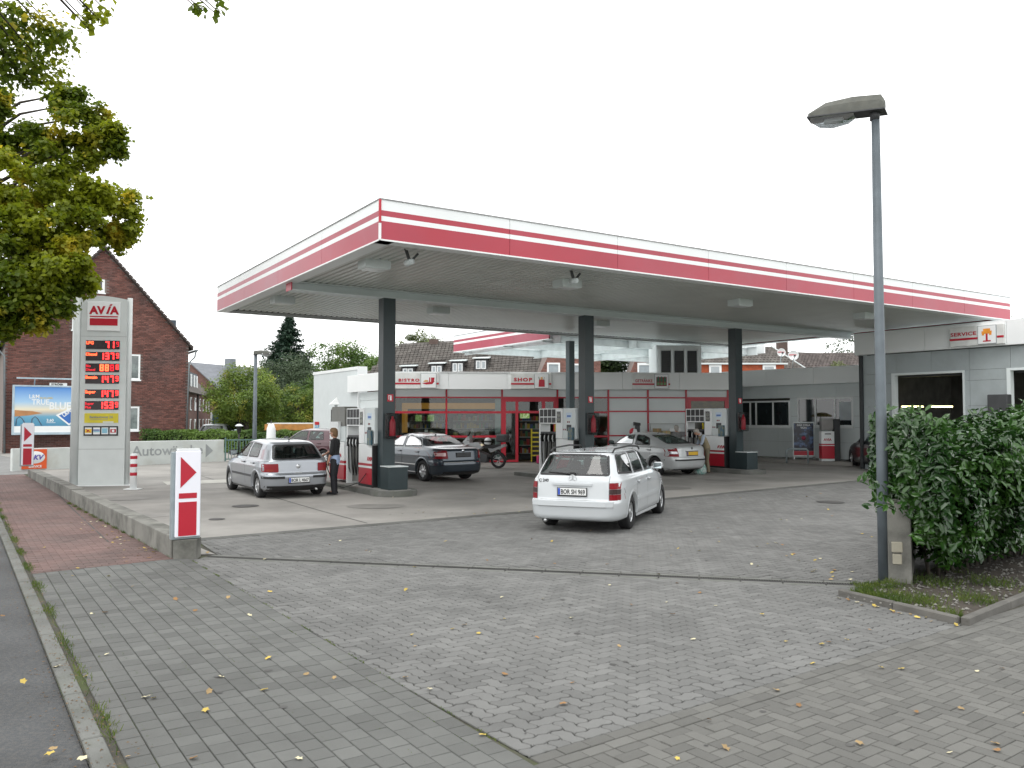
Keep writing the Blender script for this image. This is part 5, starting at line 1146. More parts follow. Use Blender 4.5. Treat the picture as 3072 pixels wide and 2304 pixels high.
merc = car('estate_car', WB, 1.92, 16.72, 68, P_white, 'white estate car seen from behind, driving onto the forecourt', 'car', 2.69, 1.46, 0.31, 0.20, 'eight',
    [[(-0.12, 1.0), (0.92, .985), (0.42, 1.32), (0.18, 1.38), (-0.10, 1.385)], [(-0.98, 1.0), (-0.22, 1.0), (-0.20, 1.385), (-0.85, 1.385)], [(-1.98, 1.03), (-1.08, 1.0), (-0.95, 1.385), (-1.72, 1.36)]],
    [(-.66, 1.0), (.66, 1.0), (.56, 1.375), (-.56, 1.375)], [(-.68, 1.02), (.68, 1.02), (.57, 1.37), (-.57, 1.37)], {})
common(merc, WB, P_white, (0.98, -0.16, -1.03), 0.84, (-0.02, -0.86), (0.86, 0.97, P_white))
for sgn in (1, -1):
    for (z0, z1, m_) in ((.585, .685, M_tail), (.69, .775, M_tsm), (.78, .885, M_tail)):
        deco(merc, WB, 'tail_light', [(sgn * a, b) for a, b in ((.665, z0), (.85, z0), (.845, z1), (.665, z1))], 'B', m_, 0.010, 0.04)
    bar_on(merc, WB, 'side_strip', -0.90, 0.90, .50, .57, 'L' if sgn > 0 else 'R', P_white, 0, 0.012)
    bar_on(merc, WB, 'sill', -0.92, 0.92, .19, .27, 'L' if sgn > 0 else 'R', P_white, 0, 0.014)
    s = MB(); s.tube([(x, sgn * (0.60 if abs(x + 0.6) < 0.9 else 0.59), z) for x, z in ((-1.75, 1.40), (-1.62, 1.46), (-0.6, 1.485), (0.1, 1.46), (0.22, 1.40))], 0.016, 8); s.build('roof_rail', M_black, merc)
    deco(merc, WB, 'headlight', [(sgn * a, b) for a, b in ((.45, .60), (.80, .62), (.78, .76), (.47, .76))], 'F', M_head, 0.01, 0.05, 0.03)
bar_on(merc, WB, 'bumper_strip', -.86, .86, .475, .565, 'B', P_white, 0, 0.018); bar_on(merc, WB, 'bumper_groove', -.86, .86, .462, .475, 'B', mat('bumper_shadow_grey', (0.3, 0.3, 0.3), 0.6), 0, 0.003)
bar_on(merc, WB, 'tailgate_gap', -.66, .66, .572, .582, 'B', M_black, 0, 0.003); bar_on(merc, WB, 'handle_strip', -.36, .36, .835, .87, 'B', P_white, 0, 0.03)
for sgn in (1, -1): deco(merc, WB, 'tailgate_gap', [(sgn * a, b) for a, b in ((.655, .58), (.661, .58), (.661, 1.0), (.655, 1.0))], 'B', M_black, 0.002, 0.05)
deco(merc, WB, 'diffuser', [(-.62, .19), (.62, .19), (.50, .235), (-.50, .235)], 'B', M_black, 0.006, 0.06)
plate(merc, WB, .665, .785, 'BOR SH 969', d=0.02)
s = MB(); xx = WB.end(0, .945) - 0.006; s.lathe([(0.062, -0.004), (0.068, -0.008), (0.074, -0.004)], (xx, 0, .945), 20, 'x')
for k in range(3): t = R(90 + 120 * k); s.bar((xx - 0.005, 0, .945), (xx - 0.005, 0.066 * math.cos(t), .945 + 0.066 * math.sin(t)), 0.012)
s.build('star_badge', M_alu, merc)
text('C 240', 0.075, M_dgrey, merc, (WB.end(.6, .90) - 0.014, .63, .885), (R(90), 0, R(-90)), 0.03, depth=0.003)
s = MB(); s.tube([(WB.end(0, 1.03) - 0.03, 0.02, 1.03), (WB.end(.5, 1.07) - 0.02, .46, 1.05)], 0.014, 6); s.bbox(WB.end(0, 1.03) - 0.04, WB.end(0, 1.03), -0.05, 0.06, 1.005, 1.06, 0.01); s.build('wiper', M_black, merc)
bar_on(merc, WB, 'spoiler_lip', -.55, .55, 1.385, 1.405, 'B', M_black, 0, 0.02)
antenna(merc, -1.55, 1.43, 0.16, -0.05)
s = MB(); s.tube([(-2.2, 0.5, .21), (-2.33, 0.5, .20)], 0.03, 10); s.build('exhaust_pipe', M_steel, merc)

# dark saloon by the second bay
P_blue = mat('dark_slate_paint', (0.035, 0.05, 0.068), 0.22, 0.45, var=0.03, coat=1.0)
SB = Body([(.2, -2.15), (.26, -2.36), (.36, -2.42), (.54, -2.45), (.62, -2.43), (.66, -2.39), (.95, -2.365), (1.01, -2.32), (1.035, -2.20), (1.05, -1.95), (1.07, -1.72), (1.12, -1.58), (1.3, -1.15), (1.40, -.80), (1.445, -.45), (1.47, -.10)],
          [(.2, 2.1), (.3, 2.28), (.5, 2.35), (.7, 2.28), (.82, 2.0), (.92, 1.5), (.98, 1.25), (1.02, 1.12), (1.2, .75), (1.35, .42), (1.43, .12), (1.47, -.05)],
          [(.2, .82), (.28, .86), (.5, .882), (.8, .882), (.95, .86), (1.02, .80), (1.2, .71), (1.36, .62), (1.43, .45), (1.47, .12)], 6, 4.5, -0.1)
superb = car('saloon_car', SB, -2.98, 27.15, 129, P_blue, 'dark slate blue saloon with chrome trim behind the first pump island', 'car', 2.80, 1.50, 0.325, 0.21, 'seven',
    [[(-0.18, 1.04), (0.98, 1.03), (0.42, 1.35), (0.0, 1.41), (-0.14, 1.41)], [(-1.28, 1.07), (-0.26, 1.04), (-0.22, 1.41), (-0.62, 1.38), (-1.05, 1.26)]],
    [(-.62, 1.10), (.62, 1.10), (.50, 1.385), (-.50, 1.385)], [(-.68, 1.05), (.68, 1.05), (.57, 1.40), (-.57, 1.40)], {})
common(superb, SB, P_blue, (1.0, -0.22, -1.2), 0.90, (-0.08, -1.12), (0.92, 1.02, P_blue))
M_chr = mat('chrome', (0.75, 0.76, 0.78), 0.08, 1.0, var=0.0)
for sgn in (1, -1):
    v = 'L' if sgn > 0 else 'R'
    deco(superb, SB, 'tail_light', [(sgn * a, b) for a, b in ((.56, .72), (.86, .72), (.85, .97), (.58, .97))], 'B', M_tail, 0.010, 0.05, 0.03)
    deco(superb, SB, 'reverse_light', [(sgn * a, b) for a, b in ((.62, .80), (.82, .80), (.82, .90), (.62, .90))], 'B', mat('tail_light_pink', (0.6, 0.4, 0.4), 0.15, coat=0.8), 0.014, 0.05, 0.02)
    bar_on(superb, SB, 'chrome_strip', -1.05, 1.0, .50, .525, v, M_chr, 0, 0.012); bar_on(superb, SB, 'window_chrome', -1.30, 1.0, 1.012, 1.03, v, M_chr, 0, 0.008)
    bar_on(superb, SB, 'chrome_strip', -1.02, 1.0, .27, .285, v, M_chr, 0, 0.010)
    deco(superb, SB, 'quarter_trim', [(-1.62, 1.09), (-1.42, 1.085), (-1.30, 1.2)], v, M_black, 0.004, 0.05)
    deco(superb, SB, 'headlight', [(sgn * a, b) for a, b in ((.45, .62), (.82, .64), (.80, .80), (.47, .78))], 'F', M_head, 0.01, 0.05, 0.03)
    s = MB(); prev = []
    for (x, z) in ((0.98, 1.03), (0.42, 1.365), (0.0, 1.425), (-0.22, 1.428), (-0.62, 1.40), (-1.06, 1.27), (-1.30, 1.06)): prev.append((x, sgn * (SB.side(x, z) + 0.008), z))
    s.tube(prev, 0.010, 6); s.build('window_chrome', M_chr, superb)
bar_on(superb, SB, 'chrome_strip', -.80, .80, .60, .62, 'B', M_chr, 0, 0.012); plate(superb, SB, .78, .89, None, m=M_dgrey, eu=False)
deco(superb, SB, 'diffuser', [(-.75, .2), (.75, .2), (.75, .33), (-.75, .33)], 'B', M_black, 0.006, 0.08); antenna(superb, -0.85, 1.41, 0.08, -0.1)
s = MB(); s.lathe([(0, -0.01), (0.045, -0.008), (0.05, 0)], (SB.end(0, .95) - 0.003, 0, .955), 14, 'x'); s.build('badge', M_chr, superb)

# silver liftback by the third bay
OB = Body([(.2, -1.95), (.26, -2.12), (.36, -2.17), (.54, -2.20), (.62, -2.19), (.66, -2.16), (.93, -2.14), (.99, -2.10), (1.01, -1.98), (1.03, -1.78), (1.08, -1.60), (1.25, -1.10), (1.35, -.75), (1.405, -.40), (1.43, 0.0)],
          [(.2, 1.95), (.3, 2.07), (.5, 2.12), (.62, 2.08), (.75, 1.98), (.84, 1.75), (.92, 1.38), (.96, 1.14), (1.0, 1.04), (1.2, .68), (1.33, .38), (1.39, .2), (1.43, .05)],
          [(.2, .80), (.28, .84), (.5, .865), (.78, .865), (.92, .845), (.98, .79), (1.2, .70), (1.33, .61), (1.39, .48), (1.43, .12)], 6.5, 4.5, 0.02)
P_silv2 = mat('champagne_silver_paint', (0.46, 0.48, 0.485), 0.34, 0.25, var=0.03, coat=0.7)
octa = car('liftback_car', OB, 4.72, 29.25, 126, P_silv2, 'silver liftback with yellow number plate beside the third fuel pump', 'car', 2.51, 1.48, 0.315, 0.20, 'five',
    [[(-0.16, 1.0), (0.86, .99), (0.34, 1.30), (0.05, 1.355), (-0.12, 1.36)], [(-1.0, 1.0), (-0.26, 1.0), (-0.22, 1.36), (-0.55, 1.335), (-0.88, 1.24)]],
    [(-.60, 1.06), (.60, 1.06), (.49, 1.345), (-.49, 1.345)], [(-.66, 1.02), (.66, 1.02), (.56, 1.36), (-.56, 1.36)], {})
common(octa, OB, P_silv2, (0.9, -0.21, -1.06), 0.86, (-0.1, -0.98), (0.82, 0.98, M_black))
for sgn in (1, -1):
    v = 'L' if sgn > 0 else 'R'
    deco(octa, OB, 'tail_light', [(sgn * a, b) for a, b in ((.60, .66), (.84, .66), (.82, .95), (.66, .95))], 'B', M_tail, 0.010, 0.05, 0.03)
    deco(octa, OB, 'reverse_light', [(sgn * a, b) for a, b in ((.64, .75), (.82, .75), (.81, .83), (.655, .83))], 'B', M_head, 0.014, 0.05, 0.02)
    bar_on(octa, OB, 'side_strip', -0.88, 0.85, .48, .535, v, M_dgrey, 0, 0.012); pass
    deco(octa, OB, 'headlight', [(sgn * a, b) for a, b in ((.45, .60), (.80, .62), (.78, .76), (.47, .76))], 'F', M_head, 0.01, 0.05, 0.03)
bar_on(octa, OB, 'bumper_strip', -.84, .84, .52, .57, 'B', M_black, 0, 0.014); bar_on(octa, OB, 'plate_chrome', -.34, .34, .825, .845, 'B', M_chr, 0, 0.02)
deco(octa, OB, 'diffuser', [(-.75, .2), (.75, .2), (.75, .29), (-.75, .29)], 'B', M_dgrey, 0.006, 0.08)
plate(octa, OB, .70, .81, 'ZP 88 LF', m=mat('plate_yellow', (0.62, 0.38, 0.03), 0.45)) if False else plate(octa, OB, .70, .81, None, m=mat('plate_yellow', (0.62, 0.38, 0.03), 0.45))
s = MB(); s.lathe([(0, -0.01), (0.04, -0.008), (0.045, 0)], (OB.end(0, .93) - 0.003, 0, .925), 14, 'x'); s.build('badge', M_dgrey, octa); antenna(octa, -0.6, 1.375, 0.06, -0.03)

# dark red car beyond the first island, dark hatchback with open boot by the service hall
P_wine = mat('dark_red_paint', (0.055, 0.008, 0.016), 0.3, 0.2, var=0.03, coat=0.8)
wine = car('compact_car', GB, -8.15, 34.2, 150, P_wine, 'dark red car parked beyond the tall grey dispenser, nose to the left', 'car', 2.51, 1.46, 0.31, 0.19, 'cover',
    [[(-0.32, .985), (0.78, .975), (0.22, 1.34), (-0.25, 1.36)], [(-1.22, 1.0), (-0.42, .985), (-0.35, 1.36), (-1.08, 1.33)]],
    [(-.64, .965), (.64, .965), (.53, 1.325), (-.53, 1.325)], [(-.66, 1.01), (.66, 1.01), (.55, 1.34), (-.55, 1.34)], {})
common(wine, GB, P_wine, (0.86, -0.36), 0.86, (-0.22, -1.02), (0.72, 0.98, M_black))
P_night = mat('charcoal_paint', (0.02, 0.022, 0.026), 0.3, 0.3, var=0.03, coat=0.8)
boot = car('hatchback', GB, 14.05, 31.3, 84, P_night, 'charcoal hatchback with raised tailgate standing before the service hall', 'car', 2.51, 1.46, 0.31, 0.19, 'cover',
    [[(-0.32, .985), (0.78, .975), (0.22, 1.34), (-0.25, 1.36)], [(-1.22, 1.0), (-0.42, .985), (-0.35, 1.36), (-1.08, 1.33)]],
    [(-.64, .60), (.64, .60), (.53, 1.325), (-.53, 1.325)], [(-.66, 1.01), (.66, 1.01), (.55, 1.34), (-.55, 1.34)], {})
for ch in [c for c in boot.children if c.name.startswith('window') and c.children and min(v.co.x for v in c.children[0].data.vertices) < -1.7]:
    for g in list(ch.children):
        if g.name.startswith('pane'): bpy.data.objects.remove(g)
for sgn in (1, -1): deco(boot, GB, 'tail_light', [(sgn * a, b) for a, b in ((.66, .68), (.84, .68), (.82, .90), (.67, .90))], 'B', M_tail, 0.012, 0.05, 0.02)
bar_on(boot, GB, 'bumper_strip', -.84, .84, .42, .50, 'B', P_silver, 0, 0.014)
s = MB(); s.M = Matrix.Translation((-1.5, 0, 1.42)) @ Matrix.Rotation(R(14), 4, 'Y'); s.bbox(-0.95, 0.0, -0.62, 0.62, 0, 0.05, 0.02); s.build('raised_tailgate', P_night, boot)
s = MB(); s.bar((-1.7, 0.55, 1.0), (-1.95, 0.56, 1.5), 0.02); s.bar((-1.7, -0.55, 1.0), (-1.95, -0.56, 1.5), 0.02); s.build('gas_strut', M_black, boot)
# two cars far off: seen only as roofs over the walls
far1 = copy_tree(golf); far1.location = (-16.9, 47.5, 0.30); far1.rotation_euler = (0, 0, R(100)); tag(far1, 'silver grey car roof showing above the white wall by the hedge', 'car')
far2 = copy_tree(wine); far2.location = (-36.2, 59.5, 0.30); far2.rotation_euler = (0, 0, R(20)); tag(far2, 'dark green car at the left edge behind the brick house corner', 'car')
P_teal = mat('teal_paint', (0.01, 0.08, 0.075), 0.3, 0.3, coat=0.8)
for ch in far2.children:
    if ch.type == 'MESH' and P_wine.name in [m.name for m in ch.data.materials if m]:
        ch.data = ch.data.copy(); ch.data.materials.clear(); ch.data.materials.append(P_teal)

# motorcycles in front of the shop window
def motorbike(x, y, rz, label, pm, top=True, helmet=True):
    o = empty('motorcycle', x, y, zg(x, y) + 0.0, rz, label, 'motorcycle', 'motorcycles before the shop window')
    for nm, px in (('front', 0.68), ('rear', -0.68)):
        w_ = bpy.data.objects.new('wheel', None); col.objects.link(w_); w_.parent = o; w_.location = (px, 0, 0.31)
        s = MB(); s.lathe([(0.22, -0.05), (0.28, -0.055), (0.31, -0.02), (0.31, 0.02), (0.28, 0.055), (0.22, 0.05), (0.22, -0.05)], seg=24, axis='y'); s.build('tyre', M_tyre, w_)
        s = MB(); s.lathe([(0.22, -0.02), (0.21, 0), (0.22, 0.02)], seg=24, axis='y')
        for k in range(6): t = k * math.pi / 3; s.bar((0, 0, 0), (0.215 * math.cos(t), 0, 0.215 * math.sin(t)), 0.03)
        s.build('rim', M_alu, w_)
    s = MB(); s.tube([(0.68, 0.09, 0.31), (0.48, 0.09, 0.95)], 0.025, 8); s.tube([(0.68, -0.09, 0.31), (0.48, -0.09, 0.95)], 0.025, 8); s.tube([(0.45, -0.34, 1.06), (0.5, 0, 1.0), (0.45, 0.34, 1.06)], 0.016, 8); s.build('fork', M_steel, o)
    s = MB(); s.prism([(0.5, 0.72), (0.42, 0.95), (0.1, 0.98), (-0.1, 0.80), (0.2, 0.62)], -0.16, 0.16); s.build('tank', pm, o)
    s = MB(); s.prism([(-0.02, 0.78), (-0.1, 0.84), (-0.7, 0.90), (-0.85, 0.86), (-0.5, 0.74)], -0.14, 0.14); s.build('seat', M_black, o)
    s = MB(); s.prism([(0.35, 0.62), (0.1, 0.66), (-0.3, 0.5), (-0.25, 0.22), (0.3, 0.2), (0.42, 0.4)], -0.18, 0.18); s.build('engine', M_dgrey, o)
    s = MB(); s.prism([(-0.3, 0.74), (-0.95, 0.92), (-1.0, 0.84), (-0.4, 0.6)], -0.12, 0.12); s.build('tail_fairing', pm, o)
    s = MB(); s.prism([(0.62, 0.85), (0.72, 0.98), (0.45, 1.25), (0.42, 0.9)], -0.17, 0.17); s.build('front_fairing', pm, o)
    s = MB(); s.tube([(-0.2, -0.2, 0.3), (-0.9, -0.22, 0.4)], [0.03, 0.05], 10); s.build('exhaust_pipe', M_steel, o)
    s = MB(); s.tube([(-0.7, 0, 0.31), (-0.2, 0, 0.4)], 0.03, 6); s.prism([(-0.98, 0.28), (-0.6, 0.66), (-0.66, 0.7), (-1.03, 0.32)], -0.08, 0.08); s.build('rear_mudguard', M_black, o)
    for sd in (1, -1):
        s = MB(); s.tube([(0.45, sd * 0.28, 1.06), (0.42, sd * 0.33, 1.22)], 0.008, 5); s.bbox(0.40, 0.43, sd * 0.33 - 0.06, sd * 0.33 + 0.06, 1.2, 1.28, 0.01); s.build('mirror', M_black, o)
    if top: s = MB(); s.bbox(-1.05, -0.65, -0.22, 0.22, 0.98, 1.28, 0.05); s.build('top_case', M_dgrey, o)
    if helmet:
        h = empty('helmet', x - 0.25 * math.cos(R(rz)), y - 0.25 * math.sin(R(rz)), zg(x, y) + 0.88, rz, 'white and black helmet resting on the saddle of the motorcycle nearer the shop door', 'helmet')
        s = MB(); s.lathe([(0, 0.27), (0.08, 0.25), (0.13, 0.18), (0.14, 0.1), (0.12, 0.02), (0.0, 0.0)], seg=16); s.build('shell', M_white, h); s = MB(); s.lathe([(0.142, 0.09), (0.143, 0.12), (0.138, 0.16)], seg=16); s.build('visor', M_black, h)
    return o
motorbike(-1.15, 31.4, 160, 'silver grey motorcycle with black top case nearer the shop door', mat('bike_silver', (0.35, 0.36, 0.37), 0.3, 0.3, coat=0.5))
motorbike(-2.55, 32.9, 200, 'red and dark motorcycle behind the saloon roof, left of the other', M_red, False, False)
h = empty('helmet', 4.62, 31.6, 1.24 + zg(0, 31.6), 30, 'red and white helmet held on a rider peg left of the silver liftback', 'helmet')
s = MB(); s.lathe([(0, 0.27), (0.08, 0.25), (0.13, 0.18), (0.14, 0.1), (0.12, 0.02), (0.0, 0.0)], seg=16); s.build('shell', M_red, h); s = MB(); s.prism([(-0.1, 0.08), (0.1, 0.1), (0.06, 0.22), (-0.05, 0.24)], -0.143, -0.10); s.build('shell_stripe', M_white, h)
# ================================================================== people
M_skin = mat('skin', (0.42, 0.23, 0.16), 0.55, var=0.06)
def blob(name, caps, m, parent, vox=0.014, it=5):
    """union of tapered limbs melted into one continuous surface"""
    s = MB()
    for p, q, r0, r1 in caps:
        p = Vector(p); q = Vector(q); L = (q - p).length; d = (q - p) / L if L > 1e-6 else Vector((0, 0, 1))
        pts = []; rs = []
        for k in range(5): t = math.pi / 2 * k / 4; pts.append(p - d * r0 * math.cos(t)); rs.append(max(0.002, r0 * math.sin(t)))
        for k in range(5): t = math.pi / 2 * k / 4; pts.append(q + d * (r1 * math.sin(t) + 0.0005)); rs.append(max(0.002, r1 * math.cos(t)))
        s.tube(pts, rs, 12)
    o = s.build(name, m, None); rm = o.modifiers.new('r', 'REMESH'); rm.mode = 'VOXEL'; rm.voxel_size = vox; rm.use_smooth_shade = True
    sm_ = o.modifiers.new('s', 'SMOOTH'); sm_.iterations = it; sm_.factor = 0.5
    dg = bpy.context.evaluated_depsgraph_get(); m2 = bpy.data.meshes.new_from_object(o.evaluated_get(dg)); bpy.data.objects.remove(o)
    m2.materials.clear(); m2.materials.append(m); return link(name, m2, parent)
def person(x, y, rz, label, J, hair_m, shirt_m, trouser_m, shoe_m, hair_len=0.0, z=None, vest=None, bald=False):
    """J gives the joint positions (local: +x forward, +y left)"""
    o = empty('person', x, y, z, rz, label, 'person'); j = {k: Vector(v) for k, v in J.items()}; Y = Vector((0, 1, 0))
    up = (j['top'] - j['hed0']).normalized(); f = (Vector((1, 0, 0)) - up * up.x).normalized(); l = up.cross(f); H = j['hed']
    def torso(k, lo=None):
        c = []
        for sd in (0.055, -0.055):
            pe, ws, ch = j['pel'] + Y * sd, j['wst'] + Y * sd, j['che'] + Y * sd * 1.25
            if lo is not None: c.append((pe - Vector((0, 0, lo)), pe, 0.098 * k, 0.098 * k))
            c += [(pe, ws, 0.098 * k, 0.088 * k), (ws, ch, 0.088 * k, 0.098 * k), (ch, j['che'] + Y * sd * 1.4 + Vector((0, 0, 0.05)), 0.098 * k, 0.07 * k)]
        return c
    body = torso(1.0) + [(j['che'], j['nek'], 0.075, 0.05), (j['nek'], j['hed0'], 0.048, 0.052), (H - up * 0.055 + f * 0.022, H + up * 0.03 + f * 0.01, 0.056, 0.078), (H + up * 0.02 - f * 0.02, H + up * 0.045 - f * 0.01, 0.082, 0.082),
            (H - up * 0.075 + f * 0.045, H - up * 0.08 + f * 0.05, 0.028, 0.024), (H + f * 0.078 + up * 0.012, H + f * 0.098 - up * 0.022, 0.010, 0.015)]
    arms = []; 
    for s_ in 'lr':
        sh, el, wr, pa = j['sh' + s_], j['el' + s_], j['wr' + s_], j['pa' + s_]
        body += [(j['che'] + Vector((0, 0, 0.05)), sh, 0.06, 0.056), (sh, el, 0.052, 0.038), (el, el.lerp(wr, 0.3), 0.038, 0.038), (el.lerp(wr, 0.3), wr, 0.038, 0.025), (wr, pa, 0.026, 0.030)]
        dr = (pa - wr).normalized(); sd = dr.cross(Vector((1, 0, 0.2))).normalized(); cu = dr.cross(sd)
        for q in range(4):
            b = pa + dr * 0.02 + sd * (0.030 - 0.020 * q); L = (0.062, 0.072, 0.066, 0.052)[q]; body += [(b, b + dr * L * 0.5 + cu * 0.006, 0.0092, 0.0088), (b + dr * L * 0.5 + cu * 0.006, b + dr * L + cu * 0.022, 0.0088, 0.0075)]
        b = wr.lerp(pa, 0.35) + sd * 0.025; body += [(b, b + dr * 0.03 + sd * 0.024, 0.012, 0.0105), (b + dr * 0.03 + sd * 0.024, b + dr * 0.062 + sd * 0.03 + cu * 0.01, 0.0105, 0.0085)]
        body += [(j['hi' + s_], j['kn' + s_], 0.082, 0.052), (j['kn' + s_], j['an' + s_], 0.052, 0.036), (j['an' + s_], j['an' + s_] + Vector((0.1, 0, -0.05)), 0.036, 0.03)]
    blob('body', body, M_skin, o, 0.009, 2)
    sh_ = torso(1.14, 0.05)
    for s_ in 'lr': sh_ += [(j['che'] + Vector((0, 0, 0.05)), j['sh' + s_], 0.072, 0.068), (j['sh' + s_], j['el' + s_], 0.066, 0.054), (j['el' + s_], j['el' + s_].lerp(j['wr' + s_], 0.25), 0.054, 0.050)]
    sh_ += [(j['che'] + Vector((0, 0, 0.06)), j['che'].lerp(j['nek'], 0.85), 0.075, 0.056)]
    blob('shirt', sh_, shirt_m, o, 0.014, 3)
    if vest:
        blob('vest', torso(1.26, 0.06) + [(j['che'] + Vector((0, 0, 0.04)), j['che'].lerp(j['sh' + s_], 0.75) + Vector((0, 0, 0.02)), 0.085, 0.078) for s_ in 'lr'], vest, o, 0.016, 3)
    tr = []
    for sd in (0.05, -0.05): tr += [(j['pel'] + Y * sd + Vector((0, 0, 0.05)), j['pel'] + Y * sd - Vector((0, 0, 0.04)), 0.104, 0.106)]
    for s_ in 'lr': tr += [(j['hi' + s_], j['kn' + s_], 0.098, 0.070), (j['kn' + s_], j['an' + s_] - Vector((0, 0, 0.03)), 0.070, 0.064)]
    blob('trousers', tr, trouser_m, o, 0.014, 3)
    for s_ in 'lr':
        a = j['an' + s_]; t = j['to' + s_]; d = (t - a); d.z = 0; d.normalize(); g0 = a.copy(); g0.z = 0.045
        blob('shoe', [(g0 - d * 0.04, g0 + d * 0.10, 0.042, 0.038), (g0 + d * 0.10, g0 + d * 0.17 - Vector((0, 0, 0.012)), 0.038, 0.028)], shoe_m, o, 0.012, 2)
    blob('hair', [(H + up * 0.045 - f * 0.025, H + up * 0.058 + f * 0.012, 0.090, 0.082), (H - f * 0.035 + up * 0.02, H - f * 0.05 - up * (0.05 + hair_len), 0.088, 0.062)] + [(H + l * q * 0.045 - f * 0.012 + up * 0.03, H + l * q * 0.052 - f * 0.02 - up * (0.03 + hair_len), 0.052, 0.036) for q in (1, -1)], hair_m, o, 0.012, 3)
    for q in (1, -1):
        s = MB(); s.lathe([(0, -0.012), (0.009, -0.006), (0.009, 0.006), (0, 0.012)], tuple(H + f * 0.080 + l * 0.03 * q), 8); s.build('eye', M_black, o)
        s = MB(); s.lathe([(0, -0.03), (0.012, -0.015), (0.014, 0.01), (0, 0.028)], tuple(H + l * 0.082 * q - up * 0.01), 8); s.build('ear', M_skin, o)
    s = MB(); s.tube([tuple(H + f * 0.080 - up * 0.055 + l * 0.02), tuple(H + f * 0.086 - up * 0.055), tuple(H + f * 0.080 - up * 0.055 - l * 0.02)], 0.006, 6); s.build('mouth', mat('lips', (0.3, 0.09, 0.08), 0.5), o)
    return o
M_blk = mat('black_cloth', (0.012, 0.012, 0.014), 0.85, var=0.2, bump=0.3, bscale=60)
J1 = dict(pel=(0, 0, 0.95), wst=(0.01, 0, 1.10), che=(0.0, 0, 1.32), nek=(0.01, 0, 1.47), hed0=(0.03, 0, 1.53), hed=(0.045, 0, 1.60), top=(0.04, 0, 1.66),
          shl=(0, 0.17, 1.38), ell=(0.02, 0.21, 1.12), wrl=(0.10, 0.20, 0.90), pal=(0.12, 0.195, 0.83), shr=(0, -0.17, 1.38), elr=(0.14, -0.23, 1.16), wrr=(0.38, -0.26, 1.02), par=(0.46, -0.27, 0.98),
          hil=(0, 0.09, 0.88), knl=(0.02, 0.11, 0.49), anl=(-0.02, 0.12, 0.10), tol=(0.12, 0.13, 0.045), hir=(0, -0.09, 0.88), knr=(0.04, -0.10, 0.49), anr=(0.03, -0.11, 0.10), tor=(0.17, -0.12, 0.045))
p1 = person(-4.62, 21.62, 172, 'person in black clothes with light brown hair filling the silver hatchback', J1, mat('brown_hair', (0.13, 0.075, 0.035), 0.7), M_blk, mat('black_trousers', (0.014, 0.014, 0.018), 0.85, var=0.2), M_blk, 0.02, z=zg(0, 21.6))
blob('shirt_hem', [(Vector((0, q * 0.055, 0.86)), Vector((0, q * 0.055, 0.98)), 0.115, 0.113) for q in (1, -1)], mat('pale_blue_cloth', (0.30, 0.38, 0.55), 0.8), p1, 0.014, 3)
fh = empty('fuel_hose', -4.62, 21.62, zg(0, 21.6), 172, 'black fuel hose held at the silver hatchback filler', 'hose')
s = MB(); s.tube([(0.42, -0.27, 1.0), (0.50, -0.28, 0.96), (0.62, -0.30, 0.94)], 0.02, 8); s.build('nozzle', M_black, fh); s = MB(); s.tube([(0.42, -0.27, 1.0), (0.36, -0.35, 0.7), (0.2, -0.5, 0.2), (0.0, -0.65, 0.12), (-0.4, -0.8, 0.25), (-0.65, -0.85, 0.6)], 0.012, 7); s.build('hose', M_black, fh)
J2 = dict(J1); J2.update(wst=(0.05, 0, 1.10), che=(0.17, 0, 1.30), nek=(0.27, 0, 1.42), hed0=(0.33, 0, 1.46), hed=(0.385, 0, 1.51), top=(0.40, 0, 1.575), shl=(0.17, 0.17, 1.36), shr=(0.17, -0.17, 1.36),
          ell=(0.25, 0.22, 1.10), wrl=(0.42, 0.18, 0.95), pal=(0.49, 0.17, 0.92), elr=(0.25, -0.22, 1.10), wrr=(0.42, -0.18, 0.95), par=(0.49, -0.17, 0.92))
M_gh = mat('grey_hair', (0.34, 0.32, 0.29), 0.7)
p2 = person(6.82, 29.0, 185, 'grey haired man in beige vest bending behind the silver liftback', J2, M_gh, mat('pale_blue_shirt', (0.36, 0.42, 0.5), 0.8), mat('beige_trousers', (0.18, 0.15, 0.10), 0.85), mat('brown_shoe', (0.04, 0.03, 0.02), 0.6), 0.0, z=zg(0, 29), vest=mat('beige_vest', (0.26, 0.22, 0.14), 0.85, var=0.15))
p3 = person(6.18, 31.0, 110, 'grey haired person half hidden behind the silver liftback roof', J1, M_gh, mat('grey_cloth', (0.2, 0.2, 0.2), 0.8), mat('grey_trousers', (0.08, 0.08, 0.09), 0.85), M_blk, 0.01, z=zg(0, 31))
for p_ in (p2, p3): p_.scale = (0.94, 0.94, 0.94)
# plastic carrier bag and cans by the car boot
o = empty('carrier_bag', 6.45, 28.35, zg(0, 28.5), 20, 'crumpled pale carrier bag standing on the ground behind the liftback', 'bag')
r_ = random.Random(3); s = MB(); V = []; F = []
for i, (rr, z) in enumerate(((0.12, 0), (0.17, 0.06), (0.17, 0.2), (0.12, 0.32), (0.13, 0.36))):
    for k in range(14): t = 2 * math.pi * k / 14; q = rr * (1 + r_.uniform(-.16, .16)); V.append((q * math.cos(t) * 1.25, q * math.sin(t) * 0.8, z + r_.uniform(-.015, .015) * (i > 0)))
for i in range(4):
    for k in range(14): F.append((i * 14 + k, i * 14 + (k + 1) % 14, i * 14 + 14 + (k + 1) % 14, i * 14 + 14 + k))
F.append(tuple(range(13, -1, -1))); s.add(V, F); s.build('bag', mat('pale_plastic', (0.35, 0.40, 0.38), 0.4, c2=(0.1, 0.25, 0.22), c2s=12), o)
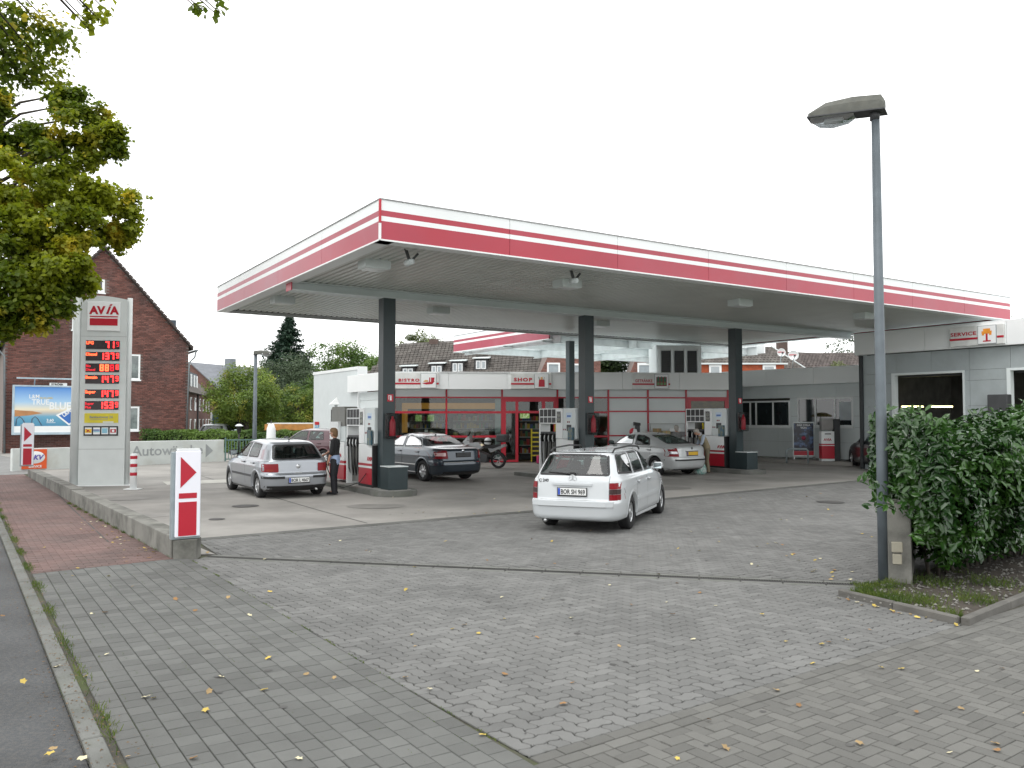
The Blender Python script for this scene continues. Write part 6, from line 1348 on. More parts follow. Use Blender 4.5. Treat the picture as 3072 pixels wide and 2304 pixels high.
# ================================================================== left street side: walls, billboard, brick house
def seg_wall(name, x0, y0, x1, y1, h, t, m, label, cat='wall', nseg=1):
    L = math.hypot(x1 - x0, y1 - y0); o = empty(name, x0, y0, zg(x0, y0), math.degrees(math.atan2(y1 - y0, x1 - x0)), label, cat)
    for i in range(nseg): bx('wall_section', m, o, L * i / nseg + 0.003, L * (i + 1) / nseg - 0.003, 0, t, -0.1, h, 0.012)
    return o, L
M_ww = mat('white_render_wall', (0.56, 0.59, 0.57), 0.8, var=0.08, scale=2, bump=0.2, c2=(0.50, 0.51, 0.47), c2s=1.2, c2w=(0.5, 0.7))
kvw, L1 = seg_wall('garden_wall', -17.95, 29.75, -15.2, 32.6, 0.80, 0.25, M_ww, 'low white wall with orange sign below the billboard')
bx('sign_board', mat('orange_red', (0.72, 0.10, 0.02), 0.5), kvw, 0.30, 1.12, -0.03, -0.002, 0.05, 0.76)
s = MB(); s.lathe([(0, -0.006), (0.46, -0.004), (0.47, 0)], (0, 0, 0), 24, 'y'); s.v = [(0.72 + x * 0.72, -0.033 + y, 0.47 + z * 0.48) for x, y, z in s.v]; s.build('sign_oval', M_white, kvw)
text('KV', 0.24, mat('violet_print', (0.13, 0.10, 0.40), 0.5), kvw, (0.66, -0.045, 0.39), bold=0.04, shear=0.3); text('SERVICE', 0.12, M_white, kvw, (0.52, -0.034, 0.10), bold=0.02)
auw, L2 = seg_wall('garden_wall', -15.15, 32.65, -12.35, 35.5, 0.95, 0.25, M_ww, 'low white wall lettered in grey behind the price pylon')
M_gl = mat('grey_letter', (0.30, 0.32, 0.32), 0.6)
t = text('Autowäsche', 0.55, M_gl, auw, (0.15, -0.006, 0.38), bold=0.012, depth=0.002); wd = max(v.co.x for v in t.data.vertices)
for v in t.data.vertices: v.co.x *= 2.9 / wd
s = MB(); s.prism([(3.18, 0.22), (3.18, 0.80), (3.50, 0.50)], -0.008, -0.002); s.build('arrow', M_gl, auw)
# gate between the walls: each bar its own part
gt = empty('metal_gate', -12.3, 35.55, zg(0, 35.5), 28, 'green grey metal bar gate between the two white walls', 'gate')
M_gate = mat('gate_green', (0.11, 0.19, 0.18), 0.6, var=0.2)
bx('frame_rail', M_gate, gt, 0, 2.15, -0.02, 0.02, 0.88, 0.93); bx('frame_rail', M_gate, gt, 0, 2.15, -0.02, 0.02, 0.06, 0.11); bx('gate_post', M_gate, gt, -0.04, 0.02, -0.03, 0.03, 0, 1.0); bx('gate_post', M_gate, gt, 2.13, 2.19, -0.03, 0.03, 0, 1.0)
bar = MB().box(-0.012, 0.012, -0.012, 0.012, 0.11, 0.88).mesh('gate_bar', M_gate)
for i in range(17): link('gate_bar', bar, gt, (0.12 + i * 0.12, 0, 0))
seg_wall('garden_wall', -10.35, 36.55, -6.2, 38.9, 0.95, 0.25, M_ww, 'low white wall behind the silver hatchback, right of the gate')
M_lampp = mat('blue_grey_pole', (0.105, 0.125, 0.14), 0.55, 0.2, var=0.15, scale=5)
def lamp_post(name, x, y, h, r, label, hang, hl=1.0, m=M_lampp):
    o = empty(name, x, y, zg(x, y), hang, label, 'street lamp')
    s = MB(); s.tube([(0, 0, 0), (0, 0, h * 0.25), (0, 0, h)], [r, r * 0.95, r * 0.72], 16); s.build('pole', m, o)
    hd = bpy.data.objects.new('lamp_head', None); col.objects.link(hd); hd.parent = o; hd.location = (0, 0, h); hd.rotation_euler = (0, R(-4), 0); hd.scale = (hl, hl, hl)
    # housing reaching along +x
    sec = [(-0.10, 0.085, 0.00, 0.10), (-0.06, 0.10, -0.015, 0.16), (0.25, 0.115, -0.02, 0.17), (0.55, 0.125, -0.02, 0.135), (0.74, 0.11, -0.02, 0.03)]
    V = []; F = []
    for x_, w, z0, z1 in sec: V += [(x_, -w, z0), (x_, -w * 0.95, z1 * 0.55), (x_, -w * 0.6, z1), (x_, w * 0.6, z1), (x_, w * 0.95, z1 * 0.55), (x_, w, z0)]
    for i in range(len(sec) - 1):
        for k in range(6): F.append((i * 6 + k, i * 6 + (k + 1) % 6, i * 6 + 6 + (k + 1) % 6, i * 6 + 6 + k))
    F += [tuple(range(5, -1, -1)), tuple(range(len(V) - 6, len(V)))]
    s = MB(); s.add(V, F); s.build('housing', mat('mossy_housing', (0.11, 0.113, 0.10), 0.8, var=0.2, scale=8, bump=0.3, bscale=60, c2=(0.11, 0.11, 0.095), c2s=9), hd)
    s = MB(); s.box(-0.12, 0.75, -0.13, 0.13, -0.035, -0.021); s.build('rim', M_dgrey, hd)
    V = []; F = []; sec = [(0.22, 0.10, 0.02), (0.30, 0.11, 0.09), (0.48, 0.115, 0.125), (0.62, 0.11, 0.10), (0.72, 0.09, 0.03)]
    for x_, w, d in sec:
        for k in range(7): t = math.pi * k / 6; V.append((x_, -w * math.cos(t), -0.036 - d * math.sin(t)))
    for i in range(len(sec) - 1):
        for k in range(6): F.append((i * 7 + k, i * 7 + k + 1, i * 7 + 8 + k, i * 7 + 7 + k))
    s = MB(); s.add(V, F, 0, True); s.build('lamp_cover', glass('lamp_plastic', (0.75, 0.80, 0.82), 0.2, 1.0, lo=0.35, hi=0.8), hd)
    s = MB(); s.lathe([(0, -0.12), (0.035, -0.10), (0.035, 0.1), (0, 0.12)], (0.46, 0, -0.07), 10, 'x'); s.build('bulb', M_white, hd)
    s = MB(); s.box(0.28, 0.32, -0.135, -0.131, -0.035, 0.015); s.box(0.62, 0.66, -0.13, -0.126, -0.035, 0.015); s.build('clip', M_alu, hd)
    s = MB(); s.tube([(0, 0, -0.12), (0, 0, 0.0)], 0.055, 12); s.build('socket', M_dgrey, hd)
    return o
lamp_post('street_lamp', 4.52, 10.12, 5.84, 0.068, 'near grey street lamp beside the laurel hedge, its head leaning left', 148, 1.06)
lamp_post('street_lamp', -11.7, 37.6, 4.75, 0.10, 'distant grey street lamp behind the white wall and gate', 20, 0.95)

# brick house with gable towards the forecourt
A_, B_ = (-25.6, 42.0), (-18.15, 46.85)
gh = empty('brick_house', A_[0] - 0.2, A_[1] - 0.1, 0, math.degrees(math.atan2(B_[1] - A_[1], B_[0] - A_[0])), 'large red brown brick house with steep gable behind the price pylon', 'house')
GW = 8.89; EV = 6.2; AP = 11.2
M_mort = mat('mortar', (0.20, 0.165, 0.15), 0.95, var=0.2); M_brk = mat('dark_red_brick', (0.165, 0.070, 0.056), 0.85, var=0.2, scale=0.6, isl=0.36, c2=(0.12, 0.062, 0.054), c2s=0.5, bump=0.3)
GY = 0.0
def prof(x): return EV + (AP - EV) * (1 - abs(x - GW / 2) / (GW / 2))
s = MB(); s.prism([(0, -0.6), (GW, -0.6), (GW, EV), (GW / 2, AP), (0, EV)], 0.02, 12.0); s.build('wall', M_mort, gh)
WIN = [(4.81 - 0.2, 6.36, 4.15, 5.54), (4.61, 6.36, 1.37, 2.68), (4.05, 4.52, 8.80, 9.52), (4.75, 5.70, 6.72, 7.79), (3.0, 3.9, 6.72, 7.79)]
brm = MB().box(-0.117, 0.117, -0.02, 0.02, -0.031, 0.031).mesh('brick', M_brk)
TL = []; z = -0.3; rrow = 0
while z < AP:
    x = 0.12 + (0.125 if rrow % 2 else 0)
    while x < GW - 0.05:
        if z + 0.03 < prof(x) - 0.04 and not any(a - 0.11 < x < b + 0.11 and c - 0.03 < z < d + 0.03 for a, b, c, d in WIN):
            TL.append(Matrix.Translation((x, rnd.uniform(-0.006, 0.006), z)))
        x += 0.25
    z += 0.083; rrow += 1
bpy.context.view_layer.update()
pieces('brick', gh, brm, TL, M_brk, gh.matrix_world.copy(), 'bricks')
for a, b, c, d in WIN:
    w = bpy.data.objects.new('window', None); col.objects.link(w); w.parent = gh; small = (b - a) < 0.6
    f = 0.13 if small else 0.09
    bx('frame', M_wframe, w, a, b, -0.03, 0.015, d - f, d); bx('frame', M_wframe, w, a, b, -0.03, 0.015, c, c + f); bx('frame', M_wframe, w, a, a + f, -0.03, 0.015, c + f, d - f); bx('frame', M_wframe, w, b - f, b, -0.03, 0.015, c + f, d - f)
    bx('pane', M_dglass if small else mat('curtained_glass', (0.22, 0.26, 0.25), 0.08, c2=(0.10, 0.12, 0.12), c2s=0.8, spec=0.8), w, a + f, b - f, -0.005, 0.012, c + f, d - f)
    bx('sill', M_wframe, w, a - 0.05, b + 0.05, -0.10, 0.0, c - 0.07, c - 0.002)
M_rt = mat('dark_roof_tile', (0.07, 0.055, 0.05), 0.8, var=0.25, isl=0.2, bump=0.3)
for sd in (1, -1):
    s = MB(); p0 = (GW / 2, AP + 0.12); p1 = (GW / 2 + sd * (GW / 2 + 0.2), EV - 0.18)
    s.prism([p0, p1, (p1[0], p1[1] - 0.12), (p0[0], p0[1] - 0.14)], -0.22, 12.3); s.build('roof', M_rt, gh)
    s = MB(); n = 26
    for k in range(n): t0, t1 = k / n, (k + 1) / n; s.bar((p0[0] + (p1[0] - p0[0]) * t0, -0.24, p0[1] + (p1[1] - p0[1]) * t0 - 0.02), (p0[0] + (p1[0] - p0[0]) * t1, -0.24, p0[1] + (p1[1] - p0[1]) * t1 + 0.02), 0.08, 0.10)
    s.build('verge_tiles', M_rt, gh, kind='stuff')
    s = MB(); s.tube([(GW / 2 + sd * (GW / 2 + 0.38), -0.3, EV - 0.32), (GW / 2 + sd * (GW / 2 + 0.38), 12.3, EV - 0.32)], 0.07, 8); s.tube([(GW / 2 + sd * (GW / 2 + 0.36), -0.2, EV - 0.34), (GW / 2 + sd * (GW / 2 + 0.3), -0.15, EV - 0.7), (GW / 2 + sd * (GW / 2 + 0.02), -0.12, EV - 1.0), (GW / 2 + sd * (GW / 2 - (0.1 if sd < 0 else 0.1)), -0.12, 0)], 0.05, 8); s.build('gutter', mat('zinc', (0.20, 0.22, 0.23), 0.5, 0.4), gh)
bx('chimney', M_rt, gh, 7.3, 7.9, 4.0, 4.7, 7.0, 8.6)
bx('dormer', mat('slate_blue', (0.06, 0.08, 0.10), 0.7), gh, 7.35, 8.5, 1.6, 4.0, 6.9, 7.75)
# billboard in front of the gable
bb = empty('billboard', -25.15, 41.55, 0, math.degrees(math.atan2(B_[1] - A_[1], B_[0] - A_[0])), 'large blue poster billboard standing before the brick gable', 'billboard')
M_bf = mat('billboard_frame', (0.42, 0.52, 0.58), 0.4, 0.2)
BX0, BX1, BZ0, BZ1 = 0.0, 3.6, 1.2, 3.72
bx('frame', M_bf, bb, BX0, BX1, -0.08, 0.06, BZ0, BZ0 + 0.12); bx('frame', M_bf, bb, BX0, BX1, -0.08, 0.06, BZ1 - 0.08, BZ1); bx('frame', M_bf, bb, BX0, BX0 + 0.1, -0.08, 0.06, BZ0 + 0.12, BZ1 - 0.08); bx('frame', M_bf, bb, BX1 - 0.1, BX1, -0.08, 0.06, BZ0 + 0.12, BZ1 - 0.08)
M_po = bpy.data.materials.new('poster_print'); M_po.use_nodes = True; tn = M_po.node_tree.nodes; tl = M_po.node_tree.links; pb = tn['Principled BSDF']; pb.inputs['Roughness'].default_value = 0.4
tco = tn.new('ShaderNodeTexCoord'); sep = tn.new('ShaderNodeSeparateXYZ'); tl.new(tco.outputs['Object'], sep.inputs[0]); mrr = tn.new('ShaderNodeMapRange'); mrr.inputs['From Min'].default_value = 1.6; mrr.inputs['From Max'].default_value = 3.7; tl.new(sep.outputs['Z'], mrr.inputs['Value'])
crr = tn.new('ShaderNodeValToRGB'); ce = crr.color_ramp.elements
ce[0].position = 0.0; ce[0].color = (0.05, 0.22, 0.36, 1); ce[1].position = 1.0; ce[1].color = (0.05, 0.22, 0.62, 1)
for p_, c_ in ((0.25, (0.13, 0.35, 0.5, 1)), (0.36, (0.55, 0.5, 0.42, 1)), (0.42, (0.75, 0.68, 0.5, 1)), (0.6, (0.35, 0.55, 0.75, 1))): e = ce.new(p_); e.color = c_
tl.new(mrr.outputs[0], crr.inputs[0]); tl.new(crr.outputs[0], pb.inputs['Base Color'])
bx('poster', M_po, bb, BX0 + 0.1, BX1 - 0.1, -0.06, 0.04, BZ0 + 0.44, BZ1 - 0.08); bx('poster_margin', M_white, bb, BX0 + 0.1, BX1 - 0.1, -0.06, 0.04, BZ0 + 0.12, BZ0 + 0.438)
M_sand = mat('print_sand', (0.42, 0.2, 0.08), 0.5); s = MB(); s.prism([(0.12, 2.12), (0.12, 2.45), (0.9, 2.4), (1.35, 2.30), (0.7, 2.18)], -0.064, -0.06); s.build('poster_print', M_sand, bb)
text('L&M', 0.28, M_white, bb, (0.72, -0.064, 3.05), bold=0.01, sx=0.9); text('BLUE LABEL', 0.11, mat('print_yellow', (0.7, 0.5, 0.05), 0.5), bb, (1.22, -0.064, 3.04), bold=0.01)
text('TRUE', 0.38, M_white, bb, (0.85, -0.064, 2.74), bold=0.02, sx=0.85); text('BLUE', 0.52, M_white, bb, (1.62, -0.064, 2.50), bold=0.02, sx=0.85); text('3,60', 0.19, M_white, bb, (1.52, -0.064, 1.87), bold=0.02); bx('poster_print', M_white, bb, 1.52, 1.93, -0.062, -0.06, 1.80, 1.82)
s = MB()
for xx in (0.18, 0.86): s.tube([(xx, -0.065, 1.66), (xx + 0.02, -0.065, 2.0), (xx + 0.15, -0.065, 2.13), (xx + 0.27, -0.065, 2.02), (xx + 0.45, -0.065, 1.68)], 0.02, 6)
s.build('poster_print', mat('print_steel', (0.08, 0.09, 0.13), 0.4), bb)
s = MB(); s.prism([(1.93, 2.20), (2.62, 2.58), (3.0, 2.1), (2.55, 1.66)], -0.068, -0.06); s.build('poster_print', M_white, bb); s = MB(); s.prism([(2.08, 2.18), (2.62, 2.48), (2.92, 2.1), (2.55, 1.76)], -0.072, -0.068); s.build('poster_print', mat('print_blue', (0.03, 0.13, 0.42), 0.5), bb)
text('L&M', 0.30, M_white, bb, (2.30, -0.076, 2.10), (R(90), R(-38), 0), 0.02, sx=0.8)
s = MB(); s.lathe([(0, -0.004), (0.26, -0.002), (0.26, 0)], (3.22, -0.062, 3.2), 20, 'y'); s.build('poster_print', mat('print_maroon', (0.15, 0.02, 0.05), 0.5), bb)
bx('name_board', M_wframe, bb, 1.62, 2.42, -0.06, 0.0, BZ1 + 0.002, BZ1 + 0.14); text('STRÖER', 0.13, M_black, bb, (1.70, -0.062, BZ1 + 0.02), bold=0.04, sx=1.15)
bx('light_bar', M_bf, bb, 0.15, 3.6, -0.5, -0.42, BZ1 + 0.30, BZ1 + 0.37)
for xx in (0.95, 3.0): s = MB(); s.bar((xx, -0.46, BZ1 + 0.33), (xx, 0.0, BZ1), 0.05); s.build('bracket', M_bf, bb)
for xx in (0.4, 3.2): bx('leg', M_bf, bb, xx, xx + 0.12, 0.061, 0.16, 0, BZ1 - 0.2)

# further brick flats and slate roofed house
fb_ = empty('brick_flats', -31.4, 79.4, -0.1, math.degrees(math.atan2(20.6, -5.1)), 'long dark brick block of flats with rows of narrow white windows', 'building')
M_b2 = mat('far_brick', (0.145, 0.078, 0.066), 0.9, var=0.15, scale=1.5); LF = 21.2
s = MB(); s.box(0, LF, 0, 9, 0, 4.75); s.build('wall', M_b2, fb_)
s = MB(); s.prism([(-0.5, 4.7), (9.3, 4.7), (5.0, 8.6), (3.8, 8.6)], -0.3, LF + 0.1, 'yz'); s.build('roof', mat('brown_roof', (0.075, 0.062, 0.055), 0.85, var=0.2, scale=2), fb_)
for zz in (0.75, 2.95):
    for k, xx in enumerate((3.0, 6.3, 10.2, 13.3, 16.2, 18.8)):
        w = bpy.data.objects.new('window', None); col.objects.link(w); w.parent = fb_
        bx('frame', M_wframe, w, xx, xx + 1.0, -0.08, -0.005, zz, zz + 1.35, 0.01); bx('pane', M_dglass, w, xx + 0.35, xx + 0.9, -0.09, -0.081, zz + 0.12, zz + 1.25)
bx('downpipe', M_dgrey, fb_, 8.6, 8.8, -0.15, -0.02, 0.0, 4.7)
bx('dormer', mat('slate_blue', (0.06, 0.08, 0.10), 0.7), fb_, 2.4, 12.5, 0.5, 4.2, 5.2, 7.0)
for xx in (2.6, 6.8, 9.2, 11.3): bx('dormer_window', M_wframe, fb_, xx, xx + 0.9, 0.4, 0.49, 5.4, 6.8)
gg = empty('slate_roof_house', -42.0, 108.0, 0.3, -28, 'brick gabled house with grey slate roof and box dormer behind the flats', 'house')
s = MB(); s.prism([(-4, 0), (7.0, 0), (7.0, 4.4), (0, 9.0), (-4, 6.3)], 0, 0.3); s.build('wall', M_b2, gg)
s = MB(); s.add([(0, -0.3, 9.15), (7.6, -0.3, 4.1), (13, 12, 4.1), (9.0, 12, 8.4), (4, 12, 8.6)], [(0, 1, 2, 3, 4)]); s.add([(0, -0.3, 9.0), (7.6, -0.3, 3.95), (7.6, -0.3, 4.1), (0, -0.3, 9.15)], [(0, 1, 2, 3)]); s.build('roof', mat('grey_slate', (0.17, 0.18, 0.2), 0.75, var=0.12, scale=2), gg)
bx('chimney', mat('chimney_grey', (0.2, 0.22, 0.24), 0.8), gg, 2.8, 3.8, 3, 4.0, 7.3, 9.7)
bx('dormer', mat('zinc_green', (0.14, 0.18, 0.18), 0.7), gg, 6.5, 11.5, 2.2, 6, 4.6, 7.3); 
for xx in (8.3, 9.4, 10.6): bx('dormer_window', M_wframe, gg, xx, xx + 0.6, 2.1, 2.19, 5.0, 6.6)
o = empty('white_bungalow', -30.8, 90, 0.3, 5, 'low white flat building between the flats and the green tree', 'building'); bx('wall', M_wframe, o, -2.0, 6.5, 0, 5, 0, 2.6); bx('garage_opening', M_black, o, -1.4, 0.1, -0.05, -0.002, 0, 1.6)
o = empty('tiled_roof_house', -33.5, 122, 0.3, 0, 'small brown tiled house roof showing above the green trees', 'house'); s = MB(); s.prism([(-4.2, 4.2), (4.5, 4.2), (0.5, 8.0), (-1.0, 8.0)], 0, 8); s.build('roof', MATS['brown_roof'], o); bx('wall', M_b2, o, -3.6, 3.8, 0.5, 7.5, 0, 4.19); s = MB(); s.tube([(-0.5, 1, 7.8), (-0.5, 1, 11.5)], 0.05, 5); s.tube([(-2.0, 1, 10.4), (0.8, 1, 10.6)], 0.04, 5); s.build('aerial', M_dgrey, o)
o = empty('red_roof_house', -26.5, 126, 0.3, 0, 'small house with bright red roof slope above the green tree', 'house'); s = MB(); s.prism([(-5, 5.0), (3.5, 5.0), (2, 10.3), (1.0, 10.3)], 0, 8); s.build('roof', mat('red_tile', (0.28, 0.05, 0.04), 0.8), o); bx('wall', M_b2, o, -4, 3, 0.5, 7.5, 0, 4.99)

# houses behind the shop: the long tiled roof with dormers
def tile_field(parent, org, ux, uy, W, Hh, holes=lambda a, b: False, tw=0.25, th=0.27, m=None, left=None, right=None):
    """rows of tiles on the plane org + a*ux + b*uy"""
    ux = Vector(ux).normalized(); uy = Vector(uy).normalized(); nn = ux.cross(uy)
    me = MB(); me.add([(-tw / 2 + .006, 0, 0.012), (tw / 2 - .006, 0, 0.05), (tw / 2 - .006, th * 1.1, 0.02), (-tw / 2 + .006, th * 1.1, -0.01), (-tw / 2 + .006, 0, -0.03), (tw / 2 - .006, 0, -0.03)], [(0, 1, 2, 3), (4, 5, 1, 0), (5, 2, 1), (4, 0, 3)])
    me = me.mesh('roof_tile', m, fix=False); TL = []
    rows = int(Hh / th)
    for j in range(rows):
        b = j * th; x = (left(b) if left else 0) + (tw / 2 if j % 2 else 0); xe = right(b) if right else W
        while x < xe:
            if not holes(x, b):
                M = Matrix.Identity(4)
                for r in range(3): M[r][0] = ux[r]; M[r][1] = uy[r]; M[r][2] = nn[r]; M[r][3] = (Vector(org) + ux * x + uy * b)[r]
                TL.append(M)
            x += tw
    bpy.context.view_layer.update()
    pieces('roof_tile', parent, me, TL, m, parent.matrix_world.copy(), 'roof_tiles')
M_tl = mat('weathered_grey_tile', (0.088, 0.078, 0.070), 0.85, var=0.2, scale=1.2, isl=0.2, c2=(0.125, 0.118, 0.105), c2s=2.5, c2w=(0.5, 0.7))
r1 = empty('terraced_house', -9.6, 52, 0.3, 0, 'long grey tiled roof with small dormers behind the shop, brick gable at right', 'house')
zr0, zr1 = 3.6, 6.4     # eave, ridge seen over the shop
bx('wall', M_b2, r1, 0.4, 15.6, 0.6, 8, 0, 3.6)
ridge = lambda b: 0
_ux = Vector((1, 0, 0.055)).normalized(); _uy = Vector((0, 0.78, 0.62)).normalized(); _q = lambda a, b: tuple(Vector((0, 0.03, 3.57)) + _ux * a + _uy * b)
s = MB(); s.add([_q(-0.6, 0), _q(11.1, 0), _q(13.45, 5.05), _q(2.2, 5.05)], [(0, 1, 2, 3)])
s.build('roof', mat('roof_under', (0.06, 0.05, 0.045), 0.9), r1)
up = Vector((0, 4.2, 3.35)).normalized()
sl_h = lambda b: (0.35 if b < 0.1 else 0.0)
tile_field(r1, (0, 0.0, 3.62), (1, 0, 0.055), (0, 0.78, 0.62), 13, 5.1, m=M_tl, left=lambda b: -0.6 + b * 0.55, right=lambda b: 11.1 + b * 0.46, holes=lambda x, b: any(abs(x - c) < 0.45 and 1.3 + k * 0.15 < b < 2.35 + k * 0.15 for k, c in enumerate((2.9, 4.75, 6.1, 7.6))))
for k, cx in enumerate((2.9, 4.75, 6.1, 7.6)):
    d = bpy.data.objects.new('dormer', None); col.objects.link(d); d.parent = r1; zb_ = 4.42 + k * 0.17; yb = 1.02
    bx('dormer_wall', mat('slate_dark', (0.05, 0.05, 0.052), 0.8), d, cx - 0.42, cx + 0.42, yb, yb + 1.4, zb_ - 0.25, zb_ + 0.62)
    s = MB(); s.add([(cx - 0.55, yb - 0.15, zb_ + 0.64), (cx + 0.55, yb - 0.15, zb_ + 0.66), (cx + 0.65, yb + 1.7, zb_ + 0.86), (cx - 0.45, yb + 1.7, zb_ + 0.82), (cx - 0.55, yb - 0.15, zb_ + 0.70), (cx + 0.55, yb - 0.15, zb_ + 0.72), (cx + 0.65, yb + 1.7, zb_ + 0.92), (cx - 0.45, yb + 1.7, zb_ + 0.88)], [(0, 1, 2, 3), (4, 5, 6, 7), (0, 1, 5, 4), (1, 2, 6, 5), (2, 3, 7, 6), (3, 0, 4, 7)]); s.build('dormer_roof', M_offw, d)
    for (a, b) in ((-0.32, -0.02), (0.02, 0.32)): bx('dormer_window', M_wframe, d, cx + a, cx + b, yb - 0.05, yb - 0.002, zb_ - 0.02, zb_ + 0.52); bx('pane', mat('bright_glass', (0.3, 0.34, 0.36), 0.1, spec=0.9), d, cx + a + 0.06, cx + b - 0.06, yb - 0.06, yb - 0.051, zb_ + 0.04, zb_ + 0.46)
for (x, b) in ((2.3, 3.6), (5.1, 4.0), (4.2, 4.3)): p = Vector((x, 0, 3.66)) + Vector((0, 0.78, 0.62)) * b; s = MB(); s.bar(p, p + Vector((0, 0.78, 0.62)) * (0.7 if b != 4.3 else 0.2), 0.3 if b != 4.3 else 0.15, 0.08); s.build('skylight', M_white, r1)
bx('chimney', mat('chimney_brick', (0.10, 0.07, 0.06), 0.9, isl=0.1), r1, 4.0, 4.6, 3.6, 4.3, 5.8, 7.1)
# brick gable right of that roof
g_ = empty('brick_gable_house', 1.0, 50.5, 0.3, 6, 'brick house end with two white windows between the dark columns, behind the shop', 'house')
M_b3 = mat('mottled_brick', (0.20, 0.10, 0.08), 0.9, var=0.25, scale=5, c2=(0.13, 0.075, 0.065), c2s=6, bump=0.4, bscale=9)
def course_wall(parent, poly, y, m, depth=0.05, ch=0.085):
    """brick courses clipped to a polygon, as thin raised bands of geometry"""
    zs = [p[1] for p in poly]; z = min(zs); V = MB()
    k = 0
    while z < max(zs):
        pp = clip(clip(poly, (-1, z), (1, z)), (1, z + ch - 0.015), (-1, z + ch - 0.015))
        if len(pp) >= 3:
            x0, x1 = min(p[0] for p in pp), max(p[0] for p in pp); x = x0 - (0.12 if k % 2 else 0)
            while x < x1:
                a, b = max(x, x0), min(x + 0.24, x1)
                if b - a > 0.04: V.box(a, b - 0.01, y - 0.02, y, z, z + ch - 0.015)
                x += 0.25
        z += ch; k += 1
    V.build('bricks', m, parent, kind='stuff', fix=False)
M_bb = mat('mottled_brick_piece', (0.21, 0.10, 0.08), 0.9, var=0.2, scale=3, isl=0.3)
gp = [(0.0, 3.0), (4.5, 3.0), (4.5, 6.2), (1.6, 6.3)]
s = MB(); s.prism(gp, 0, 6); s.build('wall', M_mort, g_); course_wall(g_, gp, 0, M_bb)
for (a, b, c, d) in ((1.15, 1.95, 4.05, 5.15), (2.55, 3.3, 4.05, 5.1)):
    w = bpy.data.objects.new('window', None); col.objects.link(w); w.parent = g_
    for q in ((a, b, d - 0.1, d), (a, b, c, c + 0.1), (a, a + 0.1, c + 0.1, d - 0.1), (b - 0.1, b, c + 0.1, d - 0.1)): bx('frame', M_wframe, w, q[0], q[1], -0.1, -0.022, q[2], q[3])
    bx('pane', MATS['bright_glass'], w, a + 0.1, b - 0.1, -0.05, -0.023, c + 0.1, d - 0.1)
g2_ = empty('brick_gable_house', 7.35, 50.0, 0.3, -4, 'brick gable with single white window left of the louvred roof housing', 'house')
gp = [(-0.75, 3.0), (2.9, 3.0), (2.9, 7.0), (0.8, 7.0)]
s = MB(); s.prism(gp, 0, 6); s.build('wall', M_mort, g2_); course_wall(g2_, gp, 0, M_bb)
w = bpy.data.objects.new('window', None); col.objects.link(w); w.parent = g2_
for q in ((0.25, 1.05, 4.95, 5.1), (0.25, 0.35, 3.5, 4.95), (0.95, 1.05, 3.5, 4.95)): bx('frame', M_wframe, w, q[0], q[1], -0.1, -0.022, q[2], q[3])
bx('pane', MATS['bright_glass'], w, 0.35, 0.95, -0.05, -0.023, 3.5, 4.95)
bx('side_wall', mat('slate_dark', (0.05, 0.05, 0.052), 0.8), g2_, 1.45, 2.9, -0.6, -0.03, 3.0, 5.6); s = MB(); s.prism([(1.2, 4.2), (2.3, 4.9), (2.9, 4.7), (2.9, 4.5), (2.3, 4.65), (1.25, 4.05)], -1.2, -0.61); s.build('porch_roof', M_offw, g2_)
# terrace at the right: orange tiled dormer walls, tiled roof, satellite dishes
r2 = empty('red_dormer_house', 13.2, 56, 0.3, 0, 'tiled house with orange brick dormer walls and white windows behind the office wing', 'house')
bx('wall', M_b2, r2, -0.5, 9, 0.6, 8, 0, 3.4)
s = MB(); s.add([(-1.6, 0.02, 3.5), (9.2, 0.02, 3.5), (5.8, 4.3, 7.0), (-1.6, 4.3, 7.0)], [(0, 1, 2, 3)]); s.build('roof', MATS['roof_under'], r2)
tile_field(r2, (-1.5, 0.0, 3.55), (1, 0, 0), (0, 0.775, 0.632), 10.5, 5.4, m=M_tl, right=lambda b: 10.6 - b * 0.62, holes=lambda x, b: 0.9 < x < 7.0 and 1.2 < b < 2.6)
bx('dormer_wall', mat('orange_brick', (0.36, 0.085, 0.035), 0.85, var=0.2, scale=8), r2, -0.55, 5.6, 0.95, 3.2, 4.1, 5.45); bx('dormer_roof', M_offw, r2, -0.75, 5.8, 0.75, 3.4, 5.46, 5.56)
for (a, b) in ((0.4, 1.25), (1.75, 2.6), (4.1, 5.0)):
    w = bpy.data.objects.new('window', None); col.objects.link(w); w.parent = r2; bx('frame', M_wframe, w, a, b, 0.85, 0.949, 4.2, 5.43); bx('pane', MATS['bright_glass'], w, a + 0.12, b - 0.15, 0.84, 0.849, 4.35, 5.3)
s = MB(); s.bar((9.1, -0.05, 3.6), (5.75, 4.25, 7.05), 0.07, 0.06); s.build('ridge_trim', M_offw, r2)
r3 = empty('tiled_roof_house', 19.2, 60, 0.3, -3, 'darker tiled roof behind the two satellite dishes', 'house')
s = MB(); s.add([(-0.5, 0.02, 3.5), (11, 0.02, 3.5), (11, 4.3, 6.55), (-0.5, 4.3, 7.05)], [(0, 1, 2, 3)]); s.build('roof', MATS['roof_under'], r3); bx('wall', M_b2, r3, 0, 10.5, 0.6, 8, 0, 3.5)
tile_field(r3, (-0.5, 0.0, 3.55), (1, 0, 0), (0, 0.775, 0.632), 9.5, 5.2, m=mat('dark_brown_tile', (0.085, 0.07, 0.065), 0.85, var=0.2, isl=0.25))
bx('chimney', mat('chimney_brick', (0.10, 0.07, 0.06), 0.9), r3, 1.3, 2.0, 4.0, 4.8, 6.5, 7.9)
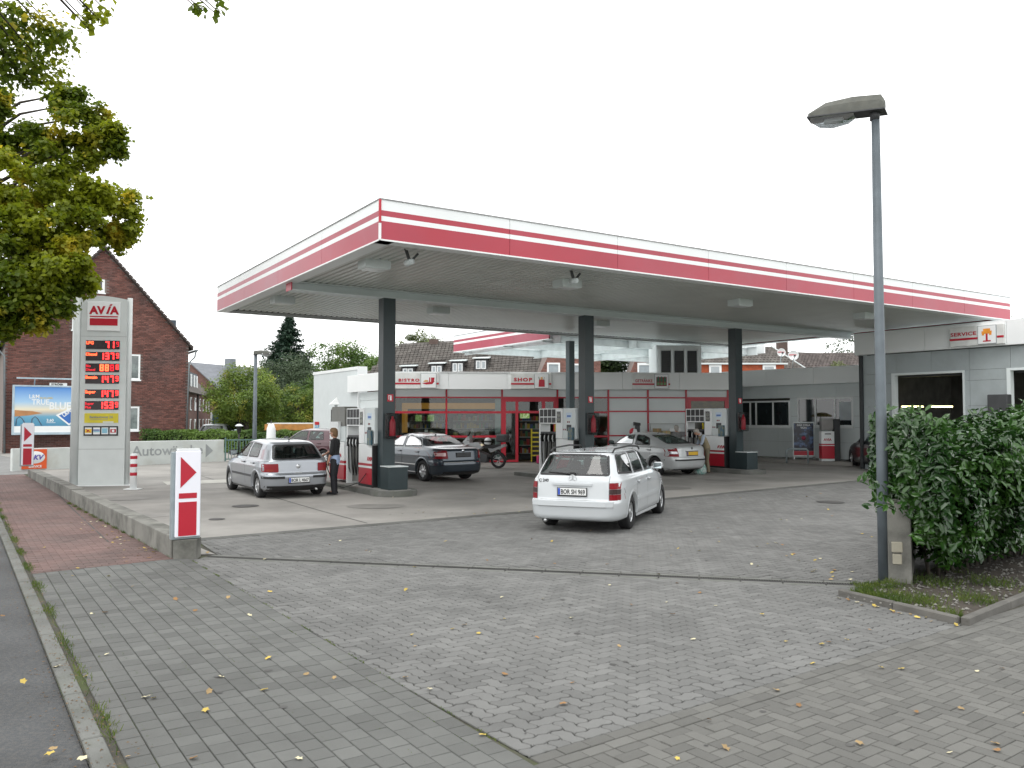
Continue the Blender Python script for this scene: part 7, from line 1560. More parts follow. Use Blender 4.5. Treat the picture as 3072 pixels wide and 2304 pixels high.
for i, (x, y, z, rr, lb) in enumerate(((18.75, 57.4, 6.62, 0.29, 'white satellite dish on the roof, left of the pair'), (19.55, 57.3, 6.42, 0.36, 'white satellite dish on the roof, right of the pair'))):
    o = empty('satellite_dish', x, y, z, -8, lb, 'satellite dish', 'satellite dishes on the tiled roof')
    s = MB(); s.lathe([(0, 0.0), (rr * 0.6, -0.05), (rr, -0.14), (rr, -0.16), (rr * 0.6, -0.02), (0, 0.03)], seg=24, axis='y'); s.build('dish', M_white, o)
    s = MB(); s.bar((0, -0.1, -rr), (0, -0.55, -0.1), 0.04); s.tube([(0, 0.03, 0), (0, 0.2, -0.9)], 0.03, 6); s.build('arm', M_galv, o); bx('receiver', M_dgrey, o, -0.06, 0.06, -0.62, -0.5, -0.12, 0.0); text('PREMIERE', 0.14, M_red, o, (0, -0.13, 0.1), bold=0.02, align='CENTER') if False else None
    s = MB(); s.box(-0.28, 0.2, -0.12, -0.115, 0.0, 0.06); s.build('print', M_red, o)
r4 = empty('red_tile_house', 27.4, 58, 0.3, 0, 'steep reddish tiled roof end beside the service hall', 'house')
s = MB(); s.prism([(-1.7, 3.4), (5, 3.4), (5, 7.3), (0.6, 7.3)], 0, 6); s.build('roof_under', MATS['roof_under'], r4)
tile_field(r4, (-1.6, -0.05, 3.5), (1, 0, 0), (0, 0.05, 1), 6.5, 3.8, m=mat('reddish_tile', (0.17, 0.095, 0.085), 0.85, var=0.2, isl=0.25), left=lambda b: b * 0.58, right=lambda b: 6.6)
# timber pergola, garden bits beyond the white wall
o = empty('timber_canopy', -8.7, 43.5, 0.27, 6, 'orange timber canopy roof on posts behind the white wall', 'pergola'); M_tim = mat('orange_timber', (0.48, 0.22, 0.06), 0.7, var=0.2, scale=4)
bx('front_beam', M_tim, o, -4.2, 1.6, -0.05, 0.05, 1.15, 1.46); bx('roof', M_offw, o, -4.1, 1.6, 0.06, 3, 1.47, 1.52)
for x in (-4.9, -3.6, 1.4): bx('post', M_tim, o, x, x + 0.14, 0.06, 0.20, 0, 1.16)
o = empty('parasol', -12.0, 41.2, 0.02, 0, 'closed white parasol standing under the timber canopy edge', 'parasol'); s = MB(); s.lathe([(0.03, 0.55), (0.20, 0.6), (0.24, 1.0), (0.22, 1.5), (0.14, 1.72), (0, 1.75)], seg=10); s.build('folded_cloth', M_white, o); s = MB(); s.tube([(0, 0, 0), (0, 0, 1.9)], 0.025, 6); s.build('pole', M_dgrey, o)
o = empty('garden_lantern', -13.6, 41.2, 0.27, 0, 'small black garden lantern with pale cap behind the white wall', 'lantern'); s = MB(); s.tube([(0, 0, 0), (0, 0, 1.05)], 0.04, 8); s.lathe([(0.08, 1.05), (0.14, 1.35), (0.2, 1.37), (0, 1.45)], seg=10); s.build('lantern', M_black, o); s = MB(); s.lathe([(0.21, 1.38), (0.1, 1.47), (0, 1.49)], seg=10); s.build('cap', M_offw, o)
o = empty('information_sign', -18.0, 50.5, 0.3, 0, 'narrow blue sign panel beside the grey car behind the wall', 'sign'); bx('board', mat('pale_blue_board', (0.10, 0.2, 0.36), 0.5), o, -0.3, 0.3, -0.03, 0.03, 0.5, 2.2); bx('post', M_galv, o, -0.04, 0.04, 0.031, 0.1, 0, 2.2)
# dark garden machine frame near the wash hall
o = empty('vacuum_station', -8.2, 38.8, 0.23, 10, 'dark vacuum station with curved hose beside the wash hall wall', 'vacuum station'); bx('body', M_black, o, 0.6, 1.15, -0.3, 0.3, 0, 2.0, 0.04); bx('table', M_dgrey, o, -1.0, 0.58, -0.4, 0.4, 0.95, 1.02); s = MB(); s.prism([(-0.5, 0.1), (0.1, 0.1), (0.35, 0.94), (-0.75, 0.94)], -0.2, 0.2); s.build('hopper', M_dgrey, o); s = MB(); s.tube([(0.8, -0.1, 1.9), (0.5, -0.1, 2.0), (0.2, -0.1, 1.6), (0.1, -0.1, 1.05)], 0.03, 8); s.build('hose', M_black, o)
o = empty('pyramid_post', -6.65, 31.0, zg(0, 31), 20, 'white pyramid shaped cap on a slim post behind the tall grey dispenser', 'post'); s = MB(); s.add([(-0.20, -0.10, 2.40), (0.15, -0.10, 2.40), (0.15, 0.2, 2.40), (-0.20, 0.2, 2.40), (0.08, 0.05, 2.68)], [(3, 2, 1, 0), (0, 1, 4), (1, 2, 4), (2, 3, 4), (3, 0, 4)]); s.build('cap', M_white, o); bx('stem', M_grey, o, 0.0, 0.1, 0, 0.1, 0, 2.39)
# ================================================================== plants
def leaf_mat(name, c, c2, sc_=0.6, rough=0.5, yellow=None, spec=0.4, trl=0.35):
    m = bpy.data.materials.new(name); MATS[name] = m; m.use_nodes = True; t = m.node_tree; n = t.nodes; l = t.links; b = n['Principled BSDF']; b.inputs['Roughness'].default_value = rough; b.inputs['Specular IOR Level'].default_value = spec
    geo = n.new('ShaderNodeNewGeometry'); nz = n.new('ShaderNodeTexNoise'); nz.inputs['Scale'].default_value = sc_; nz.inputs['Detail'].default_value = 4; l.new(geo.outputs['Position'], nz.inputs['Vector'])
    r = n.new('ShaderNodeMapRange'); r.inputs['From Min'].default_value = 0.40; r.inputs['From Max'].default_value = 0.62; l.new(nz.outputs['Fac'], r.inputs['Value'])
    ad = n.new('ShaderNodeMath'); ad.operation = 'MULTIPLY_ADD'; ad.use_clamp = True; l.new(geo.outputs['Random Per Island'], ad.inputs[0]); ad.inputs[1].default_value = 0.55; 
    sb = n.new('ShaderNodeMath'); sb.operation = 'SUBTRACT'; l.new(r.outputs[0], sb.inputs[0]); sb.inputs[1].default_value = 0.27; l.new(sb.outputs[0], ad.inputs[2])
    mx = n.new('ShaderNodeMix'); mx.data_type = 'RGBA'; mx.inputs['A'].default_value = (*c, 1); mx.inputs['B'].default_value = (*c2, 1); l.new(ad.outputs[0], mx.inputs['Factor'])
    out = mx.outputs['Result']
    if yellow:
        n2 = n.new('ShaderNodeTexNoise'); n2.inputs['Scale'].default_value = 1.1; n2.inputs['Detail'].default_value = 3; l.new(geo.outputs['Position'], n2.inputs['Vector'])
        r2 = n.new('ShaderNodeMapRange'); r2.inputs['From Min'].default_value = 0.56; r2.inputs['From Max'].default_value = 0.70; l.new(n2.outputs['Fac'], r2.inputs['Value'])
        m2 = n.new('ShaderNodeMix'); m2.data_type = 'RGBA'; m2.inputs['B'].default_value = (*yellow, 1); l.new(out, m2.inputs['A']); l.new(r2.outputs[0], m2.inputs['Factor']); out = m2.outputs['Result']
    l.new(out, b.inputs['Base Color'])
    tr = n.new('ShaderNodeBsdfTranslucent'); l.new(out, tr.inputs['Color']); ms = n.new('ShaderNodeMixShader'); ms.inputs[0].default_value = trl; l.new(b.outputs[0], ms.inputs[1]); l.new(tr.outputs[0], ms.inputs[2]); l.new(ms.outputs[0], n['Material Output'].inputs['Surface'])
    return m
def leaves_mesh(name, P, Nn, size, m, parent, asp=0.7, seed=1, shape='quad', droop=0.0, **k):
    """P: Nx3 centres, Nn: Nx3 preferred normals; one bent leaf (two quads or tris) each"""
    g = np.random.default_rng(seed); n = len(P); P = np.asarray(P); Nn = np.asarray(Nn) + g.normal(0, 0.55, (n, 3)); Nn /= np.linalg.norm(Nn, axis=1)[:, None] + 1e-9
    t = g.normal(0, 1, (n, 3)); t[:, 2] -= droop; t -= (t * Nn).sum(1)[:, None] * Nn; t /= np.linalg.norm(t, axis=1)[:, None] + 1e-9; b = np.cross(Nn, t)
    L = size * g.uniform(0.65, 1.3, n)[:, None]; W = L * asp * 0.5
    if shape == 'quad':
        v = np.stack([P - t * L / 2, P + b * W + Nn * L * 0.06, P + t * L / 2 - Nn * L * 0.10, P - b * W + Nn * L * 0.06], 1); f = np.arange(4 * n).reshape(n, 4); nv = 4
        faces = f
    else:   # longer leaf, folded on its midrib: 6 verts, 4 quads->2 quads + 2 tris
        v = np.stack([P - t * L / 2, P - t * L * 0.18 + b * W + Nn * L * 0.07, P + t * L * 0.22 + b * W * 0.85 + Nn * L * 0.05, P + t * L / 2 - Nn * L * 0.12, P + t * L * 0.22 - b * W * 0.85 + Nn * L * 0.05, P - t * L * 0.18 - b * W + Nn * L * 0.07], 1); nv = 6
        i = (np.arange(n) * 6)[:, None]; faces = np.concatenate([i + np.array([0, 1, 2, 3]), i + np.array([0, 3, 4, 5])])
    me = bpy.data.meshes.new(name); V = v.reshape(-1, 3); me.vertices.add(len(V)); me.vertices.foreach_set('co', V.ravel()); me.loops.add(faces.size); me.polygons.add(len(faces))
    me.loops.foreach_set('vertex_index', faces.ravel().astype(np.int32)); me.polygons.foreach_set('loop_start', (np.arange(len(faces)) * 4).astype(np.int32)); me.update(calc_edges=True); me.materials.append(m)
    return link(name, me, parent, kind='stuff', **k)
def clumps(centres, radii, n, seed, flat_=0.7, shell=0.55):
    g = np.random.default_rng(seed); c = np.array(centres); r = np.array(radii); w = r ** 2; idx = g.choice(len(c), n, p=w / w.sum())
    d = g.normal(0, 1, (n, 3)); d /= np.linalg.norm(d, axis=1)[:, None]; rad = r[idx] * (shell + (1 - shell) * g.random(n)) ** 0.8 * (1 + g.normal(0, 0.10, n)); d2 = d * np.array([1, 1, flat_])
    P = c[idx] + d2 * rad[:, None]; Nn = d * 0.6 + np.array([0, 0, 0.8]); return P, Nn
M_bark = mat('bark', (0.06, 0.05, 0.04), 0.9, var=0.3, scale=6, bump=0.8, bscale=25)
def tree(name, x, y, label, trunk_h, trunk_r, crown, n, size, m, seed, cat='tree', group=None, asp=0.7, limbs=7, shape='quad', flat_=0.7, z=None, shell=0.5, droop=0.0, barkm=None, nc=26, lob=0.34):
    """crown: (cx, cy, z0, z1, rx, ry): an uneven ellipsoid of leaf clumps round limbs"""
    o = empty(name, x, y, z, 0, label, cat, group); g = np.random.default_rng(seed)
    cx, cy, z0, z1, rx, ry = crown; zc = (z0 + z1) / 2; hz = (z1 - z0) / 2; C = []; Rr = []
    for i in range(nc):
        d = g.normal(0, 1, 3); d /= np.linalg.norm(d); k = g.uniform(0.45, 0.92)
        C.append((cx + d[0] * rx * k, cy + d[1] * ry * k, zc + d[2] * hz * k)); Rr.append(g.uniform(0.7, 1.25) * min(rx, hz) * lob)
    P, Nn = clumps(C, Rr, n, seed + 1, flat_, shell)
    s = MB(); s.tube([(0, 0, -0.1), (g.normal(0, .05), g.normal(0, .05), trunk_h * 0.5), (cx * 0.3, cy * 0.3, trunk_h), (cx * 0.7, cy * 0.7, zc)], [trunk_r * 1.2, trunk_r, trunk_r * 0.8, trunk_r * 0.4], 10); s.build('trunk', barkm or M_bark, o)
    br = MB()
    for i in range(min(limbs, nc)):
        c = C[i]; a = Vector((cx * 0.3, cy * 0.3, trunk_h * g.uniform(0.75, 1.1))); mid = a.lerp(Vector(c), 0.5) + Vector((g.normal(0, .2), g.normal(0, .2), 0.3)); br.tube([a, mid, Vector(c)], [trunk_r * 0.45, trunk_r * 0.28, trunk_r * 0.1], 6)
    if br.v: br.build('limbs', barkm or M_bark, o, kind='stuff')
    leaves_mesh('crown', P, Nn, size, m, o, asp, seed + 2, shape, droop)
    return o
L_maple = leaf_mat('maple_leaf', (0.09, 0.14, 0.010), (0.26, 0.30, 0.016), 0.6, yellow=(0.60, 0.48, 0.04), trl=0.55)
L_dark = leaf_mat('dark_leaf', (0.022, 0.045, 0.014), (0.055, 0.09, 0.024), 0.4)
L_spr = leaf_mat('spruce_needle', (0.020, 0.048, 0.030), (0.042, 0.082, 0.046), 0.6, trl=0.15)
L_lite = leaf_mat('light_leaf', (0.10, 0.165, 0.030), (0.22, 0.30, 0.05), 0.5, yellow=(0.34, 0.32, 0.05))
L_mid = leaf_mat('mid_leaf', (0.06, 0.12, 0.022), (0.14, 0.23, 0.04), 0.5)
L_oliv = leaf_mat('olive_leaf', (0.06, 0.09, 0.048), (0.11, 0.155, 0.085), 0.5)
L_birch = leaf_mat('birch_leaf', (0.10, 0.13, 0.05), (0.18, 0.21, 0.085), 0.6)
# big maple at the left: limbs with flattish sprays of leaves
mp_ = empty('maple_tree', -13.9, 20.2, 0.0, 0, 'large yellowing maple overhanging the pavement at the left edge', 'tree')
s = MB(); s.tube([(0, 0, -0.2), (0.1, 0, 2.5), (0.3, -0.2, 5.0), (0.5, -0.3, 8.5), (0.3, -0.2, 11)], [0.36, 0.28, 0.24, 0.15, 0.05], 12); s.build('trunk', M_bark, mp_)
C = []; Rr = []; g = np.random.default_rng(11); br = MB()
# (world x, y, z, radius): sprays that shape the outline seen from the forecourt
spr = []
def ux(u, v, d): return ((u - 1536) / 2477 * d, d, 2 + (1257 - v) / 2477 * d)
for (u, v, d, r) in ((40, 420, 20, 1.0), (130, 420, 20, 0.8), (215, 300, 20.5, 0.75), (185, 265, 20.5, 0.5), (285, 335, 20.5, 0.7), (340, 390, 20, 0.62), (355, 425, 20, 0.45), (250, 400, 20, 0.9), (150, 500, 19.5, 1.0), (60, 540, 19, 1.2), (300, 470, 20, 0.55),
                     (360, 600, 20, 0.72), (410, 625, 20.2, 0.42), (300, 560, 19.5, 0.95), (200, 620, 19, 1.1), (90, 640, 18.5, 1.1), (20, 600, 19, 1.0), (340, 690, 20, 0.55), (395, 690, 20.3, 0.4), (375, 720, 20.2, 0.35), (250, 700, 19, 0.8), (140, 720, 18.5, 1.0), (30, 730, 18.5, 1.1),
                     (180, 800, 18.5, 0.8), (90, 820, 18, 0.95), (10, 840, 18, 1.0), (250, 790, 19, 0.6), (200, 850, 19, 0.5), (270, 850, 19.2, 0.38), (140, 900, 18.5, 0.6), (160, 925, 18.6, 0.4), (70, 900, 18, 0.8), (20, 940, 18, 0.7), (90, 960, 18, 0.45), (0, 985, 18, 0.5),
                     (-120, 500, 20, 1.8), (-150, 750, 19, 1.9), (-100, 300, 20, 1.4), (-60, 920, 18, 1.2), (-260, 620, 21, 2.2), (-420, 500, 22, 2.2), (-420, 800, 21, 2.0), (-300, 300, 21, 1.9), (-560, 640, 22, 2.1), (-200, 120, 20, 1.3)):
    x, y, z = ux(u - (28 if u > 200 else 0), v, d); C.append((x + 13.9, y - 20.2, z)); Rr.append(r * 0.82)
for c, r in zip(C, Rr):
    a = Vector((0.3, -0.2, min(9.5, max(3.2, c[2] - 1.5)))); md = a.lerp(Vector(c), 0.55) + Vector((0, 0, 0.35)); br.tube([a, md, Vector(c)], [0.06, 0.032, 0.010], 6)
br.build('limbs', M_bark, mp_, kind='stuff')
sub = []; sr = []
for c, r in zip(C, Rr):
    k = int(10 * r * r) + 6
    for q in range(k): d = g.normal(0, 1, 3); d /= np.linalg.norm(d); rr_ = r * g.uniform(0.25, 0.95); sub.append((c[0] + d[0] * rr_, c[1] + d[1] * rr_, c[2] + d[2] * rr_ * 0.8)); sr.append(g.uniform(0.16, 0.34) * (0.8 + 0.3 * r))
P, Nn = clumps(sub, sr, 100000, 12, 0.6, 0.15); P = P + np.random.default_rng(5).normal(0, 0.06, P.shape); leaves_mesh('crown', P, Nn, 0.115, L_maple, mp_, 0.95, 13)
# overhead twigs of a nearer tree whose trunk stands outside the picture
tw = empty('maple_tree', -7.6, 4.2, 0.0, 0, 'near maple whose twigs hang into the picture at the top left', 'tree')
s = MB(); s.tube([(0, 0, -0.2), (0, 0, 3), (0.2, 0.2, 6.5), (0.6, 0.8, 9)], [0.3, 0.24, 0.18, 0.08], 12); s.build('trunk', M_bark, tw)
C = []; Rr = []; br = MB()
for (u, v, d, r) in ((30, 130, 12.5, 0.62), (130, 95, 12.5, 0.5), (100, 60, 12.3, 0.35), (85, 190, 12.5, 0.45), (140, 215, 12.8, 0.3), (55, 225, 12.5, 0.25), (0, 150, 12, 0.6), (150, 85, 12.8, 0.3), (10, 20, 12, 0.35), (-60, 60, 12, 0.9), (-20, 190, 12.2, 0.5),
                     (255, 20, 8.5, 0.12), (275, 38, 8.5, 0.10), (240, 50, 8.5, 0.09), (300, 15, 8.6, 0.10), (232, 5, 8.5, 0.12), (195, 20, 8.5, 0.06), (245, 68, 8.5, 0.05), (590, 8, 8, 0.10), (625, 14, 8, 0.08), (660, 4, 8, 0.09), (570, 0, 8, 0.08), (645, 18, 8, 0.05), (270, -40, 8.4, 0.16), (620, -40, 8, 0.13)):
    x, y, z = ux(u, v, d); C.append((x + 7.6, y - 4.2, z)); Rr.append(r)
for c, r in zip(C, Rr): a = Vector((0.4, 0.5, 7.5)); br.tube([a, a.lerp(Vector(c), 0.6) + Vector((0, 0, 0.7)), Vector(c)], [0.05, 0.025, 0.005], 5)
br.build('limbs', M_bark, tw, kind='stuff')
P, Nn = clumps(C, Rr, 3000, 15, 0.8, 0.2); leaves_mesh('crown', P, Nn, 0.085, L_maple, tw, 0.85, 16)
# spruce
def spruce(x, y, h, r, label, seed, n=36000):
    o = empty('spruce_tree', x, y, None, 0, label, 'tree'); g = np.random.default_rng(seed)
    s = MB(); s.tube([(0, 0, 0), (0, 0, h)], [0.25, 0.03], 8); s.build('trunk', M_bark, o)
    P = []; Nn = []
    nb = 300
    for i in range(nb):
        t = (i + g.random()) / nb; z = 1.0 + (h - 1.0) * t; R_ = r * (1 - t) ** 0.95 * g.uniform(0.65, 1.18) + 0.12; a = g.random() * 2 * math.pi; k = int(n / nb * (0.35 + 1.3 * (1 - t)))
        q = g.random(k) ** 0.6 * R_; w = g.normal(0, 0.10 + 0.10 * R_, k); x_ = np.cos(a) * q - np.sin(a) * w; y_ = np.sin(a) * q + np.cos(a) * w; z_ = z - q * 0.32 + (q / max(R_, .1)) ** 3 * 0.35 + g.normal(0, 0.08, k)
        P.append(np.stack([x_, y_, z_], 1)); Nn.append(np.tile([math.cos(a) * 0.3, math.sin(a) * 0.3, 1.0], (k, 1)))
    leaves_mesh('crown', np.concatenate(P), np.concatenate(Nn), 0.34, L_spr, o, 0.32, seed, droop=0.5); return o
spruce(-20.6, 76, 11.1, 5.8, 'tall dark pointed spruce behind the silver hatchback and lamp', 21)
T = [ # x, y, label, trunk h, crown(z0,z1,rx,ry), leaves, size, material, seed
 ('broadleaf_tree', -15.4, 48, 'loose yellow green tree behind the gate and distant lamp', 1.2, (0.0, 0, 0.5, 4.9, 2.6, 1.9), 19000, 0.12, L_lite, 31),
 ('broadleaf_tree', -13.2, 50.5, 'smaller light green tree just right of the distant lamp', 1.0, (0.3, 0, 0.6, 3.9, 1.7, 1.5), 9000, 0.12, L_lite, 32),
 ('broadleaf_tree', -16.9, 62, 'olive grey bushy tree below the spruce', 1.5, (0.3, 0, 0.8, 6.4, 3.4, 2.6), 14000, 0.16, L_oliv, 33),
 ('broadleaf_tree', -12.7, 56, 'rounded mid green tree beside the white wash hall', 1.0, (0.3, 0, 0.4, 5.0, 2.6, 2.3), 13000, 0.14, L_mid, 34),
 ('broadleaf_tree', -24.0, 88, 'yellow green tree behind the distant lamp, left of the spruce', 2.0, (0, 0, 2.0, 8.3, 4.2, 3.0), 11000, 0.22, L_lite, 35),
 ('broadleaf_tree', -15.2, 74, 'bright green tree crown right of the spruce', 2.5, (0.6, 0, 2.0, 9.2, 3.6, 3.0), 14000, 0.2, L_mid, 36),
 ('broadleaf_tree', -10.9, 70, 'bright green tree crown above the white wash hall', 2.5, (0.5, 0, 2.0, 8.4, 3.4, 3.0), 14000, 0.2, L_mid, 37),
 ('birch_tree', -17.6, 84, 'thin grey green birch between spruce and bright green crown', 3.0, (0, 0, 3.5, 9.6, 2.2, 2.0), 5000, 0.16, L_birch, 38),
 ('birch_tree', -8.3, 78, 'thin pale birch behind the first column', 3.0, (0, 0, 3.0, 9.8, 2.6, 2.2), 5500, 0.16, L_birch, 39),
 ('birch_tree', -6.9, 66, 'small birch crown above the long tiled roof', 3.0, (-0.4, 0, 5.6, 8.9, 2.0, 2.0), 4500, 0.14, L_birch, 40),
 ('broadleaf_tree', 7.0, 58, 'dark green tree between the two brick gables', 1.0, (0.3, 0, 0.5, 7.9, 3.0, 2.4), 30000, 0.2, L_dark, 41),
 ('broadleaf_tree', 27.5, 66, 'loose green tree between tiled roofs and service hall', 3.0, (0, 0, 2.5, 9.2, 2.9, 2.4), 9000, 0.16, L_oliv, 42),
 ('broadleaf_tree', 24.4, 62, 'low yellowish tree beside the reddish roof', 1.5, (0, 0, 1.0, 6.3, 1.8, 1.6), 6000, 0.14, L_birch, 43),
 ('broadleaf_tree', 47.0, 72, 'dark tree top behind the service hall at the right edge', 3.0, (0, 0, 4.0, 11.2, 4.0, 3.0), 7000, 0.2, L_dark, 44),
 ('broadleaf_tree', -40.5, 62, 'dark green trees at the left edge behind the brick house', 2.0, (0, 0, 0.6, 14.0, 3.6, 4.0), 20000, 0.2, L_dark, 45),
 ('broadleaf_tree', -38.0, 78, 'taller dark tree further back at the left edge', 3.0, (-8, 0, 0.6, 15.0, 5.5, 4.0), 15000, 0.25, L_dark, 46),
 ('broadleaf_tree', -46.5, 118, 'green tree crown over the flats roof', 3.0, (0, 0, 3.0, 9.6, 5.0, 4.0), 6000, 0.3, L_oliv, 47),
 ('broadleaf_tree', -30.0, 112, 'brownish tree crown beside the red roof', 3.0, (0, 0, 3.0, 8.8, 3.2, 3.0), 6000, 0.25, L_birch, 48)]
for nm, x, y, lb, th, cr_, n, sz, m, sd_ in T: tree(nm, x, y, lb, th, 0.16 if nm != 'birch_tree' else 0.1, cr_, n, sz, m, sd_, barkm=mat('birch_bark', (0.35, 0.34, 0.31), 0.8, var=0.4, scale=5) if nm == 'birch_tree' else None, nc=34, lob=0.30 if nm == 'birch_tree' else 0.36)
# clipped hedges
def hedge(name, x0, y0, x1, y1, h, t, n, size, m, label, seed, zb=0.0):
    L = math.hypot(x1 - x0, y1 - y0); o = empty(name, x0, y0, None, math.degrees(math.atan2(y1 - y0, x1 - x0)), label, 'hedge'); g = np.random.default_rng(seed)
    x = g.random(n) * L; f = g.integers(0, 3, n); y = np.where(f == 0, g.normal(0, 0.05, n), g.random(n) * t); z = np.where(f == 0, g.random(n) * h, h * (0.75 + 0.25 * g.random(n) ** 0.5)); bump_ = 0.06 * np.sin(x * 3.1 + seed) + 0.05 * np.sin(x * 7.7)
    z = z * (1 + bump_) + zb; P = np.stack([x, y, z], 1); Nn = np.where((f == 0)[:, None], np.array([0, -1, 0.5]), np.array([0, -0.2, 1.0]))
    leaves_mesh('foliage', P, Nn, size, m, o, 0.7, seed)
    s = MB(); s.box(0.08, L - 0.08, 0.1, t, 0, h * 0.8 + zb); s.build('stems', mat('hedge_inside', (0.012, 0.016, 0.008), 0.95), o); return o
hedge('hedge', -19.8, 44.0, -13.7, 42.3, 1.08, 1.2, 9000, 0.10, L_mid, 'low green hedge behind the lettered white wall', 51)
hedge('hedge', -13.6, 42.3, -7.2, 42.6, 1.1, 1.2, 9000, 0.10, L_mid, 'low green hedge behind the gate and right hand white wall', 52)
hedge('hedge', -17.7, 49.5, -14.5, 49.5, 2.35, 1.5, 6000, 0.11, L_lite, 'taller clipped yellow green hedge by the white bungalow', 53)
# cherry laurel hedge beside the lamp
lh = empty('laurel_hedge', 5.05, 9.80, 0.0, 0, 'big dark glossy laurel hedge at the right edge', 'hedge')
L_laur = leaf_mat('laurel_leaf', (0.014, 0.048, 0.009), (0.042, 0.108, 0.017), 2.0, rough=0.24, spec=0.6, trl=0.15)
g = np.random.default_rng(61); hp0 = np.array([0.0, 0.0]); hd_ = np.array([0.79, 0.61]); hn = np.array([0.61, -0.79])   # runs right and away
def hz_top(a): return 1.38 + 0.36 * (1 - np.exp(-1.4 * np.clip(a, 0, 9))) + 0.085 * np.clip(a, 0, 4) + 0.05 * np.sin(a * 3.3) + 0.04 * np.sin(a * 7.7 + 1)
n = 21000; a = g.random(n) * 5.6 - 0.15; side_ = g.random(n); zt = hz_top(a); zz = np.empty(n); off = np.empty(n); Nn = np.zeros((n, 3))
fr = side_ < 0.52; tp = (side_ >= 0.52) & (side_ < 0.80); en = side_ >= 0.80
zz[fr] = 0.30 + (zt[fr] - 0.30) * g.random(fr.sum()) ** 0.8; bulge = 0.42 * np.sin(np.clip((zz - 0.3) / (zt - 0.2), 0, 1) * math.pi * 0.62)
off[fr] = (bulge[fr] + g.normal(0, 0.07, fr.sum())); Nn[fr] = np.array([hn[0], hn[1], 0.7])
zz[tp] = zt[tp] - 0.05 + g.normal(0, 0.06, tp.sum()); off[tp] = 0.35 - 1.5 * g.random(tp.sum()); Nn[tp] = np.array([0, 0, 1.0])
zz[en] = 0.5 + (zt[en] - 0.5) * g.random(en.sum()) ** 0.9; off[en] = 0.30 - 1.3 * g.random(en.sum()); a[en] = 0.05 - 0.50 * np.sin(np.clip((zz[en] - 0.3) / 1.4, 0, 1) * math.pi * 0.6) + g.normal(0, 0.06, en.sum()); Nn[en] = np.array([-hd_[0], -hd_[1] - 0.2, 0.6])
lump = 0.10 * np.sin(a * 4.1 + zz * 3.3) + 0.08 * np.sin(a * 9.0 - zz * 6.0)
off = off + np.where(fr, lump, 0); zz = zz + np.where(tp, 0.06 * np.sin(a * 8) * np.cos(off * 7), 0)
a = a + 0.77 * np.clip(-off, 0, 3); P = np.stack([hp0[0] + hd_[0] * a + hn[0] * off, hp0[1] + hd_[1] * a + hn[1] * off, zz], 1)
# a sprig reaching left across the lamp
spg = []
for (p0, p1) in (((-0.25, -0.1, 1.12), (-0.92, -0.25, 1.33)), ((-0.25, -0.1, 1.0), (-0.70, -0.2, 1.10)), ((-0.25, -0.1, 0.92), (-0.84, -0.22, 1.02)), ((-0.2, -0.15, 1.35), (-0.42, -0.35, 1.55)), ((-0.2, -0.1, 0.72), (-0.30, -0.35, 0.62))):
    for t in np.linspace(0, 1, 16): spg.append(np.array([-0.12, 0, 0]) + np.array(p0) + (np.array(p1) - np.array(p0)) * t + g.normal(0, 0.03, 3))
P = np.concatenate([P, np.array(spg)]); Nn = np.concatenate([Nn, np.tile([-0.2, -0.5, 0.9], (len(spg), 1))])
# nearest leaves are parts of their own
lm = MB(); lm.add([(-0.06, 0, 0), (-0.022, 0.026, 0.008), (0.026, 0.022, 0.006), (0.06, 0, -0.014), (0.026, -0.022, 0.006), (-0.022, -0.026, 0.008)], [(0, 3, 2, 1), (0, 5, 4, 3)]); lme = lm.mesh('leaf', L_laur, fix=False)
dist = np.linalg.norm(P + np.array([5.05, 9.80, -2.0]), axis=1); vis = (P[:, 0] + 5.05) / (P[:, 1] + 9.80) < 0.62; key = np.where(vis, dist, 99) ; near = np.argsort(key)[:300]; rest = np.setdiff1d(np.arange(len(P)), near)
for i in near:
    nn = Vector(Nn[i] + g.normal(0, 0.5, 3)).normalized(); q = nn.to_track_quat('Z', 'Y'); e = q.to_euler(); o = link('leaf', lme, lh, tuple(P[i]), (0, 0, 0)); o.rotation_mode = 'QUATERNION'; o.rotation_quaternion = q @ Matrix.Rotation(g.random() * 6.28, 4, 'Z').to_quaternion(); k = g.uniform(0.75, 1.2); o.scale = (k, k, k)
leaves_mesh('foliage', P[rest], Nn[rest], 0.112, L_laur, lh, 0.42, 62, 'long', droop=0.5)
# inner leaves: darker depth
n = 12000; a = g.random(n) * 5.5; off = 0.15 - 1.2 * g.random(n); a = a + 0.77 * np.clip(-off, 0, 3); zz = 0.25 + (hz_top(a) - 0.35) * g.random(n); P = np.stack([hd_[0] * a + hn[0] * off, hd_[1] * a + hn[1] * off, zz], 1)
leaves_mesh('foliage', P, np.tile([0, 0, 1.0], (n, 1)), 0.13, L_laur, lh, 0.45, 63, 'long', droop=0.5)
s = MB()
for i in range(26):
    aa = 0.45 + i * 0.21; p = Vector((hd_[0] * aa - hn[0] * 0.35, hd_[1] * aa - hn[1] * 0.35, 0)); s.tube([p, p + Vector((g.normal(0, .1), g.normal(0, .1), 0.8)), p + Vector((g.normal(0, .25), g.normal(0, .25), 1.6))], [0.025, 0.018, 0.008], 5)
s.build('stems', M_bark, lh, kind='stuff')
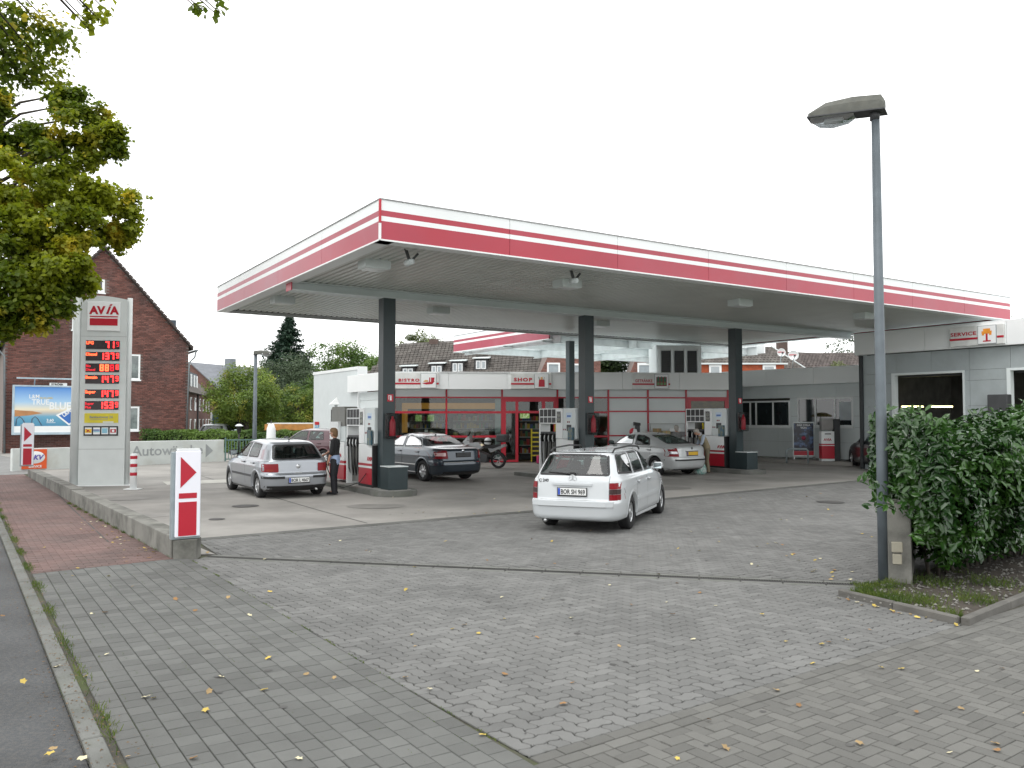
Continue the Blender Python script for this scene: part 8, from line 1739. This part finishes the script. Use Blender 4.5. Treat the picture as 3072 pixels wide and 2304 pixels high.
# concrete wall end and socket boxes behind the lamp
cwl = empty('concrete_wall', 4.66, 9.98, 0, 63, 'plain concrete wall end beside the lamp, mostly hidden by the laurel hedge', 'wall')
bx('wall', M_lwall, cwl, 0, 5.0, -0.12, 0.14, 0, 1.02, 0.01)
o = empty('socket_box', 4.58, 9.90, 0.28, -20, 'two small beige socket boxes low on the concrete wall end', 'socket box'); bx('upper_box', mat('beige_box', (0.30, 0.28, 0.22), 0.6), o, -0.06, 0.06, -0.06, 0.02, 0.14, 0.26, 0.008); bx('lower_box', MATS['beige_box'], o, -0.05, 0.05, -0.06, 0.02, 0.0, 0.12, 0.008)
# planting bed: kerb, soil, pebbles, grass
bed = flat('planting_bed', [(3.78, 9.40), (4.37, 8.22), (9.5, 12.7), (8.5, 14.0), (4.75, 10.15)], 0.035, mat('bed_soil', (0.055, 0.045, 0.035), 0.95, var=0.3, bump=0.8, bscale=40))
def kerbline(a, b, n, parent):
    a = Vector(a); b = Vector(b); d = (b - a); L = d.length / n
    for i in range(n):
        c = a + d * ((i + 0.5) / n); s = MB(); s.bbox(-L / 2 + 0.002, L / 2 - 0.002, -0.04, 0.04, -0.05, 0.075, 0.012)
        link('kerb_stone', s.mesh('kerb_stone', mat('dark_bed_kerb', (0.11, 0.105, 0.095), 0.9, var=0.25, bump=0.5, isl=0.12)), parent, (c.x, c.y, 0), (0, 0, math.atan2(d.y, d.x)))
kerbline((3.72, 9.46), (4.36, 8.16), 2, bed); kerbline((4.40, 8.12), (9.6, 12.68), 6, bed)
g = np.random.default_rng(71); s = MB(); M_peb = mat('pebble', (0.15, 0.145, 0.13), 0.8, var=0.2, isl=0.45)
k = 0
while k < 900:
    u, v = g.random() * 5.5, g.random() * 1.25; x = 4.40 + u * 0.752 - v * 0.62; y = 8.24 + u * 0.66 + v * 0.76
    if x < 4.1 and y > 9.2: continue
    r = g.uniform(0.008, 0.024); q = g.random() * 3; c_, s_ = math.cos(q), math.sin(q)
    V = [(r * 1.3, 0, 0), (0, r, 0), (-r * 1.2, 0, 0), (0, -r * 0.9, 0), (0.2 * r, 0.1 * r, r * 0.8), (0, 0, -r * 0.5)]
    s.add([(x + a_ * c_ - b_ * s_, y + a_ * s_ + b_ * c_, 0.045 + z_) for a_, b_, z_ in V], [(0, 1, 4), (1, 2, 4), (2, 3, 4), (3, 0, 4)]); k += 1
s.build('pebbles', M_peb, bed, kind='stuff', fix=False)
def grass(name, pts, h, m, seed, parent=None):
    g = np.random.default_rng(seed); n = len(pts); P = np.asarray(pts, float); d = g.normal(0, 0.35, (n, 2)); H = h * g.uniform(0.5, 1.3, n); w = 0.004
    ang_ = g.random(n) * 6.28; wx = np.cos(ang_) * w; wy = np.sin(ang_) * w
    v = np.stack([np.stack([P[:, 0] - wx, P[:, 1] - wy, P[:, 2]], 1), np.stack([P[:, 0] + wx, P[:, 1] + wy, P[:, 2]], 1), np.stack([P[:, 0] + d[:, 0] * H + wx * .3, P[:, 1] + d[:, 1] * H + wy * .3, P[:, 2] + H], 1), np.stack([P[:, 0] + d[:, 0] * H * 1.1, P[:, 1] + d[:, 1] * H * 1.1, P[:, 2] + H * 0.98], 1)], 1)
    me = bpy.data.meshes.new(name); me.from_pydata(v.reshape(-1, 3).tolist(), [], np.arange(4 * n).reshape(n, 4).tolist()); me.materials.append(m); return tag(link(name, me, parent), kind='stuff')
L_gr = leaf_mat('grass_blade', (0.055, 0.10, 0.015), (0.13, 0.17, 0.03), 3.0)
def scat(n, f, seed): g = np.random.default_rng(seed); return [f(g) for _ in range(n)]
def bedpt(g):
    while True:
        u, v = g.random() ** 1.6 * 2.4, g.random() ** 1.0 * 1.2; x = 4.40 + u * 0.752 - v * 0.50; y = 8.22 + u * 0.66 + v * 0.98
        if math.sin(x * 9) + math.sin(y * 7 + 1) + g.normal(0, .6) > 0.5 or x < 4.15: return (x, y, 0.03)
grass('grass', scat(2600, bedpt, 81), 0.07, L_gr, 82, bed)
grass('grass', scat(900, lambda g: (4.1 + g.random() * 0.6, 9.62 + g.random() * 0.5, 0.0), 83), 0.05, L_gr, 84)
def jl(a0, b0, a1, b1, n, sd_, sp=0.02, h=0.03, clump=2.0):
    g = np.random.default_rng(sd_); out = []
    while len(out) < n:
        t = g.random(); 
        if math.sin(t * 40 * clump) + math.sin(t * 93 + 1) + g.normal(0, .7) < 0.5: continue
        p = K0 + ndir * (a0 + (a1 - a0) * t + g.normal(0, sp)) + sdir * (b0 + (b1 - b0) * t); out.append((p.x, p.y, zg(p.x, p.y) - 0.005))
    return out
grass('moss', jl(0.15, -1, 0.15, 20, 2200, 85, 0.03), 0.035, L_gr, 86)
grass('moss', jl(2.12, -1, 2.12, 7.2, 500, 87, 0.008), 0.012, L_gr, 88)
for k, aa in enumerate((0.34, 0.52, 0.88, 1.24, 1.6, 1.96)): grass('moss', jl(aa - 0.0, -1, aa, 7.2, 260, 90 + k, 0.004), 0.008, L_gr, 100 + k)
grass('moss', jl(1.95, 7.4, 1.55, 17, 900, 89, 0.03), 0.04, L_gr, 110)
# litter line of brown dirt beside the road kerb
s = MB(); g = np.random.default_rng(120)
for i in range(1800):
    t = g.random() * 14 - 0.5; a = -0.05 + abs(g.normal(0, 0.10)) * (1 if g.random() < 0.5 else -1.4); p = K0 + ndir * (0.10 + a) + sdir * t; r = g.uniform(0.004, 0.012); q = g.random() * 6
    z = zg(p.x, p.y) + (0.008 if 0.10 + a > -0.02 else -0.03); s.add([(p.x + r * math.cos(q), p.y + r * math.sin(q), z), (p.x + r * math.cos(q + 2), p.y + r * math.sin(q + 2), z + 0.003), (p.x + r * math.cos(q + 4), p.y + r * math.sin(q + 4), z)], [(0, 1, 2)])
s.build('leaf_litter', mat('brown_litter', (0.12, 0.07, 0.03), 0.9, isl=0.5), None, kind='stuff', fix=False)
# fallen leaves, one object each
M_fl = [mat('fallen_leaf_yellow', (0.46, 0.34, 0.07), 0.7, var=0.2, isl=0.2), mat('fallen_leaf_tan', (0.32, 0.22, 0.10), 0.7, var=0.2, isl=0.2), mat('fallen_leaf_orange', (0.26, 0.14, 0.05), 0.7, var=0.2, isl=0.2), mat('fallen_leaf_pale', (0.55, 0.50, 0.33), 0.7, var=0.2)]
flm = []
for m_ in M_fl:
    for q in range(2):
        r2 = random.Random(q + 5); s = MB(); V = [(0, 0, 0.004)]
        for k in range(10): t = 2 * math.pi * k / 10; rr_ = 0.032 * (1.0 if k % 2 else 0.72) * r2.uniform(0.85, 1.15); V.append((rr_ * math.cos(t) * 1.15, rr_ * math.sin(t), r2.uniform(0.002, 0.016)))
        s.add(V, [(0, 1 + k, 1 + (k + 1) % 10) for k in range(10)]); flm.append(s.mesh('fallen_leaf', m_, fix=False))
r3_ = random.Random(77)
def leaf_at(x, y, z=None):
    o = link('fallen_leaf', r3_.choice(flm), None, (x, y, (zg(x, y) if z is None else z) + 0.006), (r3_.uniform(-.3, .3), r3_.uniform(-.3, .3), r3_.uniform(0, 6.28)))
    k = r3_.uniform(0.5, 0.95); o.scale = (k, k, k); tag(o, 'small dry fallen leaf lying loose on the paving', 'leaf', 'fallen leaves scattered on the paving')
k = 0
while k < 160:
    y = 4.9 + 17 * r3_.random() ** 1.3; x = r3_.uniform(-0.62, 0.62) * y
    if x > 4.0 and y < 13 and x > 0.3 * y: continue
    if y > 13.5 and x < -3: continue
    if (K0.y - y) * 0.56 + (K0.x - x) * 0.83 > 0.35: continue
    leaf_at(x, y); k += 1
for _ in range(45): t = r3_.uniform(7.3, 13); p = K0 + ndir * (1.85 - 0.04 * (t - 7) - abs(r3_.gauss(0, 0.25))) + sdir * t; leaf_at(p.x, p.y)
for _ in range(16): t = r3_.uniform(0, 1.45); leaf_at(4.33 - 0.46 * t + r3_.gauss(-0.06, 0.03), 8.05 + 0.9 * t, 0)
for _ in range(18): leaf_at(r3_.uniform(3.9, 4.45), r3_.uniform(10.3, 13.5))
